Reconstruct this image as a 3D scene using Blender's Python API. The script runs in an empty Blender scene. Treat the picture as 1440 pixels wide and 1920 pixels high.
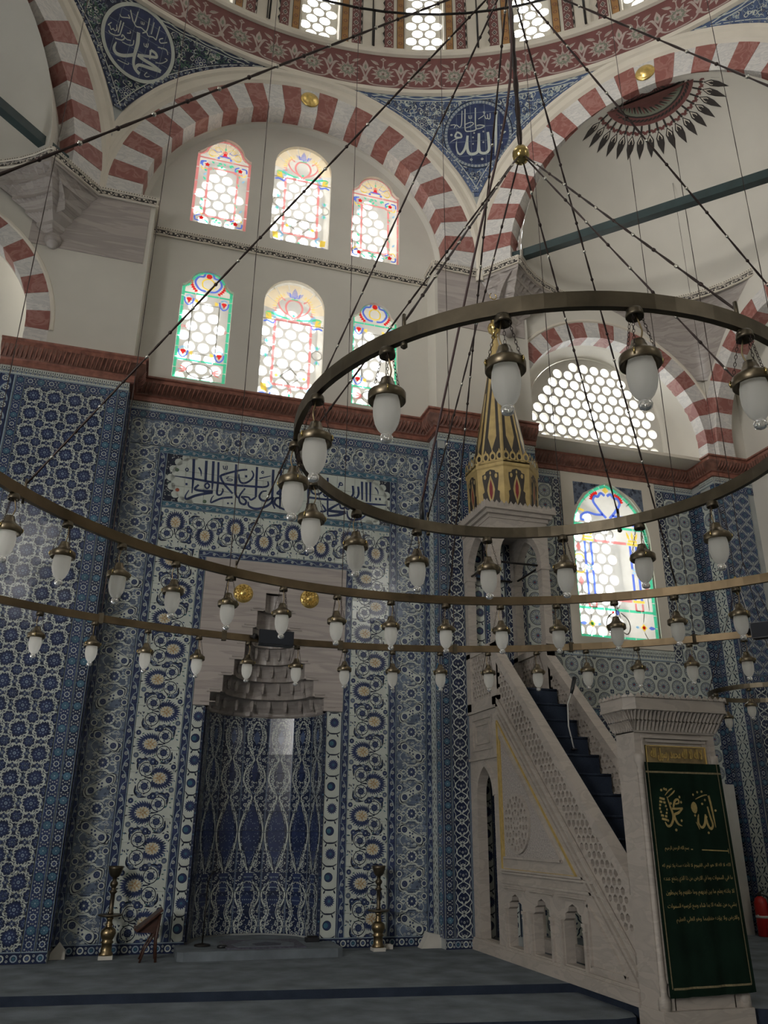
import bpy, math, random
from mathutils import Vector, Matrix
from mathutils.geometry import delaunay_2d_cdt
sin, cos, pi, rad = math.sin, math.cos, math.pi, math.radians
random.seed(7)
SC = bpy.context.scene
COL = SC.collection

# ------------------------------------------------------------------ camera
def make_camera():
    pitch, yaw, roll = rad(21.613), rad(16.382), rad(0.586)
    f = Vector((sin(yaw)*cos(pitch), cos(yaw)*cos(pitch), sin(pitch)))
    r = Vector((cos(yaw), -sin(yaw), 0)); u = r.cross(f)
    r2 = r*cos(roll)+u*sin(roll); u2 = -r*sin(roll)+u*cos(roll)
    cam = bpy.data.cameras.new('camera'); o = bpy.data.objects.new('camera', cam); COL.objects.link(o)
    cam.sensor_fit = 'HORIZONTAL'; cam.sensor_width = 36.0; cam.lens = 1506.0/1440.0*36.0
    cam.clip_end = 200
    m = Matrix((r2, u2, -f)).transposed().to_4x4(); m.translation = Vector((0, 0, 1.25))
    o.matrix_world = m; SC.camera = o
make_camera()

# ------------------------------------------------------------------ sky, daylight, exposure
SC.view_settings.view_transform = 'Standard'; SC.view_settings.look = 'None'
SC.view_settings.gamma = 1.0; SC.view_settings.use_curve_mapping = False
SC.view_settings.exposure = 0.0
W = bpy.data.worlds.new('overcast_sky'); SC.world = W; W.use_nodes = True
bg = W.node_tree.nodes['Background']; bg.inputs[0].default_value = (0.96, 0.98, 1.0, 1); bg.inputs[1].default_value = 7.0
def area(name, loc, target, sx, sy, power, color=(1, 0.97, 0.92), spread=180):
    l = bpy.data.lights.new(name, 'AREA'); l.shape = 'RECTANGLE'; l.size = sx; l.size_y = sy; l.energy = power; l.color = color
    l.spread = rad(spread)
    o = bpy.data.objects.new(name, l); COL.objects.link(o); o.location = loc
    o.rotation_euler = (Vector(target)-Vector(loc)).to_track_quat('-Z', 'Y').to_euler()
    return o
# daylight of the windows that stand out of frame: the drum above, the wall behind, the right aisle
area('drum_window_light', (1.5, 1.0, 17.5), (1.8, 3.2, 0), 9, 9, 62, (1, .98, .95))
for wx in (-4.0, 7.2): area('rear_window_light', (wx, -5.4, 8.6), (wx*.5+1, 9.5, 3.0), 1.4, 2.4, 45, (1, .97, .92))
area('low_left_fill_light', (-8.4, -3.6, 4.0), (3.0, 9.0, 1.2), 3.0, 3.2, 170, (1, .97, .93), 80)  # added low fill to lift the lower walls and pulpit, not a window
area('semidome_fill_light', (-5.0, 2.0, 9.0), (7.6, 8.6, 10.8), 2.5, 2.5, 62, (1, .96, .9), 55)  # added narrow beam inside the hall, brightens the right semi-dome
area('right_aisle_window_light', (11.2, 8.6, 3.8), (7.6, 8.4, 0.0), 1.6, 2.0, 260, (.97, .98, 1), 70)

# ------------------------------------------------------------------ materials
MATS = {}
def mat(name, col, rough=0.6, metal=0.0, var=0.12, scale=6.0, bump=0.0, bscale=40.0, spec=0.5, coat=0.0, col2=None, stretch=None, detail=4):
    if name in MATS: return MATS[name]
    m = bpy.data.materials.new(name); m.use_nodes = True
    nt = m.node_tree; N = nt.nodes; L = nt.links; b = N['Principled BSDF']
    b.inputs['Roughness'].default_value = rough; b.inputs['Metallic'].default_value = metal
    b.inputs['Specular IOR Level'].default_value = spec
    if coat: b.inputs['Coat Weight'].default_value = coat; b.inputs['Coat Roughness'].default_value = 0.06
    g = N.new('ShaderNodeNewGeometry'); mp = N.new('ShaderNodeMapping'); L.new(g.outputs['Position'], mp.inputs[0])
    if stretch: mp.inputs['Scale'].default_value = stretch
    n = N.new('ShaderNodeTexNoise'); n.inputs['Scale'].default_value = scale; n.inputs['Detail'].default_value = detail
    L.new(mp.outputs[0], n.inputs['Vector'])
    r = N.new('ShaderNodeValToRGB'); r.color_ramp.elements[0].position = 0.3; r.color_ramp.elements[1].position = 0.7
    c2 = col2 or tuple(min(1, c*(1+var)) for c in col)
    r.color_ramp.elements[0].color = tuple(c*(1-var) for c in col)+(1,); r.color_ramp.elements[1].color = tuple(c2)+(1,)
    L.new(n.outputs[0], r.inputs[0]); L.new(r.outputs[0], b.inputs['Base Color'])
    if bump:
        n2 = N.new('ShaderNodeTexNoise'); n2.inputs['Scale'].default_value = bscale; n2.inputs['Detail'].default_value = 3
        L.new(mp.outputs[0], n2.inputs['Vector'])
        bp = N.new('ShaderNodeBump'); bp.inputs['Strength'].default_value = bump; bp.inputs['Distance'].default_value = 0.02
        L.new(n2.outputs[0], bp.inputs['Height']); L.new(bp.outputs[0], b.inputs['Normal'])
    MATS[name] = m
    return m
def veined(name, base, vein, rough=0.35, scale=1.6, stretch=(1, 1, 4), amount=0.5, bump=0.0):
    m = bpy.data.materials.new(name); m.use_nodes = True
    nt = m.node_tree; N = nt.nodes; L = nt.links; b = N['Principled BSDF']; b.inputs['Roughness'].default_value = rough
    g = N.new('ShaderNodeNewGeometry'); mp = N.new('ShaderNodeMapping'); mp.inputs['Scale'].default_value = stretch
    mp.inputs['Rotation'].default_value = (0.1, 0.25, 0.1)
    L.new(g.outputs['Position'], mp.inputs[0])
    n = N.new('ShaderNodeTexNoise'); n.inputs['Scale'].default_value = scale; n.inputs['Detail'].default_value = 6; n.inputs['Distortion'].default_value = 1.2
    L.new(mp.outputs[0], n.inputs['Vector'])
    r = N.new('ShaderNodeValToRGB'); e = r.color_ramp.elements
    e[0].position = 0.38; e[0].color = base+(1,); e[1].position = 0.62; e[1].color = base+(1,)
    x = e.new(0.5); x.color = tuple(b0*(1-amount)+v*amount for b0, v in zip(base, vein))+(1,)
    x = e.new(0.45); x.color = tuple(c*1.06 for c in base)+(1,)
    L.new(n.outputs[0], r.inputs[0]); L.new(r.outputs[0], b.inputs['Base Color'])
    if bump:
        bp = N.new('ShaderNodeBump'); bp.inputs['Strength'].default_value = bump; bp.inputs['Distance'].default_value = 0.01
        L.new(n.outputs[0], bp.inputs['Height']); L.new(bp.outputs[0], b.inputs['Normal'])
    MATS[name] = m
    return m
def glass_pane(name, col, tr=0.9, rough=0.1):
    m = bpy.data.materials.new(name); m.use_nodes = True
    nt = m.node_tree; N = nt.nodes; L = nt.links
    for n in list(N): N.remove(n)
    out = N.new('ShaderNodeOutputMaterial'); t = N.new('ShaderNodeBsdfTransparent'); g = N.new('ShaderNodeBsdfGlossy')
    d = N.new('ShaderNodeBsdfTranslucent'); mx = N.new('ShaderNodeMixShader'); m2 = N.new('ShaderNodeMixShader')
    no = N.new('ShaderNodeTexNoise'); no.inputs['Scale'].default_value = 9.0
    hs = N.new('ShaderNodeMixRGB'); hs.inputs[1].default_value = col+(1,); hs.inputs[2].default_value = tuple(c*0.88 for c in col)+(1,)
    ge = N.new('ShaderNodeNewGeometry'); L.new(ge.outputs['Position'], no.inputs['Vector']); L.new(no.outputs[0], hs.inputs[0])
    L.new(hs.outputs[0], t.inputs[0]); L.new(hs.outputs[0], d.inputs[0]); g.inputs['Roughness'].default_value = rough
    mx.inputs[0].default_value = 1-tr; L.new(t.outputs[0], mx.inputs[1]); L.new(d.outputs[0], mx.inputs[2])
    m2.inputs[0].default_value = 0.05; L.new(mx.outputs[0], m2.inputs[1]); L.new(g.outputs[0], m2.inputs[2])
    L.new(m2.outputs[0], out.inputs[0]); MATS[name] = m
    return m

PLASTER = mat('cream_plaster', (.60, .575, .515), .8, var=.05, scale=1.2, bump=.05, bscale=12)
CREAM = mat('cream_moulding_paint', (.66, .61, .52), .7, var=.04, scale=3)
STONE = veined('grey_veined_marble', (.36, .325, .30), (.24, .21, .195), .4, 1.4, (1, 1, 5), .6, .1)
SLABM = veined('streaked_marble', (.40, .355, .33), (.27, .24, .23), .35, 1.1, (.5, .5, 6), .6, .05)
MINM = veined('warm_carved_marble', (.42, .375, .33), (.30, .27, .24), .5, 2.5, (1, 1, 3), .45, .15)
WHITEM = veined('white_grey_marble', (.62, .60, .57), (.42, .42, .43), .45, 3.0, (2, 2, 5), .55)
REDM = veined('red_marble', (.26, .095, .08), (.45, .25, .22), .4, 5.0, (1, 1, 1), .5)
BROWN = mat('brown_painted_cornice', (.16, .07, .05), .5, var=.25, scale=9, bump=.6, bscale=26, col2=(.25, .12, .085))
BROWN2 = mat('russet_painted_moulding', (.25, .10, .07), .5, var=.3, scale=14, bump=.4, bscale=30)
GROUT = mat('pale_grout', (.36, .38, .37), .9)
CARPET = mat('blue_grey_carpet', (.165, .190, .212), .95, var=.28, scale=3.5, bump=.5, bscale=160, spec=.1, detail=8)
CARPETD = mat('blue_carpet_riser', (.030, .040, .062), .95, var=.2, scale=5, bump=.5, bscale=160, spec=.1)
G = dict(
    white=mat('white_glaze', (.50, .54, .50), .12, var=.10, scale=5),
    cream=mat('cream_glaze', (.52, .46, .34), .18, var=.12, scale=20),
    cobalt=mat('cobalt_glaze', (.030, .044, .110), .14, var=.25, scale=6),
    navy=mat('navy_glaze', (.020, .028, .066), .14, var=.25, scale=6),
    mid=mat('mid_blue_glaze', (.075, .110, .205), .15, var=.25, scale=7),
    grey=mat('slate_blue_glaze', (.115, .15, .215), .16, var=.22, scale=8),
    turq=mat('turquoise_glaze', (.045, .125, .185), .15, var=.3, scale=7),
    green=mat('green_glaze', (.06, .13, .10), .16, var=.25, scale=8),
    line=mat('black_blue_outline', (.015, .02, .04), .2, var=.2),
    gold=mat('ochre_glaze', (.36, .26, .12), .2, var=.2, scale=30),
    red=mat('brick_red_glaze', (.30, .06, .04), .2, var=.2, scale=30),
    sky=mat('pale_blue_glaze', (.25, .32, .38), .15, var=.2, scale=7))
GM = list(G.values()); GI = {k: i for i, k in enumerate(G)}
BRASS = mat('aged_brass', (.30, .23, .13), .34, 1.0, var=.3, scale=14)
BRONZE = mat('dark_bronze', (.12, .10, .07), .4, .9, var=.25, scale=10)
GOLD = mat('gilded_metal', (.72, .52, .18), .3, .9, var=.2, scale=18)
POLBR = mat('polished_brass', (.55, .42, .17), .2, 1.0, var=.2, scale=10)
BLACKM = mat('black_iron', (.018, .016, .015), .45, .5, var=.2)
BLACKP = mat('black_plastic', (.012, .013, .016), .4, var=.1)
IRON = mat('dark_green_painted_iron', (.02, .04, .042), .5, var=.2)
SILVER = mat('bright_chain_link', (.62, .60, .54), .25, 1.0, var=.1)
CHAINM = mat('brown_chain_iron', (.05, .035, .032), .45, .7, var=.3, scale=20)
GILT = mat('matt_gold_paint', (.55, .40, .14), .4, .3, var=.15, scale=20)
WOOD = mat('dark_red_wood', (.055, .022, .014), .4, var=.3, scale=12, stretch=(1, 1, 6))
BANNER = mat('dark_green_velvet', (.006, .016, .010), .95, var=.3, scale=4, spec=.1, bump=.1, bscale=60)
BANNERG = mat('gold_embroidery', (.36, .27, .10), .6, .2, var=.25, scale=60)
BANNERE = mat('dull_gold_braid', (.21, .17, .09), .7, .1, var=.25, scale=60)
REDP = mat('red_enamel', (.42, .015, .012), .25, var=.1)
WHITEP = mat('white_marble_block', (.55, .53, .48), .6, var=.08)
SPIRED = mat('dark_brown_paint', (.030, .024, .020), .5, var=.2)
SPIREG = mat('gold_leaf_paint', (.46, .34, .14), .42, .25, var=.15, scale=9)
SPIRER = mat('crimson_paint', (.20, .015, .02), .5, var=.15)
BANDR = mat('maroon_paint', (.17, .062, .058), .6, var=.12, scale=4)
BANDW = mat('pink_white_paint', (.42, .34, .31), .6, var=.1)
BANDG = mat('sage_paint', (.20, .22, .17), .6, var=.1)
BLACKF = mat('black_fresco', (.035, .03, .028), .7, var=.2)
OCHRE = mat('ochre_fresco', (.36, .19, .07), .7, var=.2)
SKYP = glass_pane('clear_window_glass', (1.0, 1.0, .99), .97)
GLASSC = dict(
    clear=glass_pane('clear_stained_glass', (.97, .96, .92), .70),
    tan=glass_pane('tan_stained_glass', (.88, .76, .58), .35),
    red=glass_pane('red_stained_glass', (.75, .03, .03), .30),
    rose=glass_pane('rose_stained_glass', (.72, .26, .26), .30),
    blue=glass_pane('blue_stained_glass', (.12, .20, .75), .30),
    sky=glass_pane('light_blue_stained_glass', (.30, .52, .75), .35),
    green=glass_pane('green_stained_glass', (.08, .60, .36), .30),
    yellow=glass_pane('yellow_stained_glass', (.90, .66, .12), .35))
LEAD = mat('grey_window_lead', (.22, .21, .18), .5, .2, var=.1)
LATT = mat('white_plaster_lattice', (.66, .64, .58), .8, var=.05)
def frosted():
    m = bpy.data.materials.new('frosted_lamp_glass'); m.use_nodes = True
    nt = m.node_tree; N = nt.nodes; L = nt.links; b = N['Principled BSDF']
    b.inputs['Roughness'].default_value = .45; b.inputs['Subsurface Weight'].default_value = 0
    n = N.new('ShaderNodeTexNoise'); n.inputs['Scale'].default_value = 30
    r = N.new('ShaderNodeValToRGB'); r.color_ramp.elements[0].color = (.84, .83, .78, 1); r.color_ramp.elements[1].color = (.90, .89, .84, 1)
    L.new(n.outputs[0], r.inputs[0]); L.new(r.outputs[0], b.inputs['Base Color'])
    t = N.new('ShaderNodeBsdfTranslucent'); t.inputs[0].default_value = (1, .99, .96, 1)
    mx = N.new('ShaderNodeMixShader'); mx.inputs[0].default_value = .72
    L.new(b.outputs[0], mx.inputs[1]); L.new(t.outputs[0], mx.inputs[2])
    L.new(mx.outputs[0], N['Material Output'].inputs[0]); return m
FROST = frosted()
def clearglass():
    m = bpy.data.materials.new('clear_glass_knob'); m.use_nodes = True
    nt = m.node_tree; N = nt.nodes; L = nt.links; b = N['Principled BSDF']
    b.inputs['Roughness'].default_value = .04; b.inputs['Transmission Weight'].default_value = .85
    n = N.new('ShaderNodeTexNoise'); n.inputs['Scale'].default_value = 20
    r = N.new('ShaderNodeValToRGB'); r.color_ramp.elements[0].color = (.85, .85, .82, 1); r.color_ramp.elements[1].color = (.95, .95, .93, 1)
    L.new(n.outputs[0], r.inputs[0]); L.new(r.outputs[0], b.inputs['Base Color']); return m
KNOB = clearglass()

# ------------------------------------------------------------------ mesh helpers
class MB:
    """collects faces of several materials and links them as one mesh object"""
    def __init__(s): s.v = []; s.f = []; s.m = []; s.s = []; s.mats = []
    def mi(s, m):
        if m not in s.mats: s.mats.append(m)
        return s.mats.index(m)
    def add(s, vs, fs, m, smooth=False):
        o = len(s.v); s.v.extend([tuple(v) for v in vs]); k = s.mi(m)
        for f in fs: s.f.append([i+o for i in f]); s.m.append(k); s.s.append(smooth)
    def box(s, x0, x1, y0, y1, z0, z1, m):
        vs = [(x, y, z) for x in (x0, x1) for y in (y0, y1) for z in (z0, z1)]
        s.add(vs, [(0, 1, 3, 2), (4, 6, 7, 5), (0, 4, 5, 1), (2, 3, 7, 6), (0, 2, 6, 4), (1, 5, 7, 3)], m)
    def obox(s, fr, u0, u1, v0, v1, d0, d1, m):
        vs = [fr(u, v, d) for u in (u0, u1) for v in (v0, v1) for d in (d0, d1)]
        s.add(vs, [(0, 1, 3, 2), (4, 6, 7, 5), (0, 4, 5, 1), (2, 3, 7, 6), (0, 2, 6, 4), (1, 5, 7, 3)], m)
    def prism(s, fr, poly, d0, d1, m, caps=True):
        n = len(poly); vs = [fr(u, v, d0) for u, v in poly]+[fr(u, v, d1) for u, v in poly]
        fs = [(i, (i+1) % n, n+(i+1) % n, n+i) for i in range(n)]
        if caps: fs += [tuple(range(n)), tuple(range(2*n-1, n-1, -1))]
        s.add(vs, fs, m)
    def tube(s, pts, r, m, n=6, closed=False, smooth=True):
        pts = [Vector(p) for p in pts]; k = len(pts); vs = []
        rr = r if isinstance(r, (list, tuple)) else [r]*k
        up = None
        for i, p in enumerate(pts):
            t = (pts[(i+1) % k]-pts[i-1]) if closed else (pts[min(i+1, k-1)]-pts[max(i-1, 0)])
            t = t.normalized() if t.length > 1e-9 else Vector((0, 0, 1))
            if up is None: up = Vector((0, 0, 1)) if abs(t.z) < .9 else Vector((1, 0, 0))
            a = t.cross(up); a = a.normalized() if a.length > 1e-6 else t.orthogonal().normalized()
            b = a.cross(t); up = b
            for j in range(n):
                q = 2*pi*j/n; vs.append(p+(a*cos(q)+b*sin(q))*rr[i])
        fs = []
        for i in range(k if closed else k-1):
            for j in range(n):
                i2 = (i+1) % k; fs.append((i*n+j, i*n+(j+1) % n, i2*n+(j+1) % n, i2*n+j))
        if not closed: fs += [tuple(range(n-1, -1, -1)), tuple(range((k-1)*n, k*n))]
        s.add(vs, fs, m, smooth)
    def lathe(s, prof, c, m, n=16, smooth=True, a0=0.0, axis=None):
        vs = []; k = len(prof)
        for r, z in prof:
            for j in range(n):
                q = a0+2*pi*j/n; vs.append((c[0]+r*cos(q), c[1]+r*sin(q), c[2]+z))
        fs = [(i*n+j, i*n+(j+1) % n, (i+1)*n+(j+1) % n, (i+1)*n+j) for i in range(k-1) for j in range(n)]
        if prof[0][0] > 1e-6: fs.append(tuple(range(n-1, -1, -1)))
        if prof[-1][0] > 1e-6: fs.append(tuple(range((k-1)*n, k*n)))
        s.add(vs, fs, m, smooth)
    def grid(s, fn, nu, nv, m, smooth=True):
        vs = [fn(i/nu, j/nv) for j in range(nv+1) for i in range(nu+1)]
        w = nu+1
        s.add(vs, [(j*w+i, j*w+i+1, (j+1)*w+i+1, (j+1)*w+i) for j in range(nv) for i in range(nu)], m, smooth)
    def plate(s, fr, outer, holes, d0, d1, m, side=None, back=True):
        """a flat plate with holes: front face at d1, back at d0"""
        loops = [outer]+list(holes); vs = []; es = []
        for lp in loops:
            o = len(vs); vs += [Vector(p) for p in lp]; es += [(o+i, o+(i+1) % len(lp)) for i in range(len(lp))]
        r = delaunay_2d_cdt(vs, es, [], 0, 1e-6); pts = r[0]; tris = []
        for t in r[2]:
            c = sum((pts[i] for i in t), Vector((0, 0)))/len(t)
            if sum(inpoly(c.x, c.y, lp) for lp in loops) % 2 == 1: tris.append(t)
        s.add([fr(p.x, p.y, d1) for p in pts], tris, m)
        if back: s.add([fr(p.x, p.y, d0) for p in pts], [tuple(reversed(t)) for t in tris], m)
        for lp in loops:
            n = len(lp); s.add([fr(p[0], p[1], d0) for p in lp]+[fr(p[0], p[1], d1) for p in lp],
                               [(i, (i+1) % n, n+(i+1) % n, n+i) for i in range(n)], side or m)
    def sweep(s, path, prof, m, closed=False, smooth=False):
        """extrude a profile (out, up) along a horizontal polyline with mitred corners; out is to the right of travel"""
        P = [Vector((p[0], p[1])) for p in path]; k = len(P); vs = []; n = len(prof)
        for i in range(k):
            a = P[i]-P[i-1] if (i > 0 or closed) else P[1]-P[0]
            b = P[(i+1) % k]-P[i] if (i < k-1 or closed) else a
            a = a.normalized(); b = b.normalized()
            na = Vector((a.y, -a.x)); nb = Vector((b.y, -b.x)); mm = (na+nb)
            mm = mm/max(mm.dot(na), 0.2) if mm.length > 1e-6 else na
            z0 = path[i][2] if len(path[i]) > 2 else 0
            for o, z in prof: vs.append((P[i].x+mm.x*o, P[i].y+mm.y*o, z0+z))
        fs = [(i*n+j, i*n+j+1, ((i+1) % k)*n+j+1, ((i+1) % k)*n+j) for i in range(k if closed else k-1) for j in range(n-1)]
        s.add(vs, fs, m, smooth)
    def build(s, name, parent=None, kind=None, label=None, cat=None, group=None, me=None):
        me = bpy.data.meshes.new(name); me.from_pydata(s.v, [], s.f)
        for m in s.mats: me.materials.append(m)
        me.polygons.foreach_set('material_index', s.m); me.polygons.foreach_set('use_smooth', s.s); me.update()
        return link(name, me, parent, kind, label, cat, group)
def link(name, data, parent=None, kind=None, label=None, cat=None, group=None):
    o = bpy.data.objects.new(name, data); COL.objects.link(o)
    if parent is not None: o.parent = parent
    tag(o, kind, label, cat, group); return o
def tag(o, kind=None, label=None, cat=None, group=None):
    for k, v in (('kind', kind), ('label', label), ('category', cat), ('group', group)):
        if v: o[k] = v
    return o
def thing(name, label, cat, loc=(0, 0, 0), rz=0.0, group=None):
    o = bpy.data.objects.new(name, None); COL.objects.link(o); o.location = loc; o.rotation_euler = (0, 0, rz)
    o.empty_display_size = .1
    return tag(o, None, label, cat, group)
def dup(root, loc, rz=0.0, label=None):
    r = root.copy(); COL.objects.link(r); r.location = loc; r.rotation_euler = (0, 0, rz)
    if label: r['label'] = label
    for ch in list(root.children):
        c = ch.copy(); COL.objects.link(c); c.parent = r
        for g in ch.children:
            d = g.copy(); COL.objects.link(d); d.parent = c
    return r
def frame(o, u, v, n):
    o, u, v, n = Vector(o), Vector(u), Vector(v), Vector(n)
    return lambda a, b, d=0.0: o+u*a+v*b+n*d
def wallY(y): return frame((0, y, 0), (1, 0, 0), (0, 0, 1), (0, -1, 0))      # faces the viewer: u = X, v = Z
def wallX(x, s=-1): return frame((x, 0, 0), (0, 1, 0), (0, 0, 1), (s, 0, 0))  # u = Y, v = Z
def inpoly(x, y, p):
    c = False; j = len(p)-1
    for i in range(len(p)):
        xi, yi = p[i][0], p[i][1]; xj, yj = p[j][0], p[j][1]
        if (yi > y) != (yj > y) and x < (xj-xi)*(y-yi)/(yj-yi)+xi: c = not c
        j = i
    return c
def arc(cx, cy, r, a0, a1, n): return [(cx+r*cos(rad(a0+(a1-a0)*i/n)), cy+r*sin(rad(a0+(a1-a0)*i/n))) for i in range(n+1)]
def rect(x0, x1, y0, y1): return [(x0, y0), (x1, y0), (x1, y1), (x0, y1)]
def smooth(pts, k=4):
    if len(pts) < 3: return list(pts)
    out = []; n = len(pts)
    for i in range(n-1):
        p0, p1, p2, p3 = pts[max(i-1, 0)], pts[i], pts[i+1], pts[min(i+2, n-1)]
        for j in range(k):
            t = j/k
            out.append(tuple(.5*(2*b+(c-a)*t+(2*a-5*b+4*c-d)*t*t+(3*b-a-3*c+d)*t**3) for a, b, c, d in zip(p0, p1, p2, p3)))
    out.append(tuple(pts[-1])); return out

# ------------------------------------------------------------------ flat painted pieces (glaze, paint, embroidery): convex polygons in layers
class Pat:
    def __init__(s): s.p = []
    def poly(s, pts, m, l): s.p.append((pts, m, l))
    def disc(s, x, y, r, m, l, n=10, sx=1.0, a=0.0):
        c, d = cos(a), sin(a)
        s.poly([(x+r*sx*cos(2*pi*i/n)*c-r*sin(2*pi*i/n)*d, y+r*sx*cos(2*pi*i/n)*d+r*sin(2*pi*i/n)*c) for i in range(n)], m, l)
    def bigdisc(s, x, y, r, m, l, n=40, rings=6):
        for q in range(rings):
            r0, r1 = r*q/rings, r*(q+1)/rings
            for i in range(n):
                a, b = 2*pi*i/n, 2*pi*(i+1)/n
                pts = [(x+r1*cos(a), y+r1*sin(a)), (x+r1*cos(b), y+r1*sin(b))]+([(x+r0*cos(b), y+r0*sin(b)), (x+r0*cos(a), y+r0*sin(a))] if q else [(x, y)])
                s.poly(pts, m, l)
    def ring(s, x, y, r0, r1, m, l, n=14):
        for i in range(n):
            a, b = 2*pi*i/n, 2*pi*(i+1)/n
            s.poly([(x+r0*cos(a), y+r0*sin(a)), (x+r1*cos(a), y+r1*sin(a)), (x+r1*cos(b), y+r1*sin(b)), (x+r0*cos(b), y+r0*sin(b))], m, l)
    def leaf(s, x, y, a, L, w, m, l):
        c, d = cos(a), sin(a)
        s.poly([(x+u*c-v*d, y+u*d+v*c) for u, v in ((0, 0), (L*.3, -w*.45), (L*.6, -w*.4), (L, 0), (L*.6, w*.4), (L*.3, w*.45))], m, l)
    def spikes(s, x, y, r0, r1, n, m, l, a0=0.0, w=1.0, sx=1.0, rot=0.0):
        c, d = cos(rot), sin(rot)
        def tr(u, v): return (x+u*sx*c-v*d, y+u*sx*d+v*c)
        for i in range(n):
            a = a0+2*pi*i/n; h = pi/n*w
            s.poly([tr(r0*cos(a-h), r0*sin(a-h)), tr(r1*cos(a), r1*sin(a)), tr(r0*cos(a+h), r0*sin(a+h))], m, l)
    def stroke(s, pts, w, m, l, k=4, flat=False):
        n = len(pts); ww = w if isinstance(w, (list, tuple)) else [w]*n
        q = smooth([(p[0], p[1], ww[i]) for i, p in enumerate(pts)], k) if not flat else [(p[0], p[1], ww[i]) for i, p in enumerate(pts)]
        L = []; R = []
        for i in range(len(q)):
            a = q[max(i-1, 0)]; b = q[min(i+1, len(q)-1)]; dx, dy = b[0]-a[0], b[1]-a[1]; h = math.hypot(dx, dy) or 1
            e = q[i][2]*.5; L.append((q[i][0]-dy/h*e, q[i][1]+dx/h*e)); R.append((q[i][0]+dy/h*e, q[i][1]-dx/h*e))
        for i in range(len(q)-1): s.poly([L[i], R[i], R[i+1], L[i+1]], m, l)
    def rect(s, x0, x1, y0, y1, m, l): s.poly([(x0, y0), (x1, y0), (x1, y1), (x0, y1)], m, l)
    def put(s, o, dx=0, dy=0, sx=1, sy=1, rot=0.0):
        c, d = cos(rot), sin(rot)
        for p, m, l in o.p: s.p.append(([(dx+x*sx*c-y*sy*d, dy+x*sx*d+y*sy*c) for x, y in p], m, l))
def clip(poly, x0, x1, y0, y1):
    for ax, v, sg in ((0, x0, 1), (0, x1, -1), (1, y0, 1), (1, y1, -1)):
        out = []; n = len(poly)
        for i in range(n):
            a, b = poly[i], poly[(i+1) % n]; da, db = (a[ax]-v)*sg, (b[ax]-v)*sg
            if da >= 0: out.append(a)
            if (da > 0) != (db > 0) and da != db:
                t = da/(da-db); out.append((a[0]+(b[0]-a[0])*t, a[1]+(b[1]-a[1])*t))
        poly = out
        if len(poly) < 3: return None
    return poly
LAY = 0.0004
def inlay(mb, pat, fn, base=0.0):
    """lay the painted pieces on a surface: fn(x, y, d)"""
    for p, m, l in pat.p:
        mb.add([fn(x, y, base+LAY*(l+1)) for x, y in p], [tuple(range(len(p)))], m if not isinstance(m, str) else G[m])

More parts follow.
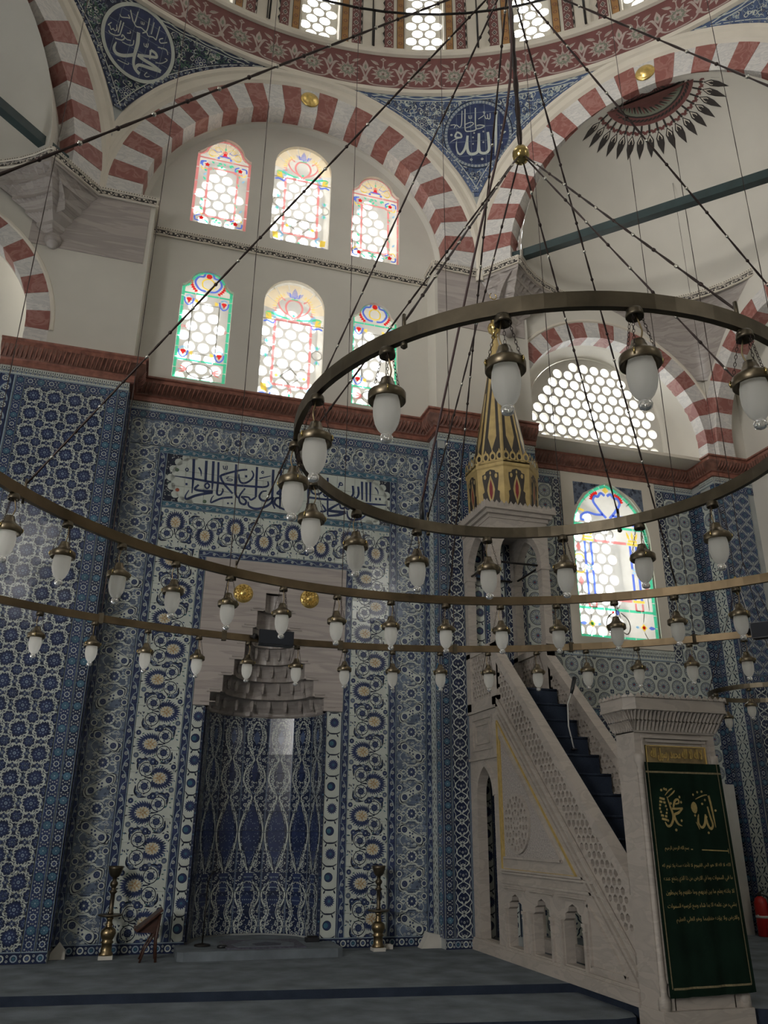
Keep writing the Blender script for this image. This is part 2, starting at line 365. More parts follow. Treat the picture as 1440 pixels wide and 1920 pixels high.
# ------------------------------------------------------------------ strokes of the calligraphy, in metres on their surfaces
INSCRIPTION=[[[(0.078,5.528),(0.301,5.523),(0.475,5.51),(0.649,5.505),(0.872,5.503),(1.12,5.516),(1.251,5.527),(1.303,5.56),(1.293,5.618)],[0.0074,0.0197,0.0221,0.0221,0.0221,0.0221,0.0197,0.0172,0.0123]],[[(0.297,5.806),(0.315,5.524),(0.318,5.315)],[0.0246,0.0221,0.0098]],[[(0.462,5.804),(0.475,5.508)],[0.0246,0.0221]],[[(0.553,5.81),(0.567,5.52),(0.571,5.399)],[0.0246,0.0221,0.0098]],[[(0.62,5.807),(0.638,5.504),(0.639,5.351),(0.686,5.341),(0.711,5.398),(0.702,5.435)],[0.0197,0.0197,0.0197,0.0172,0.0148,0.0123]],[[(0.394,5.446),(0.349,5.376),(0.465,5.366),(0.585,5.375)],[0.0197,0.0221,0.0246,0.0246]],[[(0.277,5.354),(0.24,5.267),(0.261,5.226),(0.358,5.283),(0.48,5.33),(0.581,5.358)],[0.0074,0.0148,0.0221,0.0246,0.0246,0.0246]],[[(0.536,5.452),(0.507,5.407),(0.472,5.443),(0.5,5.483),(0.536,5.452)],[0.0172,0.0172,0.0172,0.0172,0.0172]],[[(0.371,5.693),(0.405,5.64),(0.414,5.57)],[0.0172,0.0148,0.0049]],[[(0.243,5.643),(0.227,5.617),(0.206,5.638),(0.222,5.663),(0.243,5.643)],[0.0111,0.0111,0.0111,0.0111,0.0111]],[[(0.224,5.433),(0.251,5.437)],[0.0221,0.0221]],[[(1.008,5.75),(0.891,5.72),(0.686,5.627),(0.672,5.579),(0.72,5.502),(0.796,5.422),(0.841,5.377)],[0.0172,0.0197,0.0221,0.0221,0.0197,0.0197,0.0172]],[[(0.845,5.326),(0.713,5.296),(0.625,5.247),(0.57,5.215),(0.576,5.279),(0.601,5.32)],[0.0221,0.0197,0.0197,0.0148,0.0111,0.0074]],[[(0.686,5.764),(0.696,5.719),(0.716,5.722),(0.715,5.761),(0.721,5.716),(0.74,5.719),(0.738,5.771)],[0.0086,0.0086,0.0086,0.0086,0.0086,0.0086,0.0086]],[[(0.775,5.613),(0.742,5.583),(0.819,5.58),(0.809,5.559),(0.75,5.558)],[0.0086,0.0086,0.0086,0.0086,0.0086]],[[(0.901,5.669),(0.909,5.605),(0.939,5.551),(0.998,5.552),(1.066,5.607),(1.097,5.683),(1.068,5.745)],[0.0098,0.0172,0.0197,0.0197,0.0185,0.016,0.0123]],[[(0.984,5.648),(1.015,5.652)],[0.0246,0.0246]],[[(0.855,5.807),(0.867,5.496),(0.882,5.369),(0.921,5.323)],[0.0221,0.0221,0.0221,0.0172]],[[(1.136,5.808),(1.143,5.533),(1.148,5.365)],[0.0221,0.0221,0.0197]],[[(1.358,5.799),(1.363,5.562),(1.371,5.342),(1.413,5.231)],[0.0246,0.0246,0.0221,0.0123]],[[(0.998,5.474),(0.931,5.35),(0.949,5.263),(1.009,5.245),(1.023,5.298),(0.955,5.347)],[0.0148,0.0172,0.0197,0.0221,0.0197,0.0148]],[[(0.955,5.347),(1.048,5.352),(1.086,5.319),(1.148,5.365)],[0.0172,0.0172,0.0197,0.0172]],[[(1.29,5.474),(1.226,5.453),(1.195,5.384),(1.227,5.336),(1.287,5.331),(1.356,5.379)],[0.0123,0.0172,0.0197,0.0221,0.0221,0.0172]],[[(1.053,5.289),(1.069,5.227),(1.154,5.199),(1.247,5.224),(1.349,5.3),(1.385,5.395)],[0.0123,0.0197,0.0246,0.0246,0.0221,0.0172]],[[(1.464,5.814),(1.469,5.51),(1.479,5.239)],[0.0221,0.0221,0.0123]],[[(1.469,5.51),(1.43,5.453),(1.521,5.458)],[0.0172,0.0197,0.0172]],[[(1.524,5.394),(1.428,5.388),(1.402,5.32),(1.447,5.274),(1.545,5.235)],[0.0148,0.0197,0.0221,0.0221,0.0172]],[[(1.232,5.742),(1.218,5.722),(1.201,5.737),(1.216,5.756),(1.232,5.742)],[0.0098,0.0098,0.0098,0.0098,0.0098]],[[(1.177,5.642),(1.33,5.702)],[0.0148,0.0074]],[[(0.779,5.231),(0.804,5.234)],[0.0172,0.0172]],[[(0.832,5.235),(0.855,5.238)],[0.0172,0.0172]],[[(1.851,5.455),(2.049,5.454),(2.274,5.463),(2.477,5.455),(2.758,5.467),(2.965,5.479)],[0.0221,0.0221,0.0221,0.0221,0.0221,0.0148]],[[(1.849,5.64),(1.862,5.274)],[0.0221,0.0197]],[[(2.116,5.783),(2.135,5.229)],[0.0197,0.0172]],[[(2.477,5.71),(2.486,5.59),(2.449,5.532),(2.411,5.553)],[0.0221,0.0221,0.0172,0.0098]],[[(2.554,5.707),(2.563,5.6),(2.532,5.529),(2.494,5.551)],[0.0221,0.0221,0.0172,0.0098]],[[(2.608,5.789),(2.616,5.513)],[0.0246,0.0172]],[[(2.672,5.79),(2.68,5.494)],[0.0246,0.0172]],[[(2.731,5.798),(2.732,5.501)],[0.0246,0.0172]],[[(2.799,5.726),(2.839,5.676),(2.846,5.623)],[0.0148,0.0123,0.0049]],[[(2.802,5.55),(2.829,5.553)],[0.0246,0.0246]],[[(2.859,5.555),(2.887,5.558)],[0.0246,0.0246]],[[(2.297,5.74),(2.28,5.697),(2.33,5.697),(2.304,5.734),(2.268,5.649)],[0.0111,0.0111,0.0111,0.0111,0.0111]],[[(2.295,5.419),(2.166,5.324),(2.155,5.297),(2.305,5.295),(2.386,5.299)],[0.0172,0.0246,0.0271,0.0295,0.0295]],[[(2.386,5.299),(2.281,5.247),(2.133,5.216)],[0.0295,0.0271,0.0197]],[[(2.301,5.407),(2.315,5.356),(2.353,5.354),(2.378,5.37),(2.416,5.348),(2.459,5.387),(2.492,5.364)],[0.0148,0.0197,0.0221,0.0172,0.0197,0.0172,0.0172]],[[(2.404,5.327),(2.419,5.237),(2.483,5.199),(2.596,5.232),(2.671,5.294)],[0.0123,0.0197,0.0246,0.0221,0.0148]],[[(1.881,5.617),(1.91,5.528),(1.997,5.52),(2.057,5.574)],[0.0148,0.0197,0.0221,0.0148]],[[(2.059,5.535),(2.097,5.5),(2.133,5.544)],[0.0148,0.0197,0.0148]],[[(2.052,5.376),(2.105,5.291),(2.032,5.269)],[0.0148,0.0221,0.0172]]]
DISC_RIGHT=[[[(-0.335,0.375),(-0.317,0.205),(-0.298,-0.185),(-0.272,-0.404)],[0.05,0.045,0.038,0.006]],[[(-0.17,0.026),(-0.179,-0.12),(-0.177,-0.277),(-0.125,-0.335),(-0.044,-0.328),(-0.011,-0.262),(-0.016,0.019)],[0.04,0.046,0.044,0.044,0.042,0.04,0.04]],[[(-0.016,0.019),(0.003,-0.239),(0.036,-0.321),(0.138,-0.335),(0.186,-0.268),(0.192,-0.1),(0.18,-0.008)],[0.04,0.042,0.044,0.048,0.044,0.04,0.036]],[[(0.192,-0.1),(0.237,-0.244),(0.31,-0.33),(0.359,-0.291),(0.378,-0.195),(0.377,-0.101)],[0.04,0.04,0.034,0.026,0.02,0.01]],[[(0.363,0.064),(0.396,-0.017),(0.293,-0.032),(0.302,0.03),(0.363,0.064)],[0.028,0.028,0.028,0.028,0.028]],[[(0.293,-0.032),(0.396,-0.059),(0.484,-0.113)],[0.024,0.014,0.005]],[[(0.216,0.19),(0.122,0.22),(0.071,0.191),(0.145,0.145),(0.212,0.128)],[0.014,0.014,0.014,0.014,0.014]],[[(0.031,0.461),(0.04,0.198),(0.033,0.095),(0.085,0.069),(0.198,0.066)],[0.018,0.018,0.018,0.018,0.018]],[[(0.215,0.454),(0.223,0.129),(0.198,0.066)],[0.018,0.018,0.018]],[[(0.02,0.156),(-0.042,0.161),(-0.118,0.139),(-0.06,0.108),(0.033,0.095)],[0.015,0.015,0.015,0.015,0.015]],[[(0.268,0.426),(0.283,0.194),(0.321,0.145),(0.372,0.188),(0.414,0.138),(0.392,0.189),(0.476,0.187)],[0.013,0.013,0.013,0.013,0.013,0.013,0.013]],[[(-0.225,0.347),(-0.216,0.257),(-0.18,0.26),(-0.178,0.331)],[0.013,0.013,0.013,0.013]],[[(-0.175,0.261),(-0.144,0.264),(-0.13,0.316)],[0.013,0.013,0.013]],[[(-0.014,0.265),(-0.12,0.327),(-0.102,0.379),(-0.133,0.376),(-0.12,0.327)],[0.012,0.012,0.012,0.012,0.012]],[[(-0.446,0.045),(-0.4,0.031),(-0.413,-0.002),(-0.479,-0.0),(-0.37,-0.059)],[0.015,0.015,0.015,0.015,0.015]],[[(0.155,0.339),(0.151,0.293),(0.13,0.292),(0.127,0.337),(0.125,0.291),(0.104,0.29),(0.101,0.34)],[0.009,0.009,0.009,0.009,0.009,0.009,0.009]]]
DISC_RIGHT_DOTS=[(0.066,0.031,0.014),(0.462,0.016,0.02),(-0.394,-0.181,0.022),(-0.41,0.122,0.015),(0.13,-0.436,0.022),(-0.055,-0.44,0.022),(0.088,-0.045,0.015),(-0.094,0.043,0.015),(-0.087,-0.143,0.016),(0.092,-0.159,0.014)]
DISC_LEFT=[[[(0.043,0.161),(0.015,0.001),(0.015,-0.188),(-0.0,-0.329),(-0.046,-0.402),(-0.121,-0.438)],[0.05,0.055,0.045,0.04,0.045,0.05]],[[(0.315,-0.17),(0.325,-0.276),(0.273,-0.332),(0.175,-0.309),(0.07,-0.237),(0.023,-0.193)],[0.015,0.04,0.05,0.05,0.045,0.04]],[[(-0.197,0.008),(-0.276,0.004),(-0.308,-0.047),(-0.221,-0.087),(-0.029,-0.171)],[0.04,0.04,0.04,0.04,0.04]],[[(-0.197,0.008),(-0.216,-0.13)],[0.03,0.024]],[[(-0.029,-0.171),(-0.13,-0.191),(-0.276,-0.196),(-0.418,-0.226)],[0.05,0.05,0.05,0.05]],[[(-0.418,-0.226),(-0.243,-0.265),(-0.081,-0.31),(-0.046,-0.402)],[0.05,0.05,0.045,0.036]],[[(0.345,-0.126),(0.249,-0.097),(0.217,-0.037),(0.257,-0.013),(0.26,-0.055)],[0.018,0.018,0.018,0.018,0.018]],[[(0.464,-0.073),(0.429,-0.098),(0.348,-0.083),(0.293,-0.037)],[0.012,0.016,0.018,0.016]],[[(0.234,-0.117),(0.141,-0.107),(0.075,-0.066),(0.08,0.01)],[0.014,0.014,0.014,0.014]],[[(0.219,-0.029),(0.177,-0.041),(0.142,-0.029),(0.119,-0.024)],[0.014,0.014,0.014,0.014]],[[(0.293,-0.037),(0.289,0.172)],[0.016,0.018]],[[(0.327,-0.02),(0.333,0.173)],[0.016,0.018]],[[(0.377,0.075),(0.355,0.011),(0.382,-0.027),(0.407,-0.004)],[0.013,0.013,0.013,0.013]],[[(0.407,-0.004),(0.435,-0.043),(0.467,0.004),(0.493,-0.004),(0.455,0.062)],[0.013,0.013,0.013,0.013,0.013]],[[(0.202,0.051),(0.153,0.083),(0.17,0.111)],[0.012,0.012,0.012]],[[(0.245,0.405),(0.143,0.256),(0.129,0.449)],[0.017,0.017,0.017]],[[(0.376,0.252),(0.339,0.227),(0.255,0.272),(0.22,0.285),(0.259,0.319)],[0.014,0.014,0.014,0.014,0.014]],[[(0.143,0.256),(0.095,0.227),(0.023,0.251),(-0.067,0.247),(-0.062,0.459)],[0.017,0.017,0.017,0.017,0.017]],[[(-0.014,0.186),(-0.071,0.23),(-0.11,0.194),(-0.183,0.217),(-0.237,0.2)],[0.015,0.015,0.015,0.015,0.015]],[[(-0.146,0.245),(-0.143,0.438)],[0.014,0.014]],[[(-0.237,0.2),(-0.242,0.427)],[0.015,0.015]],[[(-0.335,0.284),(-0.287,0.238),(-0.318,0.196),(-0.411,0.258)],[0.015,0.015,0.015,0.015]],[[(0.049,0.343),(0.04,0.31),(0.02,0.312),(0.026,0.348),(0.011,0.313),(-0.006,0.323),(-0.001,0.359)],[0.009,0.009,0.009,0.009,0.009,0.009,0.009]],[[(-0.073,0.054),(-0.093,0.016),(-0.116,0.02),(-0.109,0.066),(-0.126,0.021),(-0.143,0.031),(-0.138,0.088)],[0.011,0.011,0.011,0.011,0.011,0.011,0.011]],[[(-0.289,0.111),(-0.42,0.144),(-0.465,0.079)],[0.014,0.014,0.014]],[[(-0.31,-0.136),(-0.407,-0.092),(-0.475,-0.005),(-0.434,0.003)],[0.013,0.013,0.013,0.013]],[[(0.233,-0.416),(0.123,-0.406),(0.07,-0.392),(0.072,-0.364)],[0.012,0.012,0.012,0.012]],[[(-0.224,-0.347),(-0.196,-0.413),(-0.231,-0.423),(-0.272,-0.39)],[0.012,0.012,0.012,0.012]]]
# ------------------------------------------------------------------ glazed tile engine
T = 0.012
TILES = {}
def tile_mesh(name, w, h, pat, ox, oz, ground, GX, GZ, gap=0.0028):
    mb = MB(); a, b = w/2-gap/2, h/2-gap/2
    f = lambda x, z, d: (x, -d, z)
    mb.add([f(-a, -b, T), f(a, -b, T), f(a, b, T), f(-a, b, T), f(-a, -b, 0), f(a, -b, 0), f(a, b, 0), f(-a, b, 0)],
           [(0, 1, 2, 3), (0, 4, 5, 1), (1, 5, 6, 2), (2, 6, 7, 3), (3, 7, 4, 0)], G[ground])
    x0, x1, z0, z1 = ox, ox+w, oz, oz+h; m2 = gap/2
    for p, m, l in (pat.p if pat else ()):
        px = [q[0] for q in p]; pz = [q[1] for q in p]
        for kx in (-1, 0, 1):
            if max(px)+kx*GX <= x0 or min(px)+kx*GX >= x1: continue
            for kz in (-1, 0, 1):
                if max(pz)+kz*GZ <= z0 or min(pz)+kz*GZ >= z1: continue
                c = clip([(q[0]+kx*GX, q[1]+kz*GZ) for q in p], x0+m2, x1-m2, z0+m2, z1-m2)
                if c: mb.add([f(x-ox-w/2, z-oz-h/2, T+LAY*(l+1)) for x, z in c], [tuple(range(len(c)))], G[m])
    me = bpy.data.meshes.new(name); me.from_pydata(mb.v, [], mb.f)
    for m in mb.mats: me.materials.append(m)
    me.polygons.foreach_set('material_index', mb.m); me.update()
    return me
def panel(parent, origin, theta, x0, x1, z0, z1, nx, nz, cell, name='tile', skip=None, tilt=.5, ix0=0, iz0=0):
    """cell = (key, columns, rows, painter(W, H) -> Pat, ground); tiles fill x0..x1, z0..z1 of the wall face"""
    key, cx, cz, fn, ground = cell; w, h = (x1-x0)/nx, (z1-z0)/nz
    k0 = (key, round(w, 4), round(h, 4))
    if k0 not in TILES: TILES[k0] = (fn(w*cx, h*cz) if fn else None, {})
    pat, ms = TILES[k0]; R = Matrix.Rotation(theta, 4, 'Z'); O = Vector(origin)
    for i in range(nx):
        for j in range(nz):
            u, v = x0+(i+.5)*w, z0+(j+.5)*h
            if skip and skip(u, v): continue
            q = ((i+ix0) % cx, (j+iz0) % cz)
            if q not in ms: ms[q] = tile_mesh(name, w, h, pat, q[0]*w, q[1]*h, ground, w*cx, h*cz)
            o = bpy.data.objects.new(name, ms[q]); COL.objects.link(o); o.parent = parent
            o.matrix_local = Matrix.Translation(O+R.to_3x3()@Vector((u, -.006, v))) @ R @ \
                Matrix.Rotation(rad(random.gauss(0, tilt)), 4, 'X') @ Matrix.Rotation(rad(random.gauss(0, tilt)), 4, 'Z')
def rosette(P, x, y, r, l, petal='cobalt', core='sky', edge='line', n=9, heart='navy'):
    P.spikes(x, y, r*.7, r*1.12, n, edge, l, 0, 1.25)
    P.disc(x, y, r*.86, petal, l+1, 12); P.spikes(x, y, r*.55, r*.8, n, core, l+2, pi/n, .5)
    P.disc(x, y, r*.38, heart, l+2, 8); P.disc(x, y, r*.2, core, l+3, 6)
def c_field(w, h):
    P = Pat(); rnd = random.Random(3)
    for cx, cy, r in ((.5, .5, .064), (0, 0, .043)):
        X, Y = cx*w, cy*h; n = 16 if r > .05 else 12
        for q in range(8):                                     # cusped white outline
            a = pi/4*q; b = a+pi/8; R1, R2 = r*1.22, r*1.52
            P.stroke([(X+R1*cos(a), Y+R1*sin(a)), (X+R2*cos(a+pi/14), Y+R2*sin(a+pi/14)), (X+R2*cos(a+pi/4-pi/14), Y+R2*sin(a+pi/4-pi/14)), (X+R1*cos(a+pi/4), Y+R1*sin(a+pi/4))], [.006, .010, .010, .006], 'white', 1, 2)
            P.leaf(X+R1*cos(a), Y+R1*sin(a), a+.5, r*.62, .013, 'white', 1)
        P.spikes(X, Y, r*.78, r*1.16, n, 'cobalt', 2, 0, 1.1); P.disc(X, Y, r*.84, 'cobalt', 3, 14); P.spikes(X, Y, r*.5, r*.80, 8, 'mid', 4, .2, .9)
        P.spikes(X, Y, r*.30, r*.52, 8, 'navy', 5, 0, .8); P.disc(X, Y, r*.32, 'mid', 5, 8); P.ring(X, Y, r*.14, r*.24, 'sky', 6, 8)
        for q in range(8): a = pi/4*q+.2; P.disc(X+r*.62*cos(a), Y+r*.62*sin(a), r*.075, 'sky', 6, 5)
    for cx, cy in ((.5, 0), (0, .5)):
        X, Y = cx*w, cy*h
        P.disc(X, Y, .027, 'cobalt', 1, 8); P.spikes(X, Y, .012, .026, 6, 'sky', 2, 0, .5); P.disc(X, Y, .009, 'white', 3, 6)
        for q in range(4):
            a = pi/4+q*pi/2
            P.leaf(X+.026*cos(a), Y+.026*sin(a), a+.45, .052, .018, 'white', 2); P.leaf(X+.026*cos(a), Y+.026*sin(a), a-.5, .038, .013, 'white', 2)
            P.stroke([(X+.03*cos(a), Y+.03*sin(a)), (X+.05*cos(a+.25), Y+.05*sin(a+.25)), (X+.075*cos(a+.1), Y+.075*sin(a+.1))], [.005, .009, .004], 'white', 2, 2)
    for i in range(40):
        a = rnd.random()*6.28; x, y = rnd.random()*w, rnd.random()*h
        P.leaf(x, y, a, .026, .010, rnd.choice(['white', 'sky', 'grey', 'grey']), 0)
    return P
def c_paisley(w, h, flip=False):
    P = Pat(); rnd = random.Random(11); q = h/4
    for i in range(300):                                      # cloud-scroll ground
        x, y = rnd.random()*w, rnd.random()*h; a = rnd.random()*6.28
        P.stroke([(x, y), (x+.016*cos(a), y+.016*sin(a)), (x+.021*cos(a+1.2), y+.021*sin(a+1.2)), (x+.008*cos(a+2.2), y+.008*sin(a+2.2))], .0062, rnd.choice(['white', 'white', 'line', 'sky']), 0, 2)
    for i in range(46):
        x, y = rnd.random()*w, rnd.random()*h; P.disc(x, y, .014, 'white', 0, 8); P.disc(x, y, .009, 'cobalt', 1, 6); P.disc(x, y, .004, 'white', 2, 5)
    def blob(pts, m, l, cx, cy):
        pp = smooth(pts+[pts[0]], 3)
        for i in range(len(pp)-1): P.poly([(cx, cy), pp[i], pp[i+1]], m, l)
    for k, s in ((0, 1), (2, -1)):
        cx, cy = w*.5, q*(k+.5)
        pts = [(x_, y_-.26*s*x_) for x_, y_ in [(-.135*s, .055), (-.09*s, .082), (-.04*s, .066), (.02*s, .030), (.08*s, .022), (.128*s, .018), (.142*s, -.03), (.115*s, -.078), (.06*s, -.074), (.0, -.036), (-.07*s, -.024), (-.132*s, -.004)]]
        blob([(cx+x*1.22, cy+y*1.30) for x, y in pts], 'line', 2, cx, cy); blob([(cx+x*1.16, cy+y*1.22) for x, y in pts], 'white', 3, cx, cy); blob([(cx+x*1.08, cy+y*1.11) for x, y in pts], 'line', 4, cx, cy); blob([(cx+x, cy+y) for x, y in pts], 'white', 5, cx, cy)
        for dx, dy, r in ((-.090*s, .058, .036), (.088*s, -.056, .036)): P.disc(cx+dx, cy+dy, r, 'cobalt', 6, 10); P.spikes(cx+dx, cy+dy, r*.3, r*.9, 7, 'grey', 7, 0, .7); P.disc(cx+dx, cy+dy, r*.25, 'cobalt', 8, 6)
        for dx, dy in ((-.022*s, .022), (.022*s, -.028), (.012*s, .012), (-.02*s, -.012)): P.disc(cx+dx, cy+dy, .012, 'cobalt', 6, 7)
    for k in (1, 3):
        cx, cy = w*.5, q*(k+.5)
        P.disc(cx, cy, .078, 'line', 2, 14); P.disc(cx, cy, .072, 'white', 3, 14); P.spikes(cx, cy, .046, .068, 10, 'grey', 4, 0, .7); P.disc(cx, cy, .048, 'cobalt', 5, 12); P.spikes(cx, cy, .015, .044, 8, 'grey', 6, 0, .7); P.disc(cx, cy, .012, 'white', 7, 6)
        for s in (-1, 1):
            P.leaf(cx+s*.07, cy, 0 if s > 0 else pi, .085, .06, 'white', 3); P.leaf(cx+s*.08, cy, 0 if s > 0 else pi, .05, .03, 'grey', 4)
            for t in (-1, 1):
                P.stroke([(cx-s*.01, cy+t*.082), (cx+s*.05, cy+t*.080), (cx+s*.075, cy+t*.105), (cx+s*.125, cy+t*.10)], [.008, .022, .022, .005], 'white', 4)
                P.stroke([(cx-s*.01, cy+t*.10), (cx+s*.05, cy+t*.10), (cx+s*.08, cy+t*.122)], .005, 'line', 5, 2)
    for k in range(4):
        for s in (-1, 1):
            x, y = w*.5+s*(w*.5-.040), q*(k+.5)+(.052 if s*(1 if k % 2 else -1) > 0 else -.052)
            P.disc(x, y, .042, 'line', 2, 12); P.disc(x, y, .037, 'white', 3, 12); P.disc(x, y, .025, 'cobalt', 4, 10); P.spikes(x, y, .006, .020, 6, 'grey', 5, 0, .7)
            P.ring(x-s*.014, y+.066, .008, .016, 'white', 3, 8); P.disc(x-s*.014, y+.066, .008, 'cobalt', 3, 6)
    for s in (-1, 1):                                          # sinuous white band winding between the motifs
        P.stroke([(w*.5+s*(.15*sin(j*pi/4+.8)), h*j/16) for j in range(17)], .007, 'white', 1, 2)
    if flip:
        P.p = [([(y, x) for x, y in p], m, l) for p, m, l in P.p]
    return P
def c_paisley_h(w, h): return c_paisley(h, w, True)
def c_vine(w, h, flip=False):
    P = Pat(); rnd = random.Random(5); q = h/2
    for i in range(150):
        x, y, a = rnd.random()*w, rnd.random()*h, rnd.random()*6.28
        P.leaf(x, y, a, .034, .015, rnd.choice(['line', 'green', 'cobalt', 'grey', 'turq']), 0)
    for k, s in ((0, 1), (1, -1)):
        cx, cy = w*.5+s*.070, q*(k+.5)
        tr = lambda u, v: (cx+s*u, cy+v)
        for i in range(-11, 12):                               # flame petals sweeping from the base round to the tip
            t = i/11; a = t*rad(150); ex, ey = .085*cos(a)*1.05, .074*sin(a)
            dr = a*.62; L = .075 if abs(t) < .3 else .066
            b = tr(ex, ey); P.leaf(b[0]-s*.016*cos(dr), b[1]-.016*sin(dr), dr if s > 0 else pi-dr, L+.018, .025, 'cobalt', 2)
        P.disc(cx, cy, .074, 'cobalt', 3, 16, 1.18)
        for i in range(16):
            a = 2*pi*i/16; b = tr(.068*cos(a)*1.15, .058*sin(a)); P.leaf(b[0]-s*.014*cos(a), b[1]-.014*sin(a), a*.9 if s > 0 else pi-a*.9, .028, .018, 'white', 4)
        P.disc(cx, cy, .060, 'cream', 5, 14, 1.2)
        for i in range(14):
            a = 2*pi*i/14; P.leaf(cx+.030*cos(a), cy+.024*sin(a), a, .030, .011, 'gold' if i % 2 else 'white', 6)
        for dx, dy in ((-.022, .0), (.022, .0), (0, .02), (0, -.02)): P.ring(cx+dx, cy+dy, .007, .013, 'gold', 7, 8); P.disc(cx+dx, cy+dy, .005, 'red', 7, 5)
        x0 = cx-s*.090
        P.stroke([(x0+s*.03, cy), (x0-s*.03, cy), (x0-s*.075, cy+.01)], [.026, .014, .008], 'line', 2)
        for t in (-1, 1):                                      # two vine scrolls each holding a flower
            rx, ry = x0-s*.066, cy+t*.092
            P.disc(rx, ry, .080, 'line', 1, 20); P.disc(rx, ry, .070, 'white', 2, 20)
            P.spikes(rx, ry, .036, .062, 7, 'grey', 3, 0, .3); P.disc(rx, ry, .041, 'line', 3, 12); P.disc(rx, ry, .037, 'cobalt', 4, 12); P.spikes(rx, ry, .010, .034, 6, 'grey', 5, 0, .6); P.disc(rx, ry, .010, 'cobalt', 6, 6)
            for e in range(5): a = e*1.257+.6; P.leaf(rx+.046*cos(a), ry+.046*sin(a), a+1.2, .03, .014, 'cobalt', 3)
            lx, ly = rx-s*.060, ry+t*.060
            P.stroke([(lx-s*.035, ly-t*.07), (lx-s*.03, ly), (lx+s*.02, ly+t*.045), (lx+s*.09, ly+t*.055)], [.008, .038, .036, .005], 'line', 2)
            P.stroke([(lx-s*.032, ly-t*.04), (lx-s*.022, ly), (lx+s*.02, ly+t*.036), (lx+s*.06, ly+t*.045)], [.004, .013, .013, .003], 'mid', 3)
            for e in range(4): P.disc(lx-s*.02+s*.022*e, ly-t*.01+t*.013*e, .006, 'white', 4, 5)
        for x, y, r, m in ((w*.5-s*.17, cy+q*.5, .034, 'cobalt'), (w*.5+s*.13, cy+q*.5, .032, 'grey'), (w*.5+s*.215, cy+.125, .030, 'cobalt'), (w*.5+s*.215, cy-.125, .030, 'grey'), (w*.5-s*.02, cy+q*.48, .040, 'cobalt'), (w*.5+s*.02, cy+.165, .024, 'cobalt'), (w*.5+s*.06, cy-.165, .024, 'grey')):
            P.disc(x, y, r*1.28, 'white', 1, 10); P.disc(x, y, r, 'line', 2, 10); P.disc(x, y, r*.86, m, 3, 10); P.spikes(x, y, r*.2, r*.8, 6, 'mid', 4, 0, .6); P.disc(x, y, r*.2, 'white', 5, 6)
    if flip: P.p = [([(y, x) for x, y in p], m, l) for p, m, l in P.p]
    return P
def c_vine_h(w, h): return c_vine(h, w, True)
def c_border(w, h, flip=False):
    P = Pat(); n = 2; q = h/n
    P.rect(0, w*.09, 0, h, 'sky', 0); P.rect(w*.91, w, 0, h, 'sky', 0); P.rect(w*.13, w*.17, 0, h, 'line', 0); P.rect(w*.83, w*.87, 0, h, 'line', 0)
    for k in range(n):
        s = 1 if k % 2 == 0 else -1; cx, cy = w*.5+s*w*.06, q*(k+.5)
        P.stroke([(w*.5-s*w*.26, cy-q*.55), (w*.5-s*w*.22, cy-q*.2), (w*.5-s*w*.02, cy+q*.28), (w*.5+s*w*.24, cy+q*.55)], [w*.05, w*.12, w*.16, w*.04], 'sky', 1)
        P.stroke([(w*.5-s*w*.2, cy-q*.3), (w*.5-s*w*.02, cy+q*.2), (w*.5+s*w*.2, cy+q*.45)], [w*.02, w*.05, w*.02], 'line', 2)
        P.disc(cx, cy, w*.2, 'white', 3, 10); P.spikes(cx, cy, w*.1, w*.2, 6, 'cobalt', 4, 0, .7); P.disc(cx, cy, w*.1, 'cobalt', 4, 8); P.disc(cx, cy, w*.055, 'white', 5, 6)
        for t in (-1, 1): P.leaf(cx+t*w*.18, cy-q*.1, t*.8+pi/2, w*.2, w*.1, 'mid', 2)
    if flip: P.p = [([(y, x) for x, y in p], m, l) for p, m, l in P.p]
    return P
def c_border_h(w, h): return c_border(h, w, True)
def c_blue(w, h, flip=False):
    P = Pat(); q = h/2
    P.rect(0, w*.05, 0, h, 'sky', 0); P.rect(w*.95, w, 0, h, 'sky', 0)
    for k in range(2):
        cy = q*(k+.5); cx = w*.5
        if k == 0:
            P.spikes(cx, cy, w*.2, w*.33, 8, 'sky', 1, 0, 1.0); P.disc(cx, cy, w*.24, 'white', 2, 10); P.disc(cx, cy, w*.18, 'cobalt', 3, 10); P.disc(cx, cy, w*.07, 'mid', 4, 6)
        else:
            P.disc(cx, cy, w*.34, 'turq', 1, 12); P.spikes(cx, cy, w*.15, w*.3, 8, 'sky', 2, 0, .35); P.ring(cx, cy, w*.16, w*.19, 'mid', 3, 10); P.disc(cx, cy, w*.08, 'sky', 3, 6)
        for s in (-1, 1):
            for t in (-1, 1):
                P.ring(cx+s*w*.28, cy+t*q*.36, w*.035, w*.07, 'white', 2, 7)
            P.disc(cx+s*w*.09, cy+q*.5, w*.06, 'white', 2, 7); P.leaf(cx+s*w*.4, cy, pi/2, w*.2, w*.1, 'mid', 1)
    if flip: P.p = [([(y, x) for x, y in p], m, l) for p, m, l in P.p]
    return P
def c_blue_h(w, h): return c_blue(h, w, True)
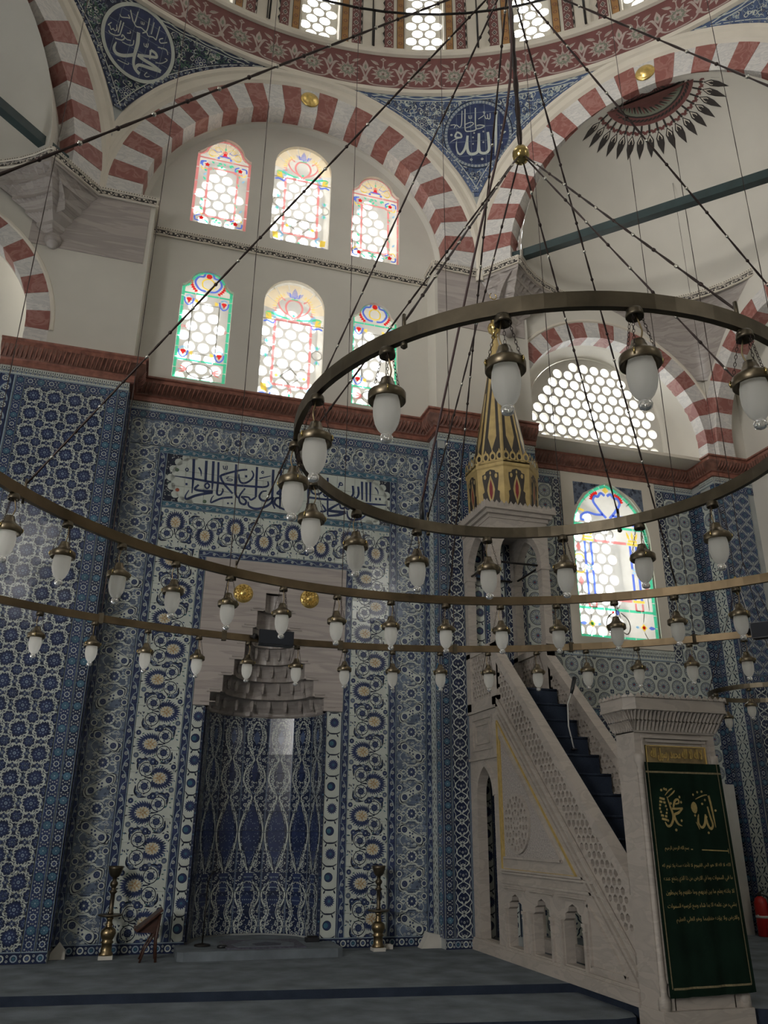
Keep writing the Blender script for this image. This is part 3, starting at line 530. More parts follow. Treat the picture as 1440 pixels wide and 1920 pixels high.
def c_tulip(w, h):
    P = Pat(); q = h/2
    P.rect(0, w*.05, 0, h, 'cobalt', 0); P.rect(w*.95, w, 0, h, 'cobalt', 0)
    for k in range(2):
        cx, cy = w*.5+(w*.04 if k else -w*.04), q*(k+.5); s = 1 if k else -1
        P.stroke([(w*.92, cy-q*.42), (w*.7, cy-q*.52), (w*.3, cy-q*.52), (w*.08, cy-q*.36)], [.006, .016, .016, .006], 'line', 1)
        P.stroke([(w*.88, cy-q*.36), (w*.6, cy-q*.46), (w*.2, cy-q*.42)], [.003, .007, .003], 'white', 2)
        if k:
            P.spikes(cx, cy, .046, .068, 16, 'cobalt', 1, 0, 1.1); P.disc(cx, cy, .050, 'cobalt', 2, 14); P.spikes(cx, cy, .016, .044, 9, 'mid', 3, .2, .6); P.disc(cx, cy, .014, 'turq', 4, 8)
        else:
            P.disc(cx, cy, .052, 'line', 1, 14); P.disc(cx, cy, .046, 'cobalt', 2, 12); P.disc(cx-.012, cy, .028, 'turq', 3, 10)
        for t in (-1, 1): P.leaf(cx+t*w*.34, cy+q*.3, pi/2+t*.5, .05, .02, 'line', 1)
    return P
def c_crest(w, h):
    P = Pat(); n = 5; q = w/n
    P.rect(0, w, 0, h*.12, 'sky', 0)
    for k in range(n):
        cx = q*(k+.5)
        P.disc(cx, h*.42, q*.36, 'line', 1, 8); P.disc(cx, h*.42, q*.24, 'white', 2, 8); P.disc(cx, h*.42, q*.12, 'cobalt', 3, 6)
        P.poly([(cx-q*.12, h*.6), (cx+q*.12, h*.6), (cx, h*.95)], 'line', 1); P.leaf(cx+q*.5, h*.2, pi/2, h*.35, q*.3, 'mid', 1)
        P.rect(cx+q*.4, cx+q*.6, h*.62, h*.8, 'line', 1)
    return P
def c_niche(w, h):
    P = Pat(); rnd = random.Random(9); c = w*.5; n = 11; q = h/n
    P.rect(0, w*.035, 0, h, 'grey', 0); P.rect(w*.965, w, 0, h, 'grey', 0); P.rect(w*.05, w*.065, 0, h, 'line', 0); P.rect(w*.935, w*.95, 0, h, 'line', 0)
    def lens(cy, hh, hw, m, l, k=12):
        L = [(c-hw*sin(pi*i/k)**1.2, cy-hh+2*hh*i/k) for i in range(k+1)]; Rr = [(2*c-x, y) for x, y in L]
        for i in range(k): P.poly([L[i], Rr[i], Rr[i+1], L[i+1]], m, l)
    prof = [(0, .34), (.5, .42), (1.0, .20), (1.5, .40), (2.0, .44), (2.5, .16), (3.0, .05), (3.4, .2), (4.4, .42), (5.2, .44), (6.2, .22), (6.7, .05), (7.1, .24), (7.6, .42), (8.2, .34), (8.7, .05), (9.2, .22), (9.9, .36), (10.4, .28), (10.8, .02)]
    for s in (-1, 1):                                          # white ogee bands with dark rosettes along them
        pts = smooth([(c+s*x*w, y*q) for y, x in prof], 3)
        P.stroke(pts, .030, 'line', 1, flat=True); P.stroke(pts, .019, 'white', 2, flat=True)
        for i in range(0, len(pts), 1):
            if i % 2 == 0: P.disc(pts[i][0], pts[i][1], .0105, 'white', 3, 7); P.disc(pts[i][0], pts[i][1], .0065, 'cobalt' if i % 4 else 'green', 4, 7)
        pts2 = smooth([(c+s*(x*.55+.02)*w, y*q) for y, x in prof], 3)
        P.stroke(pts2, .008, 'white', 1, flat=True)
    lens(q*4.85, q*1.75, w*.37, 'line', 3); lens(q*4.85, q*1.68, w*.345, 'cobalt', 4)
    for i in range(70):
        t = rnd.random()*2-1; y = q*4.85+t*q*1.5; hw = w*.33*sin(pi*(t*.5*.9+.5)); x = c+(rnd.random()*2-1)*hw*.92
        P.disc(x, y, .0062, 'sky', 5, 6); P.disc(x, y, .003, 'cobalt', 6, 5)
    lens(q*8.05, q*.55, w*.12, 'cobalt', 3); lens(q*9.9, q*.4, w*.12, 'mid', 3)
    for yy, ww in ((2.7, .24), (2.2, .17), (1.6, .26)):        # vase
        P.poly([(c-w*ww, q*yy+q*.2), (c-w*ww*.6, q*yy-q*.2), (c+w*ww*.6, q*yy-q*.2), (c+w*ww, q*yy+q*.2)], 'cobalt', 3)
        for k in range(-2, 3): P.disc(c+k*w*ww*.3, q*yy, .007, 'sky', 4, 6)
    for i in range(620):
        x, y, a = rnd.random()*w, rnd.random()*h, rnd.random()*6.28
        if i % 3: P.leaf(x, y, a, .026, .011, rnd.choice(['white', 'white', 'grey', 'sky']), 0)
        else: P.stroke([(x, y), (x+.02*cos(a), y+.02*sin(a)), (x+.026*cos(a+1), y+.026*sin(a+1))], [.005, .009, .004], 'white', 0, 2)
    for i in range(60):
        y = (i+.5)/60*h
        for s in (-1, 1):
            x = c+s*(w*.12+w*.2*abs(sin(i*1.7))); P.disc(x, y, .019, 'white', 2, 9); P.disc(x, y, .012, 'navy', 3, 7); P.disc(x, y, .005, 'sky', 4, 5)
    return P
def c_disc(w, h):
    P = Pat()
    for ox in (0,):
        x, y, r = w*.5, h*.5, min(w, h)*.44
        P.ring(x, y, r*.92, r, 'line', 1, 20); P.ring(x, y, r*.82, r*.88, 'grey', 1, 20)
        for i in range(18):
            a = 2*pi*i/18; P.stroke([(x+r*.36*cos(a), y+r*.36*sin(a)), (x+r*.62*cos(a+.08), y+r*.62*sin(a+.08)), (x+r*.84*cos(a), y+r*.84*sin(a))], [.006, .0075, .004], 'line' if i % 2 else 'grey', 1, 2)
            P.disc(x+r*.74*cos(a+.17), y+r*.74*sin(a+.17), .007, 'grey', 1, 6)
        P.disc(x, y, r*.34, 'grey', 2, 14); P.spikes(x, y, r*.14, r*.34, 8, 'white', 3, 0, .4); P.disc(x, y, r*.2, 'cobalt', 3, 10); P.disc(x, y, r*.09, 'red', 4, 8)
    for i in range(4):
        a = pi/2*i+pi/4; P.disc(.022*cos(a), .022*sin(a), .015, 'line', 1, 8); P.disc(.022*cos(a), .022*sin(a), .007, 'mid', 2, 6)
        a -= pi/4; P.leaf(.012*cos(a), .012*sin(a), a, .034, .014, 'grey', 1)
    P.disc(0, 0, .010, 'white', 2, 6)
    return P
def c_leafy(w, h):
    P = Pat()
    for i in range(2):
        for j in range(2):
            x, y = w*(.25+.5*i), h*(.25+.5*j); s = 1 if (i+j) % 2 else -1
            P.stroke([(x-s*w*.2, y-h*.22), (x-s*w*.02, y-h*.06), (x+s*w*.02, y+h*.06), (x+s*w*.2, y+h*.22)], [.004, .022, .022, .004], 'line', 1)
            P.stroke([(x-s*w*.14, y-h*.15), (x, y), (x+s*w*.14, y+h*.15)], [.002, .006, .002], 'turq', 2)
            P.leaf(x+s*w*.03, y-h*.16, -s*.6+(0 if s > 0 else pi), .05, .024, 'navy', 1); P.disc(x-s*w*.15, y+h*.1, .014, 'line', 1, 8); P.disc(x-s*w*.15, y+h*.1, .008, 'cobalt', 2, 6)
    return P
def c_ogee(w, h):
    P = Pat(); rnd = random.Random(4)
    def og(cx, cy, hw, hh, wd, m, l):
        for s in (-1, 1):
            P.stroke([(cx, cy-hh), (cx+s*hw*.45, cy-hh*.62), (cx+s*hw, cy), (cx+s*hw*.45, cy+hh*.62), (cx, cy+hh)], wd, m, l, 3)
    for cx, cy in ((.5, .5), (0, 0)):
        og(cx*w, cy*h, w*.48, h*.5, .016, 'white', 1); og(cx*w, cy*h, w*.48, h*.5, .005, 'mid', 2); og(cx*w, cy*h, w*.3, h*.3, .006, 'sky', 1)
        rosette(P, cx*w, cy*h, w*.14, 2, 'turq', 'sky', n=10); P.spikes(cx*w, cy*h, w*.15, w*.22, 10, 'mid', 1)
        for s in (-1, 1): P.leaf(cx*w, cy*h+s*h*.2, s*pi/2, .05, .02, 'white', 2)
    for i in range(30): P.leaf(rnd.random()*w, rnd.random()*h, rnd.random()*6.28, .02, .008, rnd.choice(['sky', 'mid', 'white']), 0)
    return P
def c_arab(w, h):
    P = Pat()
    for s in (-1, 1):
        P.stroke([(w*.5+s*w*.03, 0), (w*.5+s*w*.28, h*.12), (w*.5+s*w*.3, h*.25), (w*.5+s*w*.04, h*.4), (w*.5+s*w*.3, h*.58), (w*.5+s*w*.3, h*.78), (w*.5+s*w*.03, h)], [.008, .014, .012, .010, .014, .012, .008], 'white', 1, 3)
        P.stroke([(w*.5+s*w*.42, h*.05), (w*.5+s*w*.34, h*.35), (w*.5+s*w*.44, h*.5), (w*.5+s*w*.34, h*.7), (w*.5+s*w*.42, h*.95)], .007, 'white', 1, 3)
        for y in (.2, .7): rosette(P, w*.5+s*w*.16, h*y, w*.07, 2, 'cobalt', 'white', n=6)
        for y in (.05, .45, .9): P.leaf(w*.5+s*w*.05, h*y, .9*s+(0 if s > 0 else pi), .035, .016, 'white', 2)
        P.rect(w*.5+s*w*.47, w*.5+s*w*.5, 0, h, 'sky', 0) if s > 0 else P.rect(0, w*.03, 0, h, 'sky', 0)
    for y in (.12, .4, .66, .92): P.ring(w*.5, h*y, .007, .013, 'white', 2, 8)
    return P
def c_base(w, h):
    P = Pat()
    P.rect(0, w, h*.9, h, 'sky', 0)
    for k in range(2):
        x = w*(.25+.5*k)
        P.ring(x, h*.45, h*.2, h*.32, 'sky' if k else 'white', 1, 10); P.disc(x, h*.45, h*.14, 'turq' if k else 'mid', 1, 8)
        for s in (-1, 1): P.ring(x+w*.25, h*(.45+s*.2), h*.06, h*.11, 'white', 1, 6)
    return P
def c_chain(w, h):
    P = Pat()
    P.rect(0, w*.06, 0, h, 'cobalt', 0); P.rect(w*.94, w, 0, h, 'cobalt', 0)
    for k in range(3):
        y = h*(k+.5)/3; s = 1 if k % 2 else -1
        P.leaf(w*.5-s*w*.3, y-.02, pi/2-s*.5, .055, .026, 'cobalt', 1); P.leaf(w*.5+s*w*.3, y-.01, pi/2+s*.4, .05, .024, 'line', 1); P.disc(w*.5, y+h/6, .012, 'line', 1, 8)
    return P
FIELD = ('field', 1, 1, c_field, 'navy'); PAIS = ('pais', 1, 4, c_paisley, 'grey')
VINE = ('vine', 2, 3, c_vine, 'white'); VINEH = ('vineh', 3, 2, c_vine_h, 'white')
BORD = ('bord', 1, 1, c_border, 'cobalt'); BORDH = ('bordh', 1, 1, c_border_h, 'cobalt'); BORDT = ('bordt', 1, 1, c_border_h, 'turq')
BLUE = ('blue', 1, 1, c_blue, 'cobalt'); BLUEH = ('blueh', 1, 1, c_blue_h, 'cobalt'); BLUEN = ('bluen', 1, 1, c_blue, 'navy')
TULIP = ('tulip', 1, 2, c_tulip, 'white'); CREST = ('crest', 1, 1, c_crest, 'white'); NICHE = ('niche', 1, 11, c_niche, 'navy')
DISC = ('disc', 1, 1, c_disc, 'white'); LEAFY = ('leafy', 1, 1, c_leafy, 'white'); OGEE = ('ogee', 1, 1, c_ogee, 'cobalt')
ARAB = ('arab', 1, 1, c_arab, 'navy'); BASE = ('base', 1, 1, c_base, 'navy'); CHAIN = ('chain', 1, 1, c_chain, 'white')
# ================================================================== the setting
CX, CY = 1.5, 2.7                       # axis of the dome
ZS, RS = 9.89, 7.47                     # sphere of the pendentives
YQ, YL, YR, YB, YP = 10.0, 9.555, 9.64, 10.31, 9.745   # mihrab wall, left pier, right pier, bay wall, far pier
ZC0, ZC1 = 6.55, 6.85                   # brown cornice
UP = lambda x, y: (lambda u, v, d=0: None)
def S(name, mb, label=None, parent=None): return mb.build(name, parent, None if parent else 'structure', label)

# ---------------------------------------------------------------- floor and carpeted steps
mb = MB()
mb.box(-9, 12, -6, 6.2, -.75, -.33, CARPET)
floor = S('floor', mb, 'blue grey carpeted floor of the prayer hall')
def step_slab(name, pts, z0, z1, label):
    mb = MB(); fr = frame((0, 0, 0), (1, 0, 0), (0, 1, 0), (0, 0, 1))
    n = len(pts); r = .035
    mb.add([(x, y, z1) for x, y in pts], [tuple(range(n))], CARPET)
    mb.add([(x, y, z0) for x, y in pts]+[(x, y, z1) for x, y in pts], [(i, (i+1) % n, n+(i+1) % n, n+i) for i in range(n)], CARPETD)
    return S(name, mb, label)
step_slab('floor_terrace_upper', [(-6, 7.93), (-.8, 7.86), (4.0, 7.36), (4.0, 11.2), (-6, 11.2)], -.4, 0, 'upper carpeted terrace in front of the tiled wall')
step_slab('floor_terrace_middle', [(-6, 7.0), (-.9, 6.95), (3.75, 6.3), (3.93, 6.33), (4.0, 6.5), (4.0, 7.5), (-6, 8.2)], -.5, -.07, 'middle carpeted terrace, one shallow step down')
step_slab('floor_terrace_lower', [(-6, 6.6), (-.9, 6.5), (2.6, 5.95), (3.7, 5.86), (3.95, 5.98), (4.0, 6.4), (-6, 7.3)], -.6, -.135, 'lower carpeted terrace edge with rounded corner')
step_slab('floor_right', [(4.0, 6.4), (4.9, 6.0), (12, 6.0), (12, 11.2), (4.0, 11.2)], -.6, -.0, 'carpet beside the pulpit lit by daylight')

# ---------------------------------------------------------------- shell behind and beside the viewer
mb = MB()
mb.box(-9.2, 12.2, -6.2, -6.0, -.6, 12.6, PLASTER); wall_back = S('wall_back', mb)
mb = MB(); mb.box(-9.2, -9.0, -6, 11.3, -.6, 12.6, PLASTER); S('wall_left', mb)
mb = MB(); mb.box(-9.2, -2.1, 10.35, 10.6, -.6, 12.6, PLASTER); S('wall_bay_left', mb)
mb = MB(); mb.plate(frame((0, 0, 12.62), (1, 0, 0), (0, 1, 0), (0, 0, 1)), rect(-9.2, 12.2, -6.2, 10.0), [arc(CX, CY, 6.97, 0, 354, 59)], 0, .1, PLASTER); S('ceiling_flat', mb)
mb = MB(); mb.box(12.0, 12.2, -6, 11.3, -.6, 12.6, PLASTER); S('wall_right', mb)

# ---------------------------------------------------------------- mihrab wall (recessed centre)
mb = MB(); f = wallY(YQ)
mb.plate(f, rect(-.62, 3.63, -.1, ZC1), [rect(.715, 2.225, -.05, 4.28)], -.25, 0, GROUT)
wall_q = S('wall_mihrab', mb, 'recessed wall of blue and white glazed tiles around the niche')
def PQ(x0, x1, z0, z1, nx, nz, cell, name='tile', skip=None, iz0=0, par=None, y=YQ): panel(par or wall_q, (0, y, 0), 0, x0, x1, z0, z1, nx, nz, cell, name, skip, iz0=iz0)
PQ(-.60, 3.61, 6.43, 6.55, 17, 1, CREST, 'border_tile'); PQ(-.60, 3.61, 6.31, 6.43, 17, 1, BLUEH, 'border_tile')
PQ(-.535, 3.52, 5.935, 6.305, 16, 2, ('paish', 4, 2, c_paisley_h, 'grey'))
ZT = 6.305
for xa, xb, top, cell in ((-.60, -.535, ZT, BORD), (3.525, 3.61, ZT, BORD)): PQ(xa, xb, .11, top, 1, 25, cell, 'border_tile')
for xa, xb in ((-.533, -.153), (3.13, 3.52)): PQ(xa, xb, .11, 5.93, 1, 24, PAIS)
for xa, xb in ((-.148, -.043), (3.02, 3.125)): PQ(xa, xb, .11, 5.84, 1, 23, BORD, 'border_tile')
PQ(-.148, 3.125, 5.84, 5.93, 13, 1, BORDT, 'border_tile')
PQ(-.04, 3.017, 5.08, 5.17, 12, 1, BORDT, 'border_tile')
for xa, xb in ((-.038, .482), (2.512, 3.015)): PQ(xa, xb, .11, 4.56, 2, 18, VINE)
PQ(-.038, 3.015, 4.56, 5.075, 12, 2, VINEH)
for xa, xb in ((.485, .578), (2.42, 2.51)): PQ(xa, xb, .11, 4.47, 1, 18, BORD, 'border_tile')
PQ(.485, 2.51, 4.47, 4.555, 8, 1, BORDH, 'border_tile')
for xa, xb in ((.582, .733), (2.21, 2.418)): PQ(xa, xb, .11, 2.61, 1, 10, TULIP)
for xa, xb in ((-.60, .733), (2.21, 3.61)): PQ(xa, xb, .0, .11, 6, 1, BASE, 'base_tile')
# inscription panel: white field tiles, cusped spandrels and the blue script
def c_script(w, h):
    P = Pat(); X0, Z0 = -.04, 5.17
    outer = []
    zc, hh = 5.505, .325
    for k in range(9): a = pi/2+pi*k/8; outer.append((.30+.27*cos(a), zc+hh*sin(a)))
    rr = []
    for k in range(9): a = -pi/2+pi*k/8; rr.append((2.72+.27*cos(a), zc+hh*sin(a)))
    sh = lambda q: (q[0]-X0, q[1]-Z0)
    ring = outer+rr
    for i in range(len(ring)): P.poly([sh((1.5, zc)), sh(ring[i]), sh(ring[(i+1) % len(ring)])], 'white', 1)
    for L in (outer, rr):                                     # cusps along the ends
        for x, z in L: P.disc(x-X0, z-Z0, .052, 'white', 1, 10); P.disc(x-X0, z-Z0, .060, 'line', 0, 10)
    rnd = random.Random(2)
    for i in range(420):
        x = rnd.choice([rnd.uniform(-.03, .34), rnd.uniform(2.66, 3.0)]); z = rnd.uniform(5.17, 5.83); a = rnd.random()*6.28
        P.stroke([(x-X0, z-Z0), (x-X0+.014*cos(a), z-Z0+.014*sin(a)), (x-X0+.016*cos(a+1.2), z-Z0+.016*sin(a+1.2))], .0045, 'white' if i % 3 else 'green', 0, 2)
    for pts, ww in INSCRIPTION: P.stroke([sh(p) for p in pts], [q*1.45 for q in ww], 'cobalt', 3)
    for x, z, m in ((.10, 5.62, 'green'), (.13, 5.34, 'red'), (.49, 5.22, 'green'), (2.86, 5.33, 'green')):
        P.disc(x-X0, z-Z0, .026, m, 3, 10); P.spikes(x-X0, z-Z0, .008, .022, 6, 'gold', 4, 0, .5)
    return P
PQ(-.04, 3.017, 5.17, 5.838, 12, 3, ('script', 12, 3, c_script, 'line'), 'inscription_tile')

# upper part of the centre wall, with six arched windows
def win_outline(u0, v0, w, h, kind):
    """outline of a window, counter-clockwise, u0 = centre, v0 = sill"""
    if kind == 'round': return [(u0-w/2, v0), (u0+w/2, v0)]+arc(u0, v0+h-w/2, w/2, 0, 180, 16)
    if kind == 'shoulder':
        r = w*.36; s = v0+h-r-w*.06
        return [(u0-w/2, v0), (u0+w/2, v0), (u0+w/2, s), (u0+w*.44, s+w*.02), (u0+w*.39, s+w*.07)]+arc(u0, s+w*.06, r, 8, 172, 16)+[(u0-w*.39, s+w*.07), (u0-w*.44, s+w*.02), (u0-w/2, s)]
    if kind == 'point':
        R = w*.72; e = R-w/2; s = v0+h-math.sqrt(R*R-e*e)
        a1 = math.degrees(math.acos(e/R))
        return [(u0-w/2, v0), (u0+w/2, v0)]+arc(u0-e, s, R, 0, a1, 10)+arc(u0+e, s, R, 180-a1, 180, 10)[1:]
WINS = [(.285, 9.69, .83, 1.72, 'shoulder', 'rose'), (1.53, 9.67, .92, 1.95, 'round', 'crown'), (2.75, 9.65, .80, 1.70, 'shoulder', 'rose'),
        (.245, 7.01, .73, 1.85, 'shoulder', 'tulip'), (1.52, 6.97, .91, 2.0, 'round', 'crown'), (2.775, 7.02, .70, 1.82, 'shoulder', 'tulip')]
mb = MB()
lun = arc(1.50, 9.62, 2.26, -4, 184, 40)
mb.plate(f, [(-.62, ZC1-.02), (3.63, ZC1-.02), (3.63, 9.4), (3.76, 9.4)]+lun+[(-.76, 9.4), (-.62, 9.4)], [win_outline(*w[:5]) for w in WINS], -.62, 0, PLASTER, CREAM)
wall_u = S('wall_mihrab_upper', mb, 'cream plaster wall with six stained glass windows')

# ---------------------------------------------------------------- piers
def pier(name, x0, x1, y, top, label):
    mb = MB(); mb.box(x0, x1, y, 10.9, -.1, ZC0+.02, GROUT); mb.box(x0+(.45 if x0 < 0 else 0), x1, y, 10.9, ZC0+.02, top, PLASTER); return S(name, mb, label)
pier_l = pier('wall_pier_left', -2.15, -.61, YL, 9.42, 'tiled pier projecting left of the mihrab wall')
pier_r = pier('wall_pier_right', 3.615, 5.15, YR, 9.42, 'tiled pier projecting behind the pulpit')
def PP(par, y, x0, x1, z0, z1, nx, nz, cell, name='tile'): panel(par, (0, y, 0), 0, x0, x1, z0, z1, nx, nz, cell, name)
PP(pier_l, YL, -2.14, -.61, 6.43, 6.55, 6, 1, CREST, 'border_tile'); PP(pier_l, YL, -1.83, -.85, 6.31, 6.43, 4, 1, BLUEH, 'border_tile')
PP(pier_l, YL, -1.825, -.86, .11, 6.305, 4, 25, FIELD); PP(pier_l, YL, -.853, -.735, .11, 6.43, 1, 26, BLUE, 'border_tile')
PP(pier_l, YL, -.728, -.612, .11, 6.43, 1, 26, BLUEN, 'border_tile'); PP(pier_l, YL, -1.935, -1.83, .11, 6.43, 1, 26, BLUE, 'border_tile')
PP(pier_l, YL, -2.14, -1.94, 2.0, 6.43, 1, 18, BORD, 'border_tile'); PP(pier_l, YL, -1.83, -.61, 0, .11, 5, 1, BASE, 'base_tile')
panel(pier_l, (-.61, 0, 0), pi/2, YL, 9.77, .11, 6.43, 1, 26, BLUEN, 'border_tile'); panel(pier_l, (-.61, 0, 0), pi/2, 9.775, 9.99, .11, 6.43, 1, 26, BORD, 'border_tile')
PP(pier_r, YR, 3.615, 5.14, 6.43, 6.55, 6, 1, CREST, 'border_tile'); PP(pier_r, YR, 3.725, 5.14, 6.31, 6.43, 6, 1, BLUEH, 'border_tile')
for xa, xb, nx, cell, nm in ((3.615, 3.72, 1, BLUEN, 'border_tile'), (3.73, 3.955, 1, ARAB, 'tile'), (3.96, 4.09, 1, BLUE, 'border_tile'), (4.095, 4.24, 1, TULIP, 'border_tile'),
                            (4.245, 4.40, 1, BLUE, 'border_tile'), (4.405, 4.55, 1, TULIP, 'border_tile'), (4.56, 4.86, 1, ARAB, 'tile'), (4.87, 5.14, 1, DISC, 'tile')):
    PP(pier_r, YR, xa, xb, .11, 6.305, nx, 25, cell, nm)
PP(pier_r, YR, 3.615, 4.0, 0, .11, 2, 1, BASE, 'base_tile')
panel(pier_r, (3.615, 0, 0), -pi/2, -9.80, -YR, .11, 6.43, 1, 26, BLUE, 'border_tile'); panel(pier_r, (3.615, 0, 0), -pi/2, -9.99, -9.805, .11, 6.43, 1, 26, CHAIN, 'border_tile')

# ---------------------------------------------------------------- right bay: tiled wall with a big window, arch and lattice window above
mb = MB(); fb = wallY(YB)
BW = (6.735, 3.92, 1.36, 2.53)
mb.plate(fb, rect(5.15, 8.34, -.1, ZC1), [win_outline(*BW, 'point')], -.9, 0, GROUT, PLASTER)
wall_b = S('wall_bay_right', mb, 'tiled wall of the right hand bay with a stained glass window')
def inframe(u, v): return 5.90 < u < 7.60 and 3.80 < v < 6.56
def PB(x0, x1, z0, z1, nx, nz, cell, name='tile', skip=None): panel(wall_b, (0, YB, 0), 0, x0, x1, z0, z1, nx, nz, cell, name, skip)
PB(5.16, 5.9, 6.43, 6.55, 3, 1, CREST, 'border_tile'); PB(7.6, 8.33, 6.43, 6.55, 3, 1, CREST, 'border_tile'); PB(5.16, 5.74, 6.31, 6.43, 2, 1, BLUEH, 'border_tile'); PB(7.77, 8.33, 6.31, 6.43, 2, 1, BLUEH, 'border_tile')
PB(5.75, 5.9, 3.62, 6.43, 1, 12, ARAB, 'border_tile'); PB(7.605, 7.76, 3.62, 6.43, 1, 12, ARAB, 'border_tile'); PB(5.75, 7.76, 3.63, 3.79, 8, 1, CREST, 'border_tile')
PB(5.24, 5.74, 3.63, 6.305, 2, 11, DISC); PB(7.77, 8.22, 3.63, 6.305, 2, 11, DISC); PB(5.24, 8.22, 2.90, 3.62, 12, 3, DISC)
PB(8.225, 8.33, 2.7, 6.305, 1, 14, BLUEN, 'border_tile'); PB(5.24, 7.80, 2.76, 2.89, 10, 1, BLUEH, 'border_tile'); PB(7.81, 8.22, 1.0, 2.89, 2, 8, DISC); PB(5.24, 7.80, .9, 2.75, 8, 6, ARAB)
PB(8.225, 8.33, 0, 2.7, 1, 10, BLUEN, 'border_tile')
PB(5.24, 8.22, .0, .9, 12, 3, ('leafy', 1, 1, c_leafy, 'white'))
mb = MB()                                                       # stone frame of the big window
mb.plate(fb, rect(5.905, 7.60, 3.80, 6.55), [win_outline(BW[0], BW[1], BW[2], BW[3], 'point')], -.02, .03, CREAM)
fo = MB()
for s in (-1, 1):                                               # carved spandrels
    P = Pat(); x = 6.735+s*.30
    pts = [(6.735+s*.13, 6.40), (6.735+s*.62, 6.40), (6.735+s*.62, 5.98), (6.735+s*.45, 6.22)]
    P.poly(pts, 'grey', 0)
    rnd = random.Random(5)
    for i in range(60):
        a = rnd.uniform(.15, .6); zz = rnd.uniform(6.02, 6.39)
        if inpoly(6.735+s*a, zz, pts): P.ring(6.735+s*a, zz, .010, .018, 'line', 1, 7)
    inlay(mb, P, fb, .03)
S('window_frame_bay', mb, 'pale stone frame with carved grey spandrels around the bay window')

pier_f = MB(); pier_f.box(8.34, 9.06, YP, 11.0, -.1, ZC0+.02, GROUT); pier_f.box(8.43, 9.06, YP, 11.0, ZC0+.02, 9.6, PLASTER)
pier_f = S('wall_pier_far', pier_f, 'tiled pier at the far right corner')
panel(pier_f, (8.34, 0, 0), -pi/2, -10.30, -10.19, 0, 6.43, 1, 26, BLUEN, 'border_tile'); panel(pier_f, (8.34, 0, 0), -pi/2, -10.185, -10.09, 0, 6.43, 1, 26, BLUE, 'border_tile')
panel(pier_f, (8.34, 0, 0), -pi/2, -10.085, -9.84, 0, 5.2, 1, 21, LEAFY, 'tile'); panel(pier_f, (8.34, 0, 0), -pi/2, -10.085, -9.84, 5.2, 6.3, 1, 4, DISC, 'tile')
panel(pier_f, (8.34, 0, 0), -pi/2, -9.835, -YP, 0, 6.43, 1, 26, BLUE, 'border_tile'); panel(pier_f, (8.34, 0, 0), -pi/2, -10.085, -YP, 6.43, 6.55, 2, 1, CREST, 'border_tile')
PP(pier_f, YP, 8.345, 8.45, 0, 6.43, 1, 26, BLUEN, 'border_tile'); PP(pier_f, YP, 8.455, 8.94, 3.4, 6.305, 2, 12, OGEE); PP(pier_f, YP, 8.455, 8.94, 0, 3.3, 2, 13, ARAB); PP(pier_f, YP, 8.455, 9.05, 6.31, 6.43, 2, 1, BLUEH, 'border_tile'); PP(pier_f, YP, 8.345, 9.05, 6.43, 6.55, 3, 1, CREST, 'border_tile')
PP(pier_f, YP, 8.455, 8.94, 3.305, 3.395, 2, 1, BLUEH, 'border_tile')
mb = MB(); mb.box(9.06, 9.5, 3.0, 11, -.1, 12.0, PLASTER); S('wall_aisle_right', mb)

# ---------------------------------------------------------------- brown carved cornice running round piers and recesses
PROF = [(0, 0), (.05, .0), (.05, .06), (.08, .075), (.10, .12), (.15, .17), (.17, .22), (.17, .265), (.20, .275), (.20, .30), (0, .31)]
def cornice(name, path, label):
    mb = MB(); mb.sweep(path, [(o, z) for o, z in PROF[:4]], BROWN2); mb.sweep(path, PROF[3:7], BROWN, smooth=True); mb.sweep(path, PROF[6:], BROWN2)
    # carved leaf ridges on the ovolo
    for i in range(len(path)-1):
        a, b = Vector(path[i][:2]), Vector(path[i+1][:2]); L = (b-a).length; t = (b-a).normalized(); n = Vector((t.y, -t.x)); k = int(L/.055)
        for j in range(k):
            p = a+t*(j+.5)*L/k
            q0 = p+n*.088-t*.02; q1 = p+n*.142; q2 = p+n*.176+t*.02
            mb.tube([(q0.x, q0.y, ZC0+.085), (q1.x, q1.y, ZC0+.155), (q2.x, q2.y, ZC0+.235)], [.006, .011, .006], BROWN2, 4)
    return S(name, mb, label)
z = ZC0
cornice('trim_1', [(-2.15, YL, z), (-.61, YL, z), (-.61, YQ, z), (3.615, YQ, z), (3.615, YR, z), (5.15, YR, z)], 'brown carved cornice above the mihrab tiles')
cornice('trim_2', [(5.15, YB, z), (8.34, YB, z), (8.34, YP, z), (9.06, YP, z), (9.06, 6, z)], 'brown carved cornice above the bay tiles')

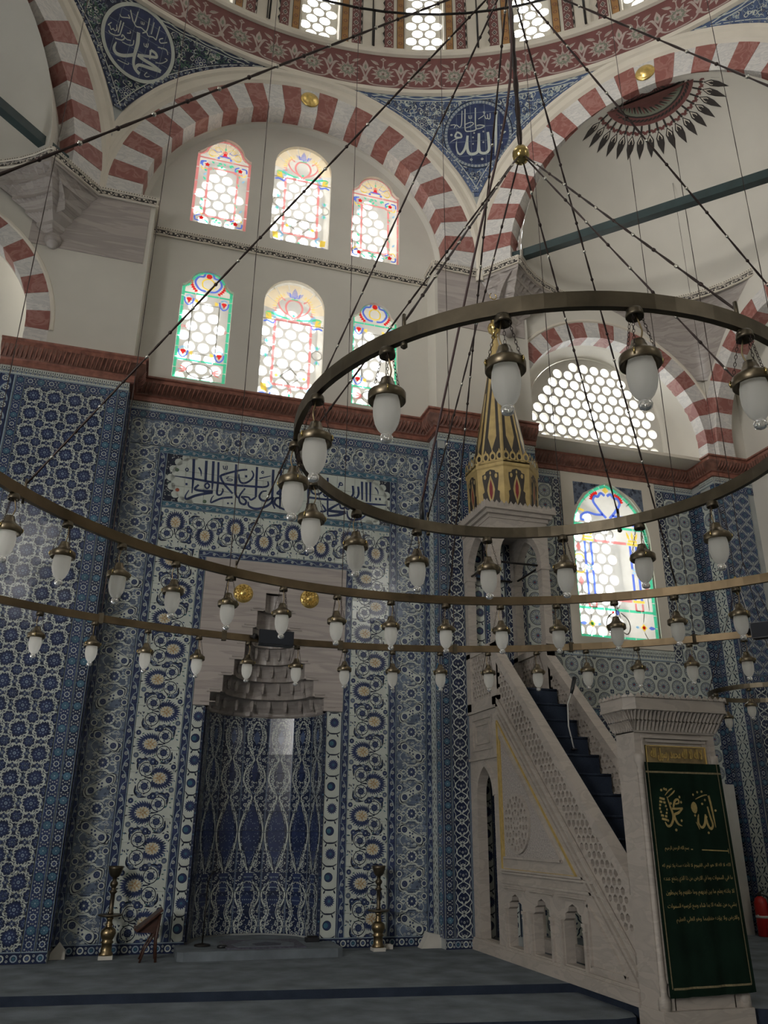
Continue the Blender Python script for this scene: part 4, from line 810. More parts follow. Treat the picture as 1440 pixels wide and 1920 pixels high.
# ---------------------------------------------------------------- black scroll band (second cornice)
BANDP = [(0, 0), (.03, 0), (.03, .012), (.02, .02), (.02, .10), (.035, .11), (.035, .14), (0, .145)]
def scroll_band(name, path, label, closed=False):
    mb = MB(); mb.sweep(path, BANDP, CREAM)
    for i in range(len(path)-1):
        a, b = Vector(path[i][:2]), Vector(path[i+1][:2]); L = (b-a).length; t = (b-a).normalized(); n = Vector((t.y, -t.x))
        fr = frame((a.x+n.x*.021, a.y+n.y*.021, path[i][2]), (t.x, t.y, 0), (0, 0, 1), (n.x, n.y, 0))
        P = Pat(); P.rect(0, L, .024, .096, BLACKF, 0); k = max(1, round(L/.16)); q = L/k
        for j in range(k):
            x = (j+.5)*q; s = 1 if j % 2 else -1
            P.spikes(x, .06, .012, .027, 6, CREAM, 1, 0, .8); P.disc(x, .06, .016, CREAM, 1, 8); P.disc(x, .06, .007, BLACKF, 2, 6)
            P.stroke([(x-q*.5, .06-s*.024), (x-q*.28, .06-s*.02), (x-q*.12, .06+s*.026), (x+q*.2, .06+s*.03), (x+q*.5, .06+s*.024)], .007, CREAM, 1, 2)
            P.leaf(x+q*.3, .06, s*.7, .045, .03, CREAM, 1); P.leaf(x-q*.34, .06, pi-s*.7, .04, .028, CREAM, 1)
        for j in range(int(L/.035)): P.poly([(j*.035+.004, .114), (j*.035+.026, .114), (j*.035+.015, .134)], BLACKF, 2)
        inlay(mb, P, lambda x, y, d, fr=fr: fr(x, y, d + (.015 if y > .108 else 0)))
    return S(name, mb, label)
# ---------------------------------------------------------------- striped arches: every voussoir is a part
def voussoirs(parent, fr, c, r0, r1, depth, n, a0=0.0, a1=180.0, first=0, taper=0.0):
    da = (a1-a0)/n
    for i in range(n):
        A = a0+i*da; red = (i+first) % 2 == 0
        B0, B1 = rad(A+.03), rad(A+da-.03); q = .5*(B0+B1)
        inn = [(c[0]+r0*cos(b), c[1]+r0*sin(b)) for b in (B0, q, B1)]; out = [(c[0]+r1*cos(b), c[1]+r1*sin(b)) for b in (B1, q, B0)]
        mb = MB(); mb.prism(fr, inn+out, -depth, .004 if red else 0, REDM if red else WHITEM); mb.build('voussoir', parent)
def octframe(a):                                                # a = bearing of the octagon side, degrees
    nrm = Vector((cos(rad(a)), sin(rad(a)), 0)); u = Vector((sin(rad(a)), -cos(rad(a)), 0))
    return frame(Vector((CX, CY, 0))+nrm*6.9, u, (0, 0, 1), -nrm), nrm, u
ZA = 9.62; RI, RO, RM = 2.33, 2.83, 3.10
ARCHES = {}
for a, lab in ((90, 'striped red and white arch over the mihrab wall'), (45, 'striped red and white arch of the right semi-dome'), (135, 'striped red and white arch of the left semi-dome')):
    fr, nrm, u = octframe(a); mb = MB()
    # moulded rim between the stripes and the pendentive
    prof = [(RO-.02, .0), (RO+.03, .035), (RO+.09, .035), (RO+.10, .015), (RM-.10, .02), (RM-.07, .05), (RM, .05), (RM+.03, -.03)]
    for i in range(len(prof)-1):
        (ra, da), (rb, db) = prof[i], prof[i+1]
        q = [(b, r, d) for b in range(-6, 187, 4) for r, d in ((ra, da), (rb, db))]
        vs = [fr(r*cos(rad(b)), ZA+r*sin(rad(b)), d) for b, r, d in q]; k = len(vs)//2
        vs2 = []
        mb.add(vs, [(2*j, 2*j+1, 2*j+3, 2*j+2) for j in range(k-1)], CREAM, True)
    arch = S('arch_%d' % (1+[90, 45, 135].index(a)), mb, lab); ARCHES[a] = arch
    bk = MB(); bk.prism(fr, arc(0, ZA, RI+.012, -1, 181, 60)+arc(0, ZA, RO-.01, 181, -1, 60), -.285, -.012, GROUT, caps=False)
    qs = [(r*cos(rad(b)), ZA+r*sin(rad(b))) for b in range(-1, 182, 3) for r in (RI+.012, RO-.01)]
    bk.add([fr(x, z_, -.285) for x, z_ in qs], [(2*j, 2*j+1, 2*j+3, 2*j+2) for j in range(len(qs)//2-1)], GROUT); bk.build('mortar_core', arch)
    voussoirs(arch, fr, (0, ZA), RI, RO, .30, 29, -1.5, 181.5, 1)
    for s in (-1, 1):                                          # white springer block on each side
        mb = MB(); x0, x1 = s*RI, s*(2.86); zz = ZA-.06
        mb.obox(fr, min(x0, x1), max(x0, x1), 9.43, zz, -.30, 0, WHITEM); mb.build('springer', arch)
        mb = MB(); mb.prism(fr, [(s*2.83, zz), (s*2.86, 9.45), (s*2.86, ZA+.95), (s*2.80, ZA+.5)], -.25, .0, CREAM); mb.build('spandrel', arch)
# cream cove between the mihrab arch and the upper wall
mb = MB(); fr, _, _ = octframe(90)
for i, ((ra, ya), (rb, yb)) in enumerate((((RI+.01, .29), (RI, .34)), ((RI, .34), (RI-.05, .40)), ((RI-.05, .40), (RI-.17, .42)))):
    q = [(b, r, y) for b in range(-4, 185, 4) for r, y in ((ra, ya), (rb, yb))]
    mb.add([(1.50+r*cos(rad(b)), 9.6+y, ZA+r*sin(rad(b))) for b, r, y in q], [(2*j, 2*j+1, 2*j+3, 2*j+2) for j in range(len(q)//2-1)], PLASTER, True)
for s in (-1, 1): mb.box(1.52+s*2.13-.03, 1.52+s*2.13+.03, 9.62, 10.0, 6.86, 6.9, PLASTER)
S('trim_3', mb, 'cream cove under the mihrab arch')
scroll_band('trim_4', [(-.61, YQ-.005, 9.30), (3.615, YQ-.005, 9.30)], 'black scroll band between the two rows of windows')

# ---------------------------------------------------------------- pendentives with glazed tiles and calligraphy roundels
def sph(az, el, d=0.0):
    r = RS-d; return Vector((CX+r*cos(el)*cos(az), CY+r*cos(el)*sin(az), ZS+r*sin(el)))
ELT = rad(22.15)
def bounds(el, azc, rm=RM+.02):
    """azimuth range of a pendentive at elevation el, limited by the rims of the two arches"""
    z = ZS+RS*sin(el); lim = math.sqrt(max(0, rm**2-(z-ZA)**2))
    dl = math.atan2(lim, 6.9)
    return rad(azc-22.5)+dl, rad(azc+22.5)-dl
PEND = {}
def pendentive(azc, roundel, dots, pal, label):
    mb = MB(); n = 26
    el0 = rad(4.2); rows = []
    def fn(i, j):
        el = el0+(ELT+.012-el0)*j; a, b = bounds(el, azc, RM-.09)
        if b < a: a = b = (a+b)/2
        return sph(a+(b-a)*i, el, -.0)
    mb.grid(fn, 20, n, GROUT); p = S('pendentive_%d' % (1+len(PEND)), mb, label); PEND[azc] = p
    az0, el_c = rad(azc-.5), rad(17.0) if azc != 67.5 else rad(16.66)
    az0 = rad({67.5: 67.0, 112.5: 112.0}.get(azc, azc)); el_c = rad({67.5: 16.66, 112.5: 17.48}.get(azc, 17.0))
    mp = lambda x, y, d: sph(az0+x/RS, el_c+y/RS, d)
    def inside(x, y, m=0.0):
        el = el_c+y/RS
        if el > ELT or el < rad(6.2): return False
        a, b = bounds(el, azc); return a+m/RS < az0+x/RS < b-m/RS
    g = .247
    for i in range(-12, 13):
        for j in range(-6, 4):
            x, y = i*g, j*g
            corners = [(x+sx*(g/2-.002), y+sy*(g/2-.002)) for sx, sy in ((-1, -1), (1, -1), (1, 1), (-1, 1))]
            k = sum(inside(*c, -.02) for c in corners)
            if k < 3 and not (k and inside(x, y)): continue
            # clamp corners to the pendentive outline
            cc = []
            for cx_, cy_ in corners:
                el = min(el_c+cy_/RS, ELT); el = max(el, rad(6.2)); a, b = bounds(el, azc); az = min(max(az0+cx_/RS, a), b)
                cc.append(((az-az0)*RS, (el-el_c)*RS))
            t = MB(); tl = random.gauss(0, .0016); tm = random.gauss(0, .0016)
            top = [mp(c[0], c[1], .010+tl*sx+tm*sy) for c, (sx, sy) in zip(cc, ((-1, -1), (1, -1), (1, 1), (-1, 1)))]
            t.add(top+[mp(c[0], c[1], 0) for c in cc], [(0, 1, 2, 3), (0, 4, 5, 1), (1, 5, 6, 2), (2, 6, 7, 3), (3, 7, 4, 0)],
                  G['cobalt'] if x*x+y*y < .42**2 else G[pal['ground']])
            t.build('tile', p)
    P = Pat(); rnd = random.Random(int(azc))
    for i in range(3600):                                      # arabesque scrolls
        x, y = rnd.uniform(-2.6, 2.6), rnd.uniform(-1.5, .62)
        if not inside(x, y, .09) or x*x+y*y < .585**2: continue
        a = rnd.random()*6.28; q = rnd.uniform(.03, .055)
        m = rnd.choice(pal['lines'])
        P.stroke([(x, y), (x+q*cos(a), y+q*sin(a)), (x+q*1.5*cos(a+.7), y+q*1.5*sin(a+.7)), (x+q*1.2*cos(a+1.5), y+q*1.2*sin(a+1.5)), (x+q*.8*cos(a+1.6), y+q*.8*sin(a+1.6))], [.008, .013, .012, .009, .004], m, 0, 2)
        if i % 5 == 0: P.leaf(x, y, a+2, .07, .03, pal['leaf'], 1)
        if i % 7 == 0: rosette(P, x, y, .03, 1, 'cobalt', 'white', n=6)
    for x, y in ((.98, .2), (-1.0, .2), (0, -.86)):
        if inside(x, y, .1):
            for q in range(6): P.disc(x+.075*cos(q*pi/3), y+.075*sin(q*pi/3), .042, 'cobalt', 2, 9); P.ring(x+.075*cos(q*pi/3), y+.075*sin(q*pi/3), .02, .028, 'white', 3, 8)
            P.disc(x, y, .035, 'white', 3, 8); P.disc(x, y, .02, 'cobalt', 4, 7)
    # border ribbon along the three sides
    side = []
    for k in range(31):
        el = rad(6.3)+(ELT-.004-rad(6.3))*k/30; a, b = bounds(el, azc); side.append((el, a, b))
    for s in (0, 1):
        pts = [((q[1+s]-az0)*RS+(.055 if s == 0 else -.055), (q[0]-el_c)*RS) for q in side if q[2]-q[1] > .02]
        pts = [q for q in pts]
        P.stroke(pts, .11, pal['edge'], 2, flat=True); P.stroke([(x+(.058 if s == 0 else -.058), y) for x, y in pts], .012, 'white', 3, flat=True)
        for k, (x, y) in enumerate(smooth(pts, 2)):
            if k % 2 == 0: rosette(P, x, y, .030, 3, 'mid', 'white', n=6)
            P.leaf(x, y, k*1.3, .05, .02, 'white', 3)
    el = ELT-.0075; a, b = bounds(el, azc); w = (b-a)*RS
    pts = [((a+(b-a)*k/40-az0)*RS, (el-el_c)*RS) for k in range(41)]
    P.stroke(pts, .11, pal['edge'], 2, flat=True); P.stroke([(x, y-.062) for x, y in pts], .012, 'white', 3, flat=True)
    for s in (-1, 1): P.stroke([(x, y+.025*s*sin(k*.8)) for k, (x, y) in enumerate(pts)], .016, 'white', 3, 2)
    # the roundel
    if roundel:
        for r, m, l in ((.60, 'line', 2), (.585, 'white' if azc > 90 else 'grey', 3), (.53, 'cobalt', 4)):
            P.bigdisc(0, 0, r, m, l, 48)
        if azc < 90:
            for k in range(60):
                t = 2*pi*k/60; P.ring(.557*cos(t), .557*sin(t), .010, .019, 'white', 4, 7)
        for pts, ww in roundel: P.stroke(pts, [q*1.06 for q in ww], 'white', 6)
        for x, y, r in dots: P.ring(x, y, r*.4, r, 'white', 6, 8)
        for k in range(-2, 3):
            q = k*g+.123
            if abs(q) < .5:
                e = math.sqrt(.27-q*q); P.stroke([(q, -e), (q, e)], .004, 'sky', 5, flat=True); P.stroke([(-e, q), (e, q)], .004, 'sky', 5, flat=True)
    mb = MB(); inlay(mb, P, mp, .0175); mb.build('glaze_painting', p, 'stuff')
blueP = dict(ground='mid', lines=['white', 'white', 'sky', 'sky', 'navy'], leaf='white', edge='mid')
greenP = dict(ground='navy', lines=['white', 'green', 'white', 'green', 'sky'], leaf='green', edge='navy')
pendentive(67.5, DISC_RIGHT, DISC_RIGHT_DOTS, blueP, 'blue tiled pendentive right of the mihrab arch with a calligraphy roundel')
pendentive(112.5, DISC_LEFT, [(-.35, .12, .01)], greenP, 'dark blue and green tiled pendentive left of the mihrab arch with a calligraphy roundel')
pendentive(22.5, None, [], blueP, 'blue tiled pendentive at the far right of the dome')

# ---------------------------------------------------------------- ring of the dome: moulding, maroon frieze, drum with windows
RD = 6.91; ZR = 12.70
cyl = lambda x, z, d: Vector((CX+(RD-d)*cos(pi/2-x/RD), CY+(RD-d)*sin(pi/2-x/RD), z))
mb = MB(); prof = [(0, 12.66), (.05, 12.68), (.05, 12.74), (.03, 12.78), (.0, 12.79), (0, 13.53), (.05, 13.55), (.07, 13.60), (.07, 13.66), (-.10, 13.66)]
mb.add([cyl(RD*rad(b), z_, d) for b in range(0, 360, 3) for d, z_ in prof],
       [((i*len(prof)+j), (i*len(prof)+j+1), ((i+1) % 120*len(prof)+j+1), ((i+1) % 120*len(prof)+j)) for i in range(120) for j in range(len(prof)-1)], CREAM)
ring = S('trim_5', mb, 'painted ring at the foot of the dome')
P = Pat(); q = RD*rad(5); Z0 = 12.80
for k in range(-14, 15):
    x = k*q
    P.spikes(x, Z0+.30, .13, .212, 11, BANDW, 1, pi/2, .85); P.ring(x, Z0+.30, .105, .125, BANDW, 1, 16); P.spikes(x, Z0+.30, .09, .150, 11, BANDG, 2, pi/2, .5)
    P.disc(x, Z0+.30, .10, BANDG, 2, 12); P.spikes(x, Z0+.30, .05, .085, 7, BANDW, 3, 0, 1.1); P.disc(x, Z0+.30, .062, BANDW, 3, 10); P.spikes(x, Z0+.30, .018, .045, 5, BANDG, 4); P.disc(x, Z0+.30, .02, BANDR, 5, 6)
    P.stroke([(x-q*.5, Z0+.17), (x-q*.36, Z0+.06), (x, Z0+.035), (x+q*.36, Z0+.06), (x+q*.5, Z0+.17)], [.036, .030, .026, .030, .036], BANDW, 2, 3)
    x2 = x+q*.5
    P.disc(x2, Z0+.16, .05, BANDW, 2, 10)
    for s in (-1, 1): P.stroke([(x2, Z0+.17), (x2+s*.03, Z0+.28), (x2+s*.085, Z0+.42), (x2+s*.15, Z0+.43)], [.028, .030, .042, .01], BANDW, 2, 3)
    P.leaf(x2, Z0+.31, pi/2, .27, .115, BANDW, 2); P.leaf(x2, Z0+.37, pi/2, .12, .045, BANDG, 3)
    for s in (-1, 1):
        P.leaf(x+s*.07, Z0+.50, pi/2-s*1.0, .18, .068, BANDW, 2); P.stroke([(x+s*.08, Z0+.52), (x+s*.2, Z0+.59)], .008, BANDG, 3, flat=True)
        P.disc(x+s*.18, Z0+.10, .018, BANDW, 2, 7)
    P.stroke([(x, Z0+.48), (x, Z0+.62)], .016, BANDW, 2, flat=True)
    for t in range(4): P.disc(x+.028*cos(t*pi/2), Z0+.63+.028*sin(t*pi/2), .02, BANDW, 2, 7)
mb = MB()
g0 = Pat()
for k in range(-150, 150): g0.rect(k*.05, (k+1)*.05+.0002, 12.80, 13.53, BANDR, 0)
inlay(mb, g0, cyl, .006); inlay(mb, P, cyl, .0075); mb.build('painted_frieze', ring, 'stuff', 'maroon frieze of pale star flowers')
# drum: 15 degree bays, each with a tall window
ZD0, ZD1 = 13.66, 17.2; RDW = 7.0
dcyl = lambda x, z, d: Vector((CX+(RDW-d)*cos(rad(89)-x/RDW), CY+(RDW-d)*sin(rad(89)-x/RDW), z))
def hexlattice(mb, fr, outline, r, step, d0, d1, m, n=12, off=(0, 0)):
    xs = [p[0] for p in outline]; ys = [p[1] for p in outline]; holes = []; j = 0
    y = min(ys)-step+off[1]
    while y < max(ys)+step:
        x = min(xs)-step+off[0]+(step/2 if j % 2 else 0)
        while x < max(xs)+step:
            pts = [(x+r*cos(2*pi*k/n), y+r*sin(2*pi*k/n)) for k in range(n)]
            ins = [inpoly(p[0], p[1], outline) for p in pts]
            if all(ins) and min(abs(x-a) for a in (min(xs), max(xs))) > r+.006: holes.append(pts)
            x += step
        y += step*.866; j += 1
    mb.plate(fr, outline, holes, d0, d1, m); return holes
DW = .66; hx = RDW*rad(7.5)
lat_me = None; drum_parent = None
mb = MB(); L = []
for k in range(-6, 7):
    u0 = k*2*hx
    for xa, xb, za, zb in ((u0-hx, u0-DW/2, ZD0, ZD1), (u0+DW/2, u0+hx, ZD0, ZD1), (u0-DW/2, u0+DW/2, ZD1-.3, ZD1), (u0-DW/2, u0+DW/2, ZD0, ZD0+.04)):
        mb.add([dcyl(xa, za, 0), dcyl(xb, za, 0), dcyl(xb, zb, 0), dcyl(xa, zb, 0)], [(0, 1, 2, 3)], CREAM)
    for s in (-1, 1):                                          # reveals
        mb.add([dcyl(u0+s*DW/2, ZD0, 0), dcyl(u0+s*DW/2, ZD1-.3, 0), dcyl(u0+s*DW/2, ZD1-.3, -.4), dcyl(u0+s*DW/2, ZD0, -.4)], [(0, 1, 2, 3)], CREAM)
    mb.add([dcyl(u0-DW/2, ZD0+.04, 0), dcyl(u0+DW/2, ZD0+.04, 0), dcyl(u0+DW/2, ZD0+.04, -.4), dcyl(u0-DW/2, ZD0+.04, -.4)], [(0, 1, 2, 3)], CREAM)
drum_b = []
for i in range(110, 351, 4): drum_b.append(i)
mb.add([Vector((CX+RDW*cos(rad(90+b)), CY+RDW*sin(rad(90+b)), z_)) for b in range(97, 262, 3) for z_ in (ZD0, ZD1)], [(2*i, 2*i+1, 2*i+3, 2*i+2) for i in range(54)], CREAM)
drum = S('wall_drum', mb, 'drum of the dome with tall lattice windows between painted bands')
P = Pat()
for k in range(-4, 6):
    u0 = k*2*hx
    for s in (-1, 1):
        x = u0+s*(DW/2+.10); P.rect(x-.055, x+.055, ZD0+.05, ZD1-.3, OCHRE, 0); P.rect(x-.005-.06, x+.005-.06, ZD0+.05, ZD1, BLACKF, 1); P.rect(x+.055, x+.065, ZD0+.05, ZD1, BLACKF, 1)
        x2 = u0+s*(DW/2+.29); P.rect(x2-.085, x2+.07, ZD0+.05, ZD1-.3, BANDR, 0) if s < 0 else P.rect(x2-.07, x2+.085, ZD0+.05, ZD1-.3, BANDR, 0)
        for j in range(17):
            zz = ZD0+.12+j*.19
            P.ring(x, zz, .024, .036, BANDR, 1, 8)
            P.poly([(x2-.05, zz), (x2, zz-.075), (x2+.05, zz), (x2, zz+.075)], BANDW, 1); P.poly([(x2-.03, zz), (x2, zz-.05), (x2+.03, zz), (x2, zz+.05)], BLACKF, 2)
            P.disc(x2, zz, .014, BANDW, 3, 6); P.poly([(x2+s*.085, zz-.07), (x2+s*.12, zz+.02), (x2+s*.085, zz+.10)], BLACKF, 1)
            for t in (-1, 1): P.leaf(x2+t*.055, zz+.09, pi/2+t*.5, .05, .025, BANDW, 1)
    P.rect(u0+hx-.012, u0+hx+.012, ZD0+.02, ZD1, BLACKF, 1); P.rect(u0+hx-.19, u0+hx-.18, ZD0+.02, ZD1, BLACKF, 1)
mb = MB(); inlay(mb, P, dcyl, .014); mb.build('painted_borders', drum, 'stuff', 'ochre and maroon painted window borders')
for k in range(-3, 5):
    u0 = k*2*hx; mb = MB()
    hexlattice(mb, lambda x, z_, d, u0=u0: dcyl(u0+x, z_, d), rect(-DW/2, DW/2, ZD0+.04, ZD1-.3), .098, .222, -.36, -.30, LATT, 10)
    mb.build('window_lattice', drum)
# dome shell, closed by its crown
mb = MB(); mb.lathe([(RDW+.02, 0), (RDW*.97, 1.6), (RDW*.86, 3.2), (RDW*.64, 4.9), (RDW*.34, 6.0), (.01, 6.4)], (CX, CY, ZD1), PLASTER, 40)
S('ceiling', mb, 'white dome')
# iron rail on posts in front of the drum windows
mb = MB(); rr = thing('dome_rail', 'thin dark iron rail on posts running round the foot of the dome', 'railing')
pts = [(CX+6.72*cos(rad(b)), CY+6.72*sin(rad(b)), 14.36) for b in range(0, 360, 4)]
mb.tube(pts, .022, BLACKM, 6, True); mb.build('rail', rr)
for k in range(-5, 6):
    mb = MB(); a = rad(89-7.5-15*k); mb.tube([(CX+6.80*cos(a), CY+6.80*sin(a), 13.62), (CX+6.74*cos(a), CY+6.74*sin(a), 14.36)], .018, BLACKM, 5); mb.build('post', rr)

# ---------------------------------------------------------------- corner bays: semi-domes, corner vaults, side arches
def exedra(sgn, tagname, yface, rs):
    """sgn +1 right, -1 left; mirrored about X = 1.53"""
    a = 45 if sgn > 0 else 135
    fr, nrm, u = octframe(a); M = Vector((CX, CY, 0))+nrm*6.9
    Zb = 9.52
    ang = lambda t: rad(a-90+180*t)
    mb = MB(); mb.grid(lambda i, j: M+Vector((rs*cos(j*pi/2)*cos(ang(i)), rs*cos(j*pi/2)*sin(ang(i)), Zb+.02+2.42*sin(j*pi/2))), 32, 14, PLASTER)
    # lip joining the semi-dome to the arch soffit
    q = []
    for b in range(0, 181, 5):
        q += [fr(RI*cos(rad(b)), ZA+RI*sin(rad(b)), -.29), Vector((M.x, M.y, 0))+u*rs*cos(rad(b))+Vector((0, 0, Zb+.02+2.42*sin(rad(b))))]
    mb.add(q, [(2*i, 2*i+1, 2*i+3, 2*i+2) for i in range(36)], PLASTER, True)
    sd = S('ceiling_semidome_'+tagname, mb, 'cream semi-dome over the %s corner bay' % tagname)
    # painted medallion at its crown
    mp = lambda x, y, d: (lambda rr: M+nrm*y+u*x+Vector((0, 0, Zb+.02+2.42*math.sqrt(max(0, 1-(rr/rs)**2))-d)))(math.hypot(x, y))
    if sgn > 0:
        P = Pat(); R = .66
        P.disc(0, 0, R, BANDR, 0, 40); P.disc(0, 0, R*.82, BLACKF, 1, 30); P.disc(0, 0, R*.78, BANDG, 2, 30)
        for k in range(30):
            t = pi*k/29; P.stroke([(R*.2*cos(t), R*.2*sin(t)), (R*.45*cos(t+.3), R*.45*sin(t+.3)), (R*.72*cos(t), R*.72*sin(t))], [.01, .05, .01], BANDR if k % 2 else BLACKF, 3, 2)
            P.leaf(R*.86*cos(t), R*.86*sin(t), t+1.2, .1, .04, BLACKF, 1)
        for k in range(19):
            t = pi*(k+.3)/18.6; c, s = cos(t), sin(t)
            P.stroke([(R*1.0*c, R*1.0*s), (R*1.2*c, R*1.2*s)], .03, BLACKF, 1, flat=True)
            for e in (-1, 1): P.leaf(R*1.12*c, R*1.12*s, t+e*1.0, .12, .045, BANDR, 1)
            P.leaf(R*1.2*c, R*1.2*s, t, .34, .13, BLACKF, 1); P.leaf(R*1.24*c, R*1.24*s, t, .25, .085, CREAM, 2); P.leaf(R*1.29*c, R*1.29*s, t, .16, .055, BLACKF, 3)
        mb = MB()
        g = Pat(); g.p = [x for x in P.p]
        # cut the medallion where the arch cuts it, and fan the large discs so they follow the curve
        fine = Pat()
        for p_, m_, l_ in g.p:
            p_ = clip(p_, -2, 2, .10, 2.0)
            if not p_: continue
            if len(p_) > 14:
                c0 = (sum(x for x, _ in p_)/len(p_), sum(y for _, y in p_)/len(p_))
                for i in range(len(p_)):
                    A_, B_ = p_[i], p_[(i+1) % len(p_)]
                    for f0, f1 in ((0, .35), (.35, .6), (.6, .8), (.8, 1)):
                        w_ = lambda P0, f: (c0[0]+(P0[0]-c0[0])*f, c0[1]+(P0[1]-c0[1])*f)
                        fine.poly([w_(A_, f0), w_(B_, f0), w_(B_, f1), w_(A_, f1)] if f0 else [c0, w_(A_, f1), w_(B_, f1)], m_, l_)
            else: fine.poly(p_, m_, l_)
        fine.p = [(p_, m_, l_*3) for p_, m_, l_ in fine.p]
        inlay(mb, fine, mp, .006); mb.build('painted_medallion', sd, 'stuff', 'maroon and black fresco medallion ringed by pointed leaves')
    # corner vault: from the ring down to the two walls
    xw = 8.43 if sgn > 0 else -5.45
    def foot(t):
        A = ang(t); c, s = cos(A), sin(A); r1 = (yface-M.y)/s if s > 1e-3 else 1e9; r2 = (xw-M.x)/c if abs(c) > 1e-3 and (xw-M.x)/c > 0 else 1e9
        return min(r1, r2, 3.05)
    def vault(i, j):
        A = ang(i); r = foot(i); gap = max(0, r-rs); w = j
        e_ = min(i, 1-i); gap = min(gap, .40+max(0, e_-.16)*4)
        rr = rs+gap*(1-(1-w)**1.6); zz = Zb-.05-1.62*gap*w**1.25
        return M+Vector((rr*cos(A), rr*sin(A), zz))
    mb = MB(); mb.grid(vault, 48, 8, STONE); vt = S('ceiling_corner_vault_'+tagname, mb, 'grey marble vault under the %s semi-dome' % tagname)
    # wall with arch towards the qibla side
    cx_ = 6.66 if sgn > 0 else -3.62; f_ = wallY(yface); r0, r1 = 1.66, 1.94; zc = 7.14
    x0, x1 = (5.1, 8.45) if sgn > 0 else (-5.5, -2.12)
    x0, x1 = (4.6, 8.45) if sgn > 0 else (-5.5, -1.7)
    op = [(cx_+r0, ZC1-.02)]+arc(cx_, zc, r0, 0, 180, 28)+[(cx_-r0, ZC1-.02)]
    mb = MB(); mb.plate(f_, [(x0, ZC1-.02)]+[(cx_-r0, ZC1-.02)]+arc(cx_, zc, r0, 180, 0, 28)+[(cx_+r0, ZC1-.02), (x1, ZC1-.02), (x1, 9.56), (x0, 9.56)], [], -.3, 0, PLASTER)
    prof = [(r1, 0), (r1+.02, .02), (r1+.05, .02), (r1+.06, 0)]
    for i in range(3):
        (ra, da), (rb, db) = prof[i], prof[i+1]; q = [(b, r, d) for b in range(0, 181, 5) for r, d in ((ra, da), (rb, db))]
        mb.add([f_(cx_+r*cos(rad(b)), zc+r*sin(rad(b)), d) for b, r, d in q], [(2*j, 2*j+1, 2*j+3, 2*j+2) for j in range(len(q)//2-1)], CREAM, True)
    w = S('wall_arch_'+tagname, mb, 'wall with a striped arch in the %s corner bay' % tagname)
    f2 = lambda u_, v_, d=0: f_(u_, v_, d+.003)
    voussoirs(w, f2, (cx_, zc), r0-.004, r1, .24, 21, 0, 180, 0)
    for s in (-1, 1):
        mb = MB(); xa, xb = sorted((cx_+s*(r0-.004), cx_+s*r1)); mb.obox(f2, xa, xb, ZC1, zc, -.24, 0, WHITEM); mb.build('springer', w)
    # side wall of the bay with its own arch
    if sgn > 0:
        g_ = wallX(8.43); cy_ = yface-1.78
        mb = MB(); mb.plate(g_, [(4.6, 6.9), (cy_-r0, 6.9)]+arc(cy_, zc, r0, 180, 0, 28)+[(cy_+r0, 6.9), (yface, 6.9), (yface, 9.56), (4.6, 9.56)], [], -.3, 0, PLASTER)
        w2 = S('wall_arch_side', mb, 'side wall of the right corner bay with a striped arch')
        g2 = lambda u_, v_, d=0: g_(u_, v_, d+.003)
        voussoirs(w2, g2, (cy_, zc), r0-.004, r1, .30, 21, 0, 180, 0)
        mb = MB(); mb.obox(g2, cy_+r0-.004, yface, ZC1, zc, -.3, 0, WHITEM); mb.build('springer', w2)
    # black scroll band round the foot of the semi-dome
    n = 26; pth = [M+Vector(((rs+.03)*cos(ang(t/n)), (rs+.03)*sin(ang(t/n)), 0)) for t in range(n+1)]
    pth = [(p.x, p.y, 9.42) for p in pth]
    vR = Vector((CX, CY, 0))+nrm*6.9-u*2.83*1.0; vE = M-u*rs
    pier_v = fr(-2.83 if sgn > 0 else 2.83, 0, 0); tip = fr(-rs-.05 if sgn > 0 else rs+.05, 0, .03)
    yv = (YR if sgn > 0 else YL)-.02
    if sgn > 0:
        pth = pth[::-1] if (Vector(pth[0][:2])-Vector((tip.x, tip.y))).length > 1 else pth
        path = [(3.60, YQ-.01, 9.40), (3.60, yv, 9.40), (pier_v.x, yv, 9.40), (tip.x, tip.y, 9.40)]+[(p[0], p[1], 9.40) for p in pth]
    else:
        pth = pth if (Vector(pth[-1][:2])-Vector((tip.x, tip.y))).length < 1 else pth[::-1]
        path = [(p[0], p[1], 9.40) for p in pth]+[(tip.x, tip.y, 9.40), (pier_v.x, yv, 9.40), (-.60, yv, 9.40), (-.60, YQ-.01, 9.40)]
    scroll_band('trim_%d' % (6 if sgn > 0 else 7), path, 'black scroll band round the %s semi-dome' % tagname)
    # carved marble slab and stalactite corbel on the pier
    xs = (3.66, 5.10) if sgn > 0 else (-2.13, -.67)
    mb = MB(); mb.box(xs[0], xs[1], yv+.005, yv+.05, 8.42, 9.40, SLABM)
    k = 10; top = [Vector((pier_v.x, yv, 9.40)), Vector((tip.x, tip.y, 9.40))]
    S('trim_%d' % (8 if sgn > 0 else 9), mb, 'streaked marble slab on the %s pier' % tagname)
    cb = vt
    mid = Vector((pier_v.x+(tip.x-pier_v.x)*.55, yv, 0)); 
    lv = [(0, 1.0), (.16, .82), (.33, .62), (.50, .42), (.66, .25), (.80, .13), (.88, .02)]
    pts0 = [Vector((pier_v.x-(.25*sgn*-1)*-1, yv, 0)), Vector((tip.x, tip.y, 0)), Vector((M.x+(rs+.05)*cos(ang(.12 if sgn > 0 else .12)), 0, 0))]
    # outline at the top: pier corner, tip, back along the ring to the wall
    ringp = [Vector((p[0], p[1], 0)) for p in (pth[:5] if sgn > 0 else pth[-5:][::-1])]
    topo = [Vector((pier_v.x, yv, 0)), Vector((tip.x, tip.y, 0))]+[Vector((p.x, min(p.y, yv), 0)) for p in ringp[1:]]
    anchor = Vector((pier_v.x+sgn*.45, yv, 0))
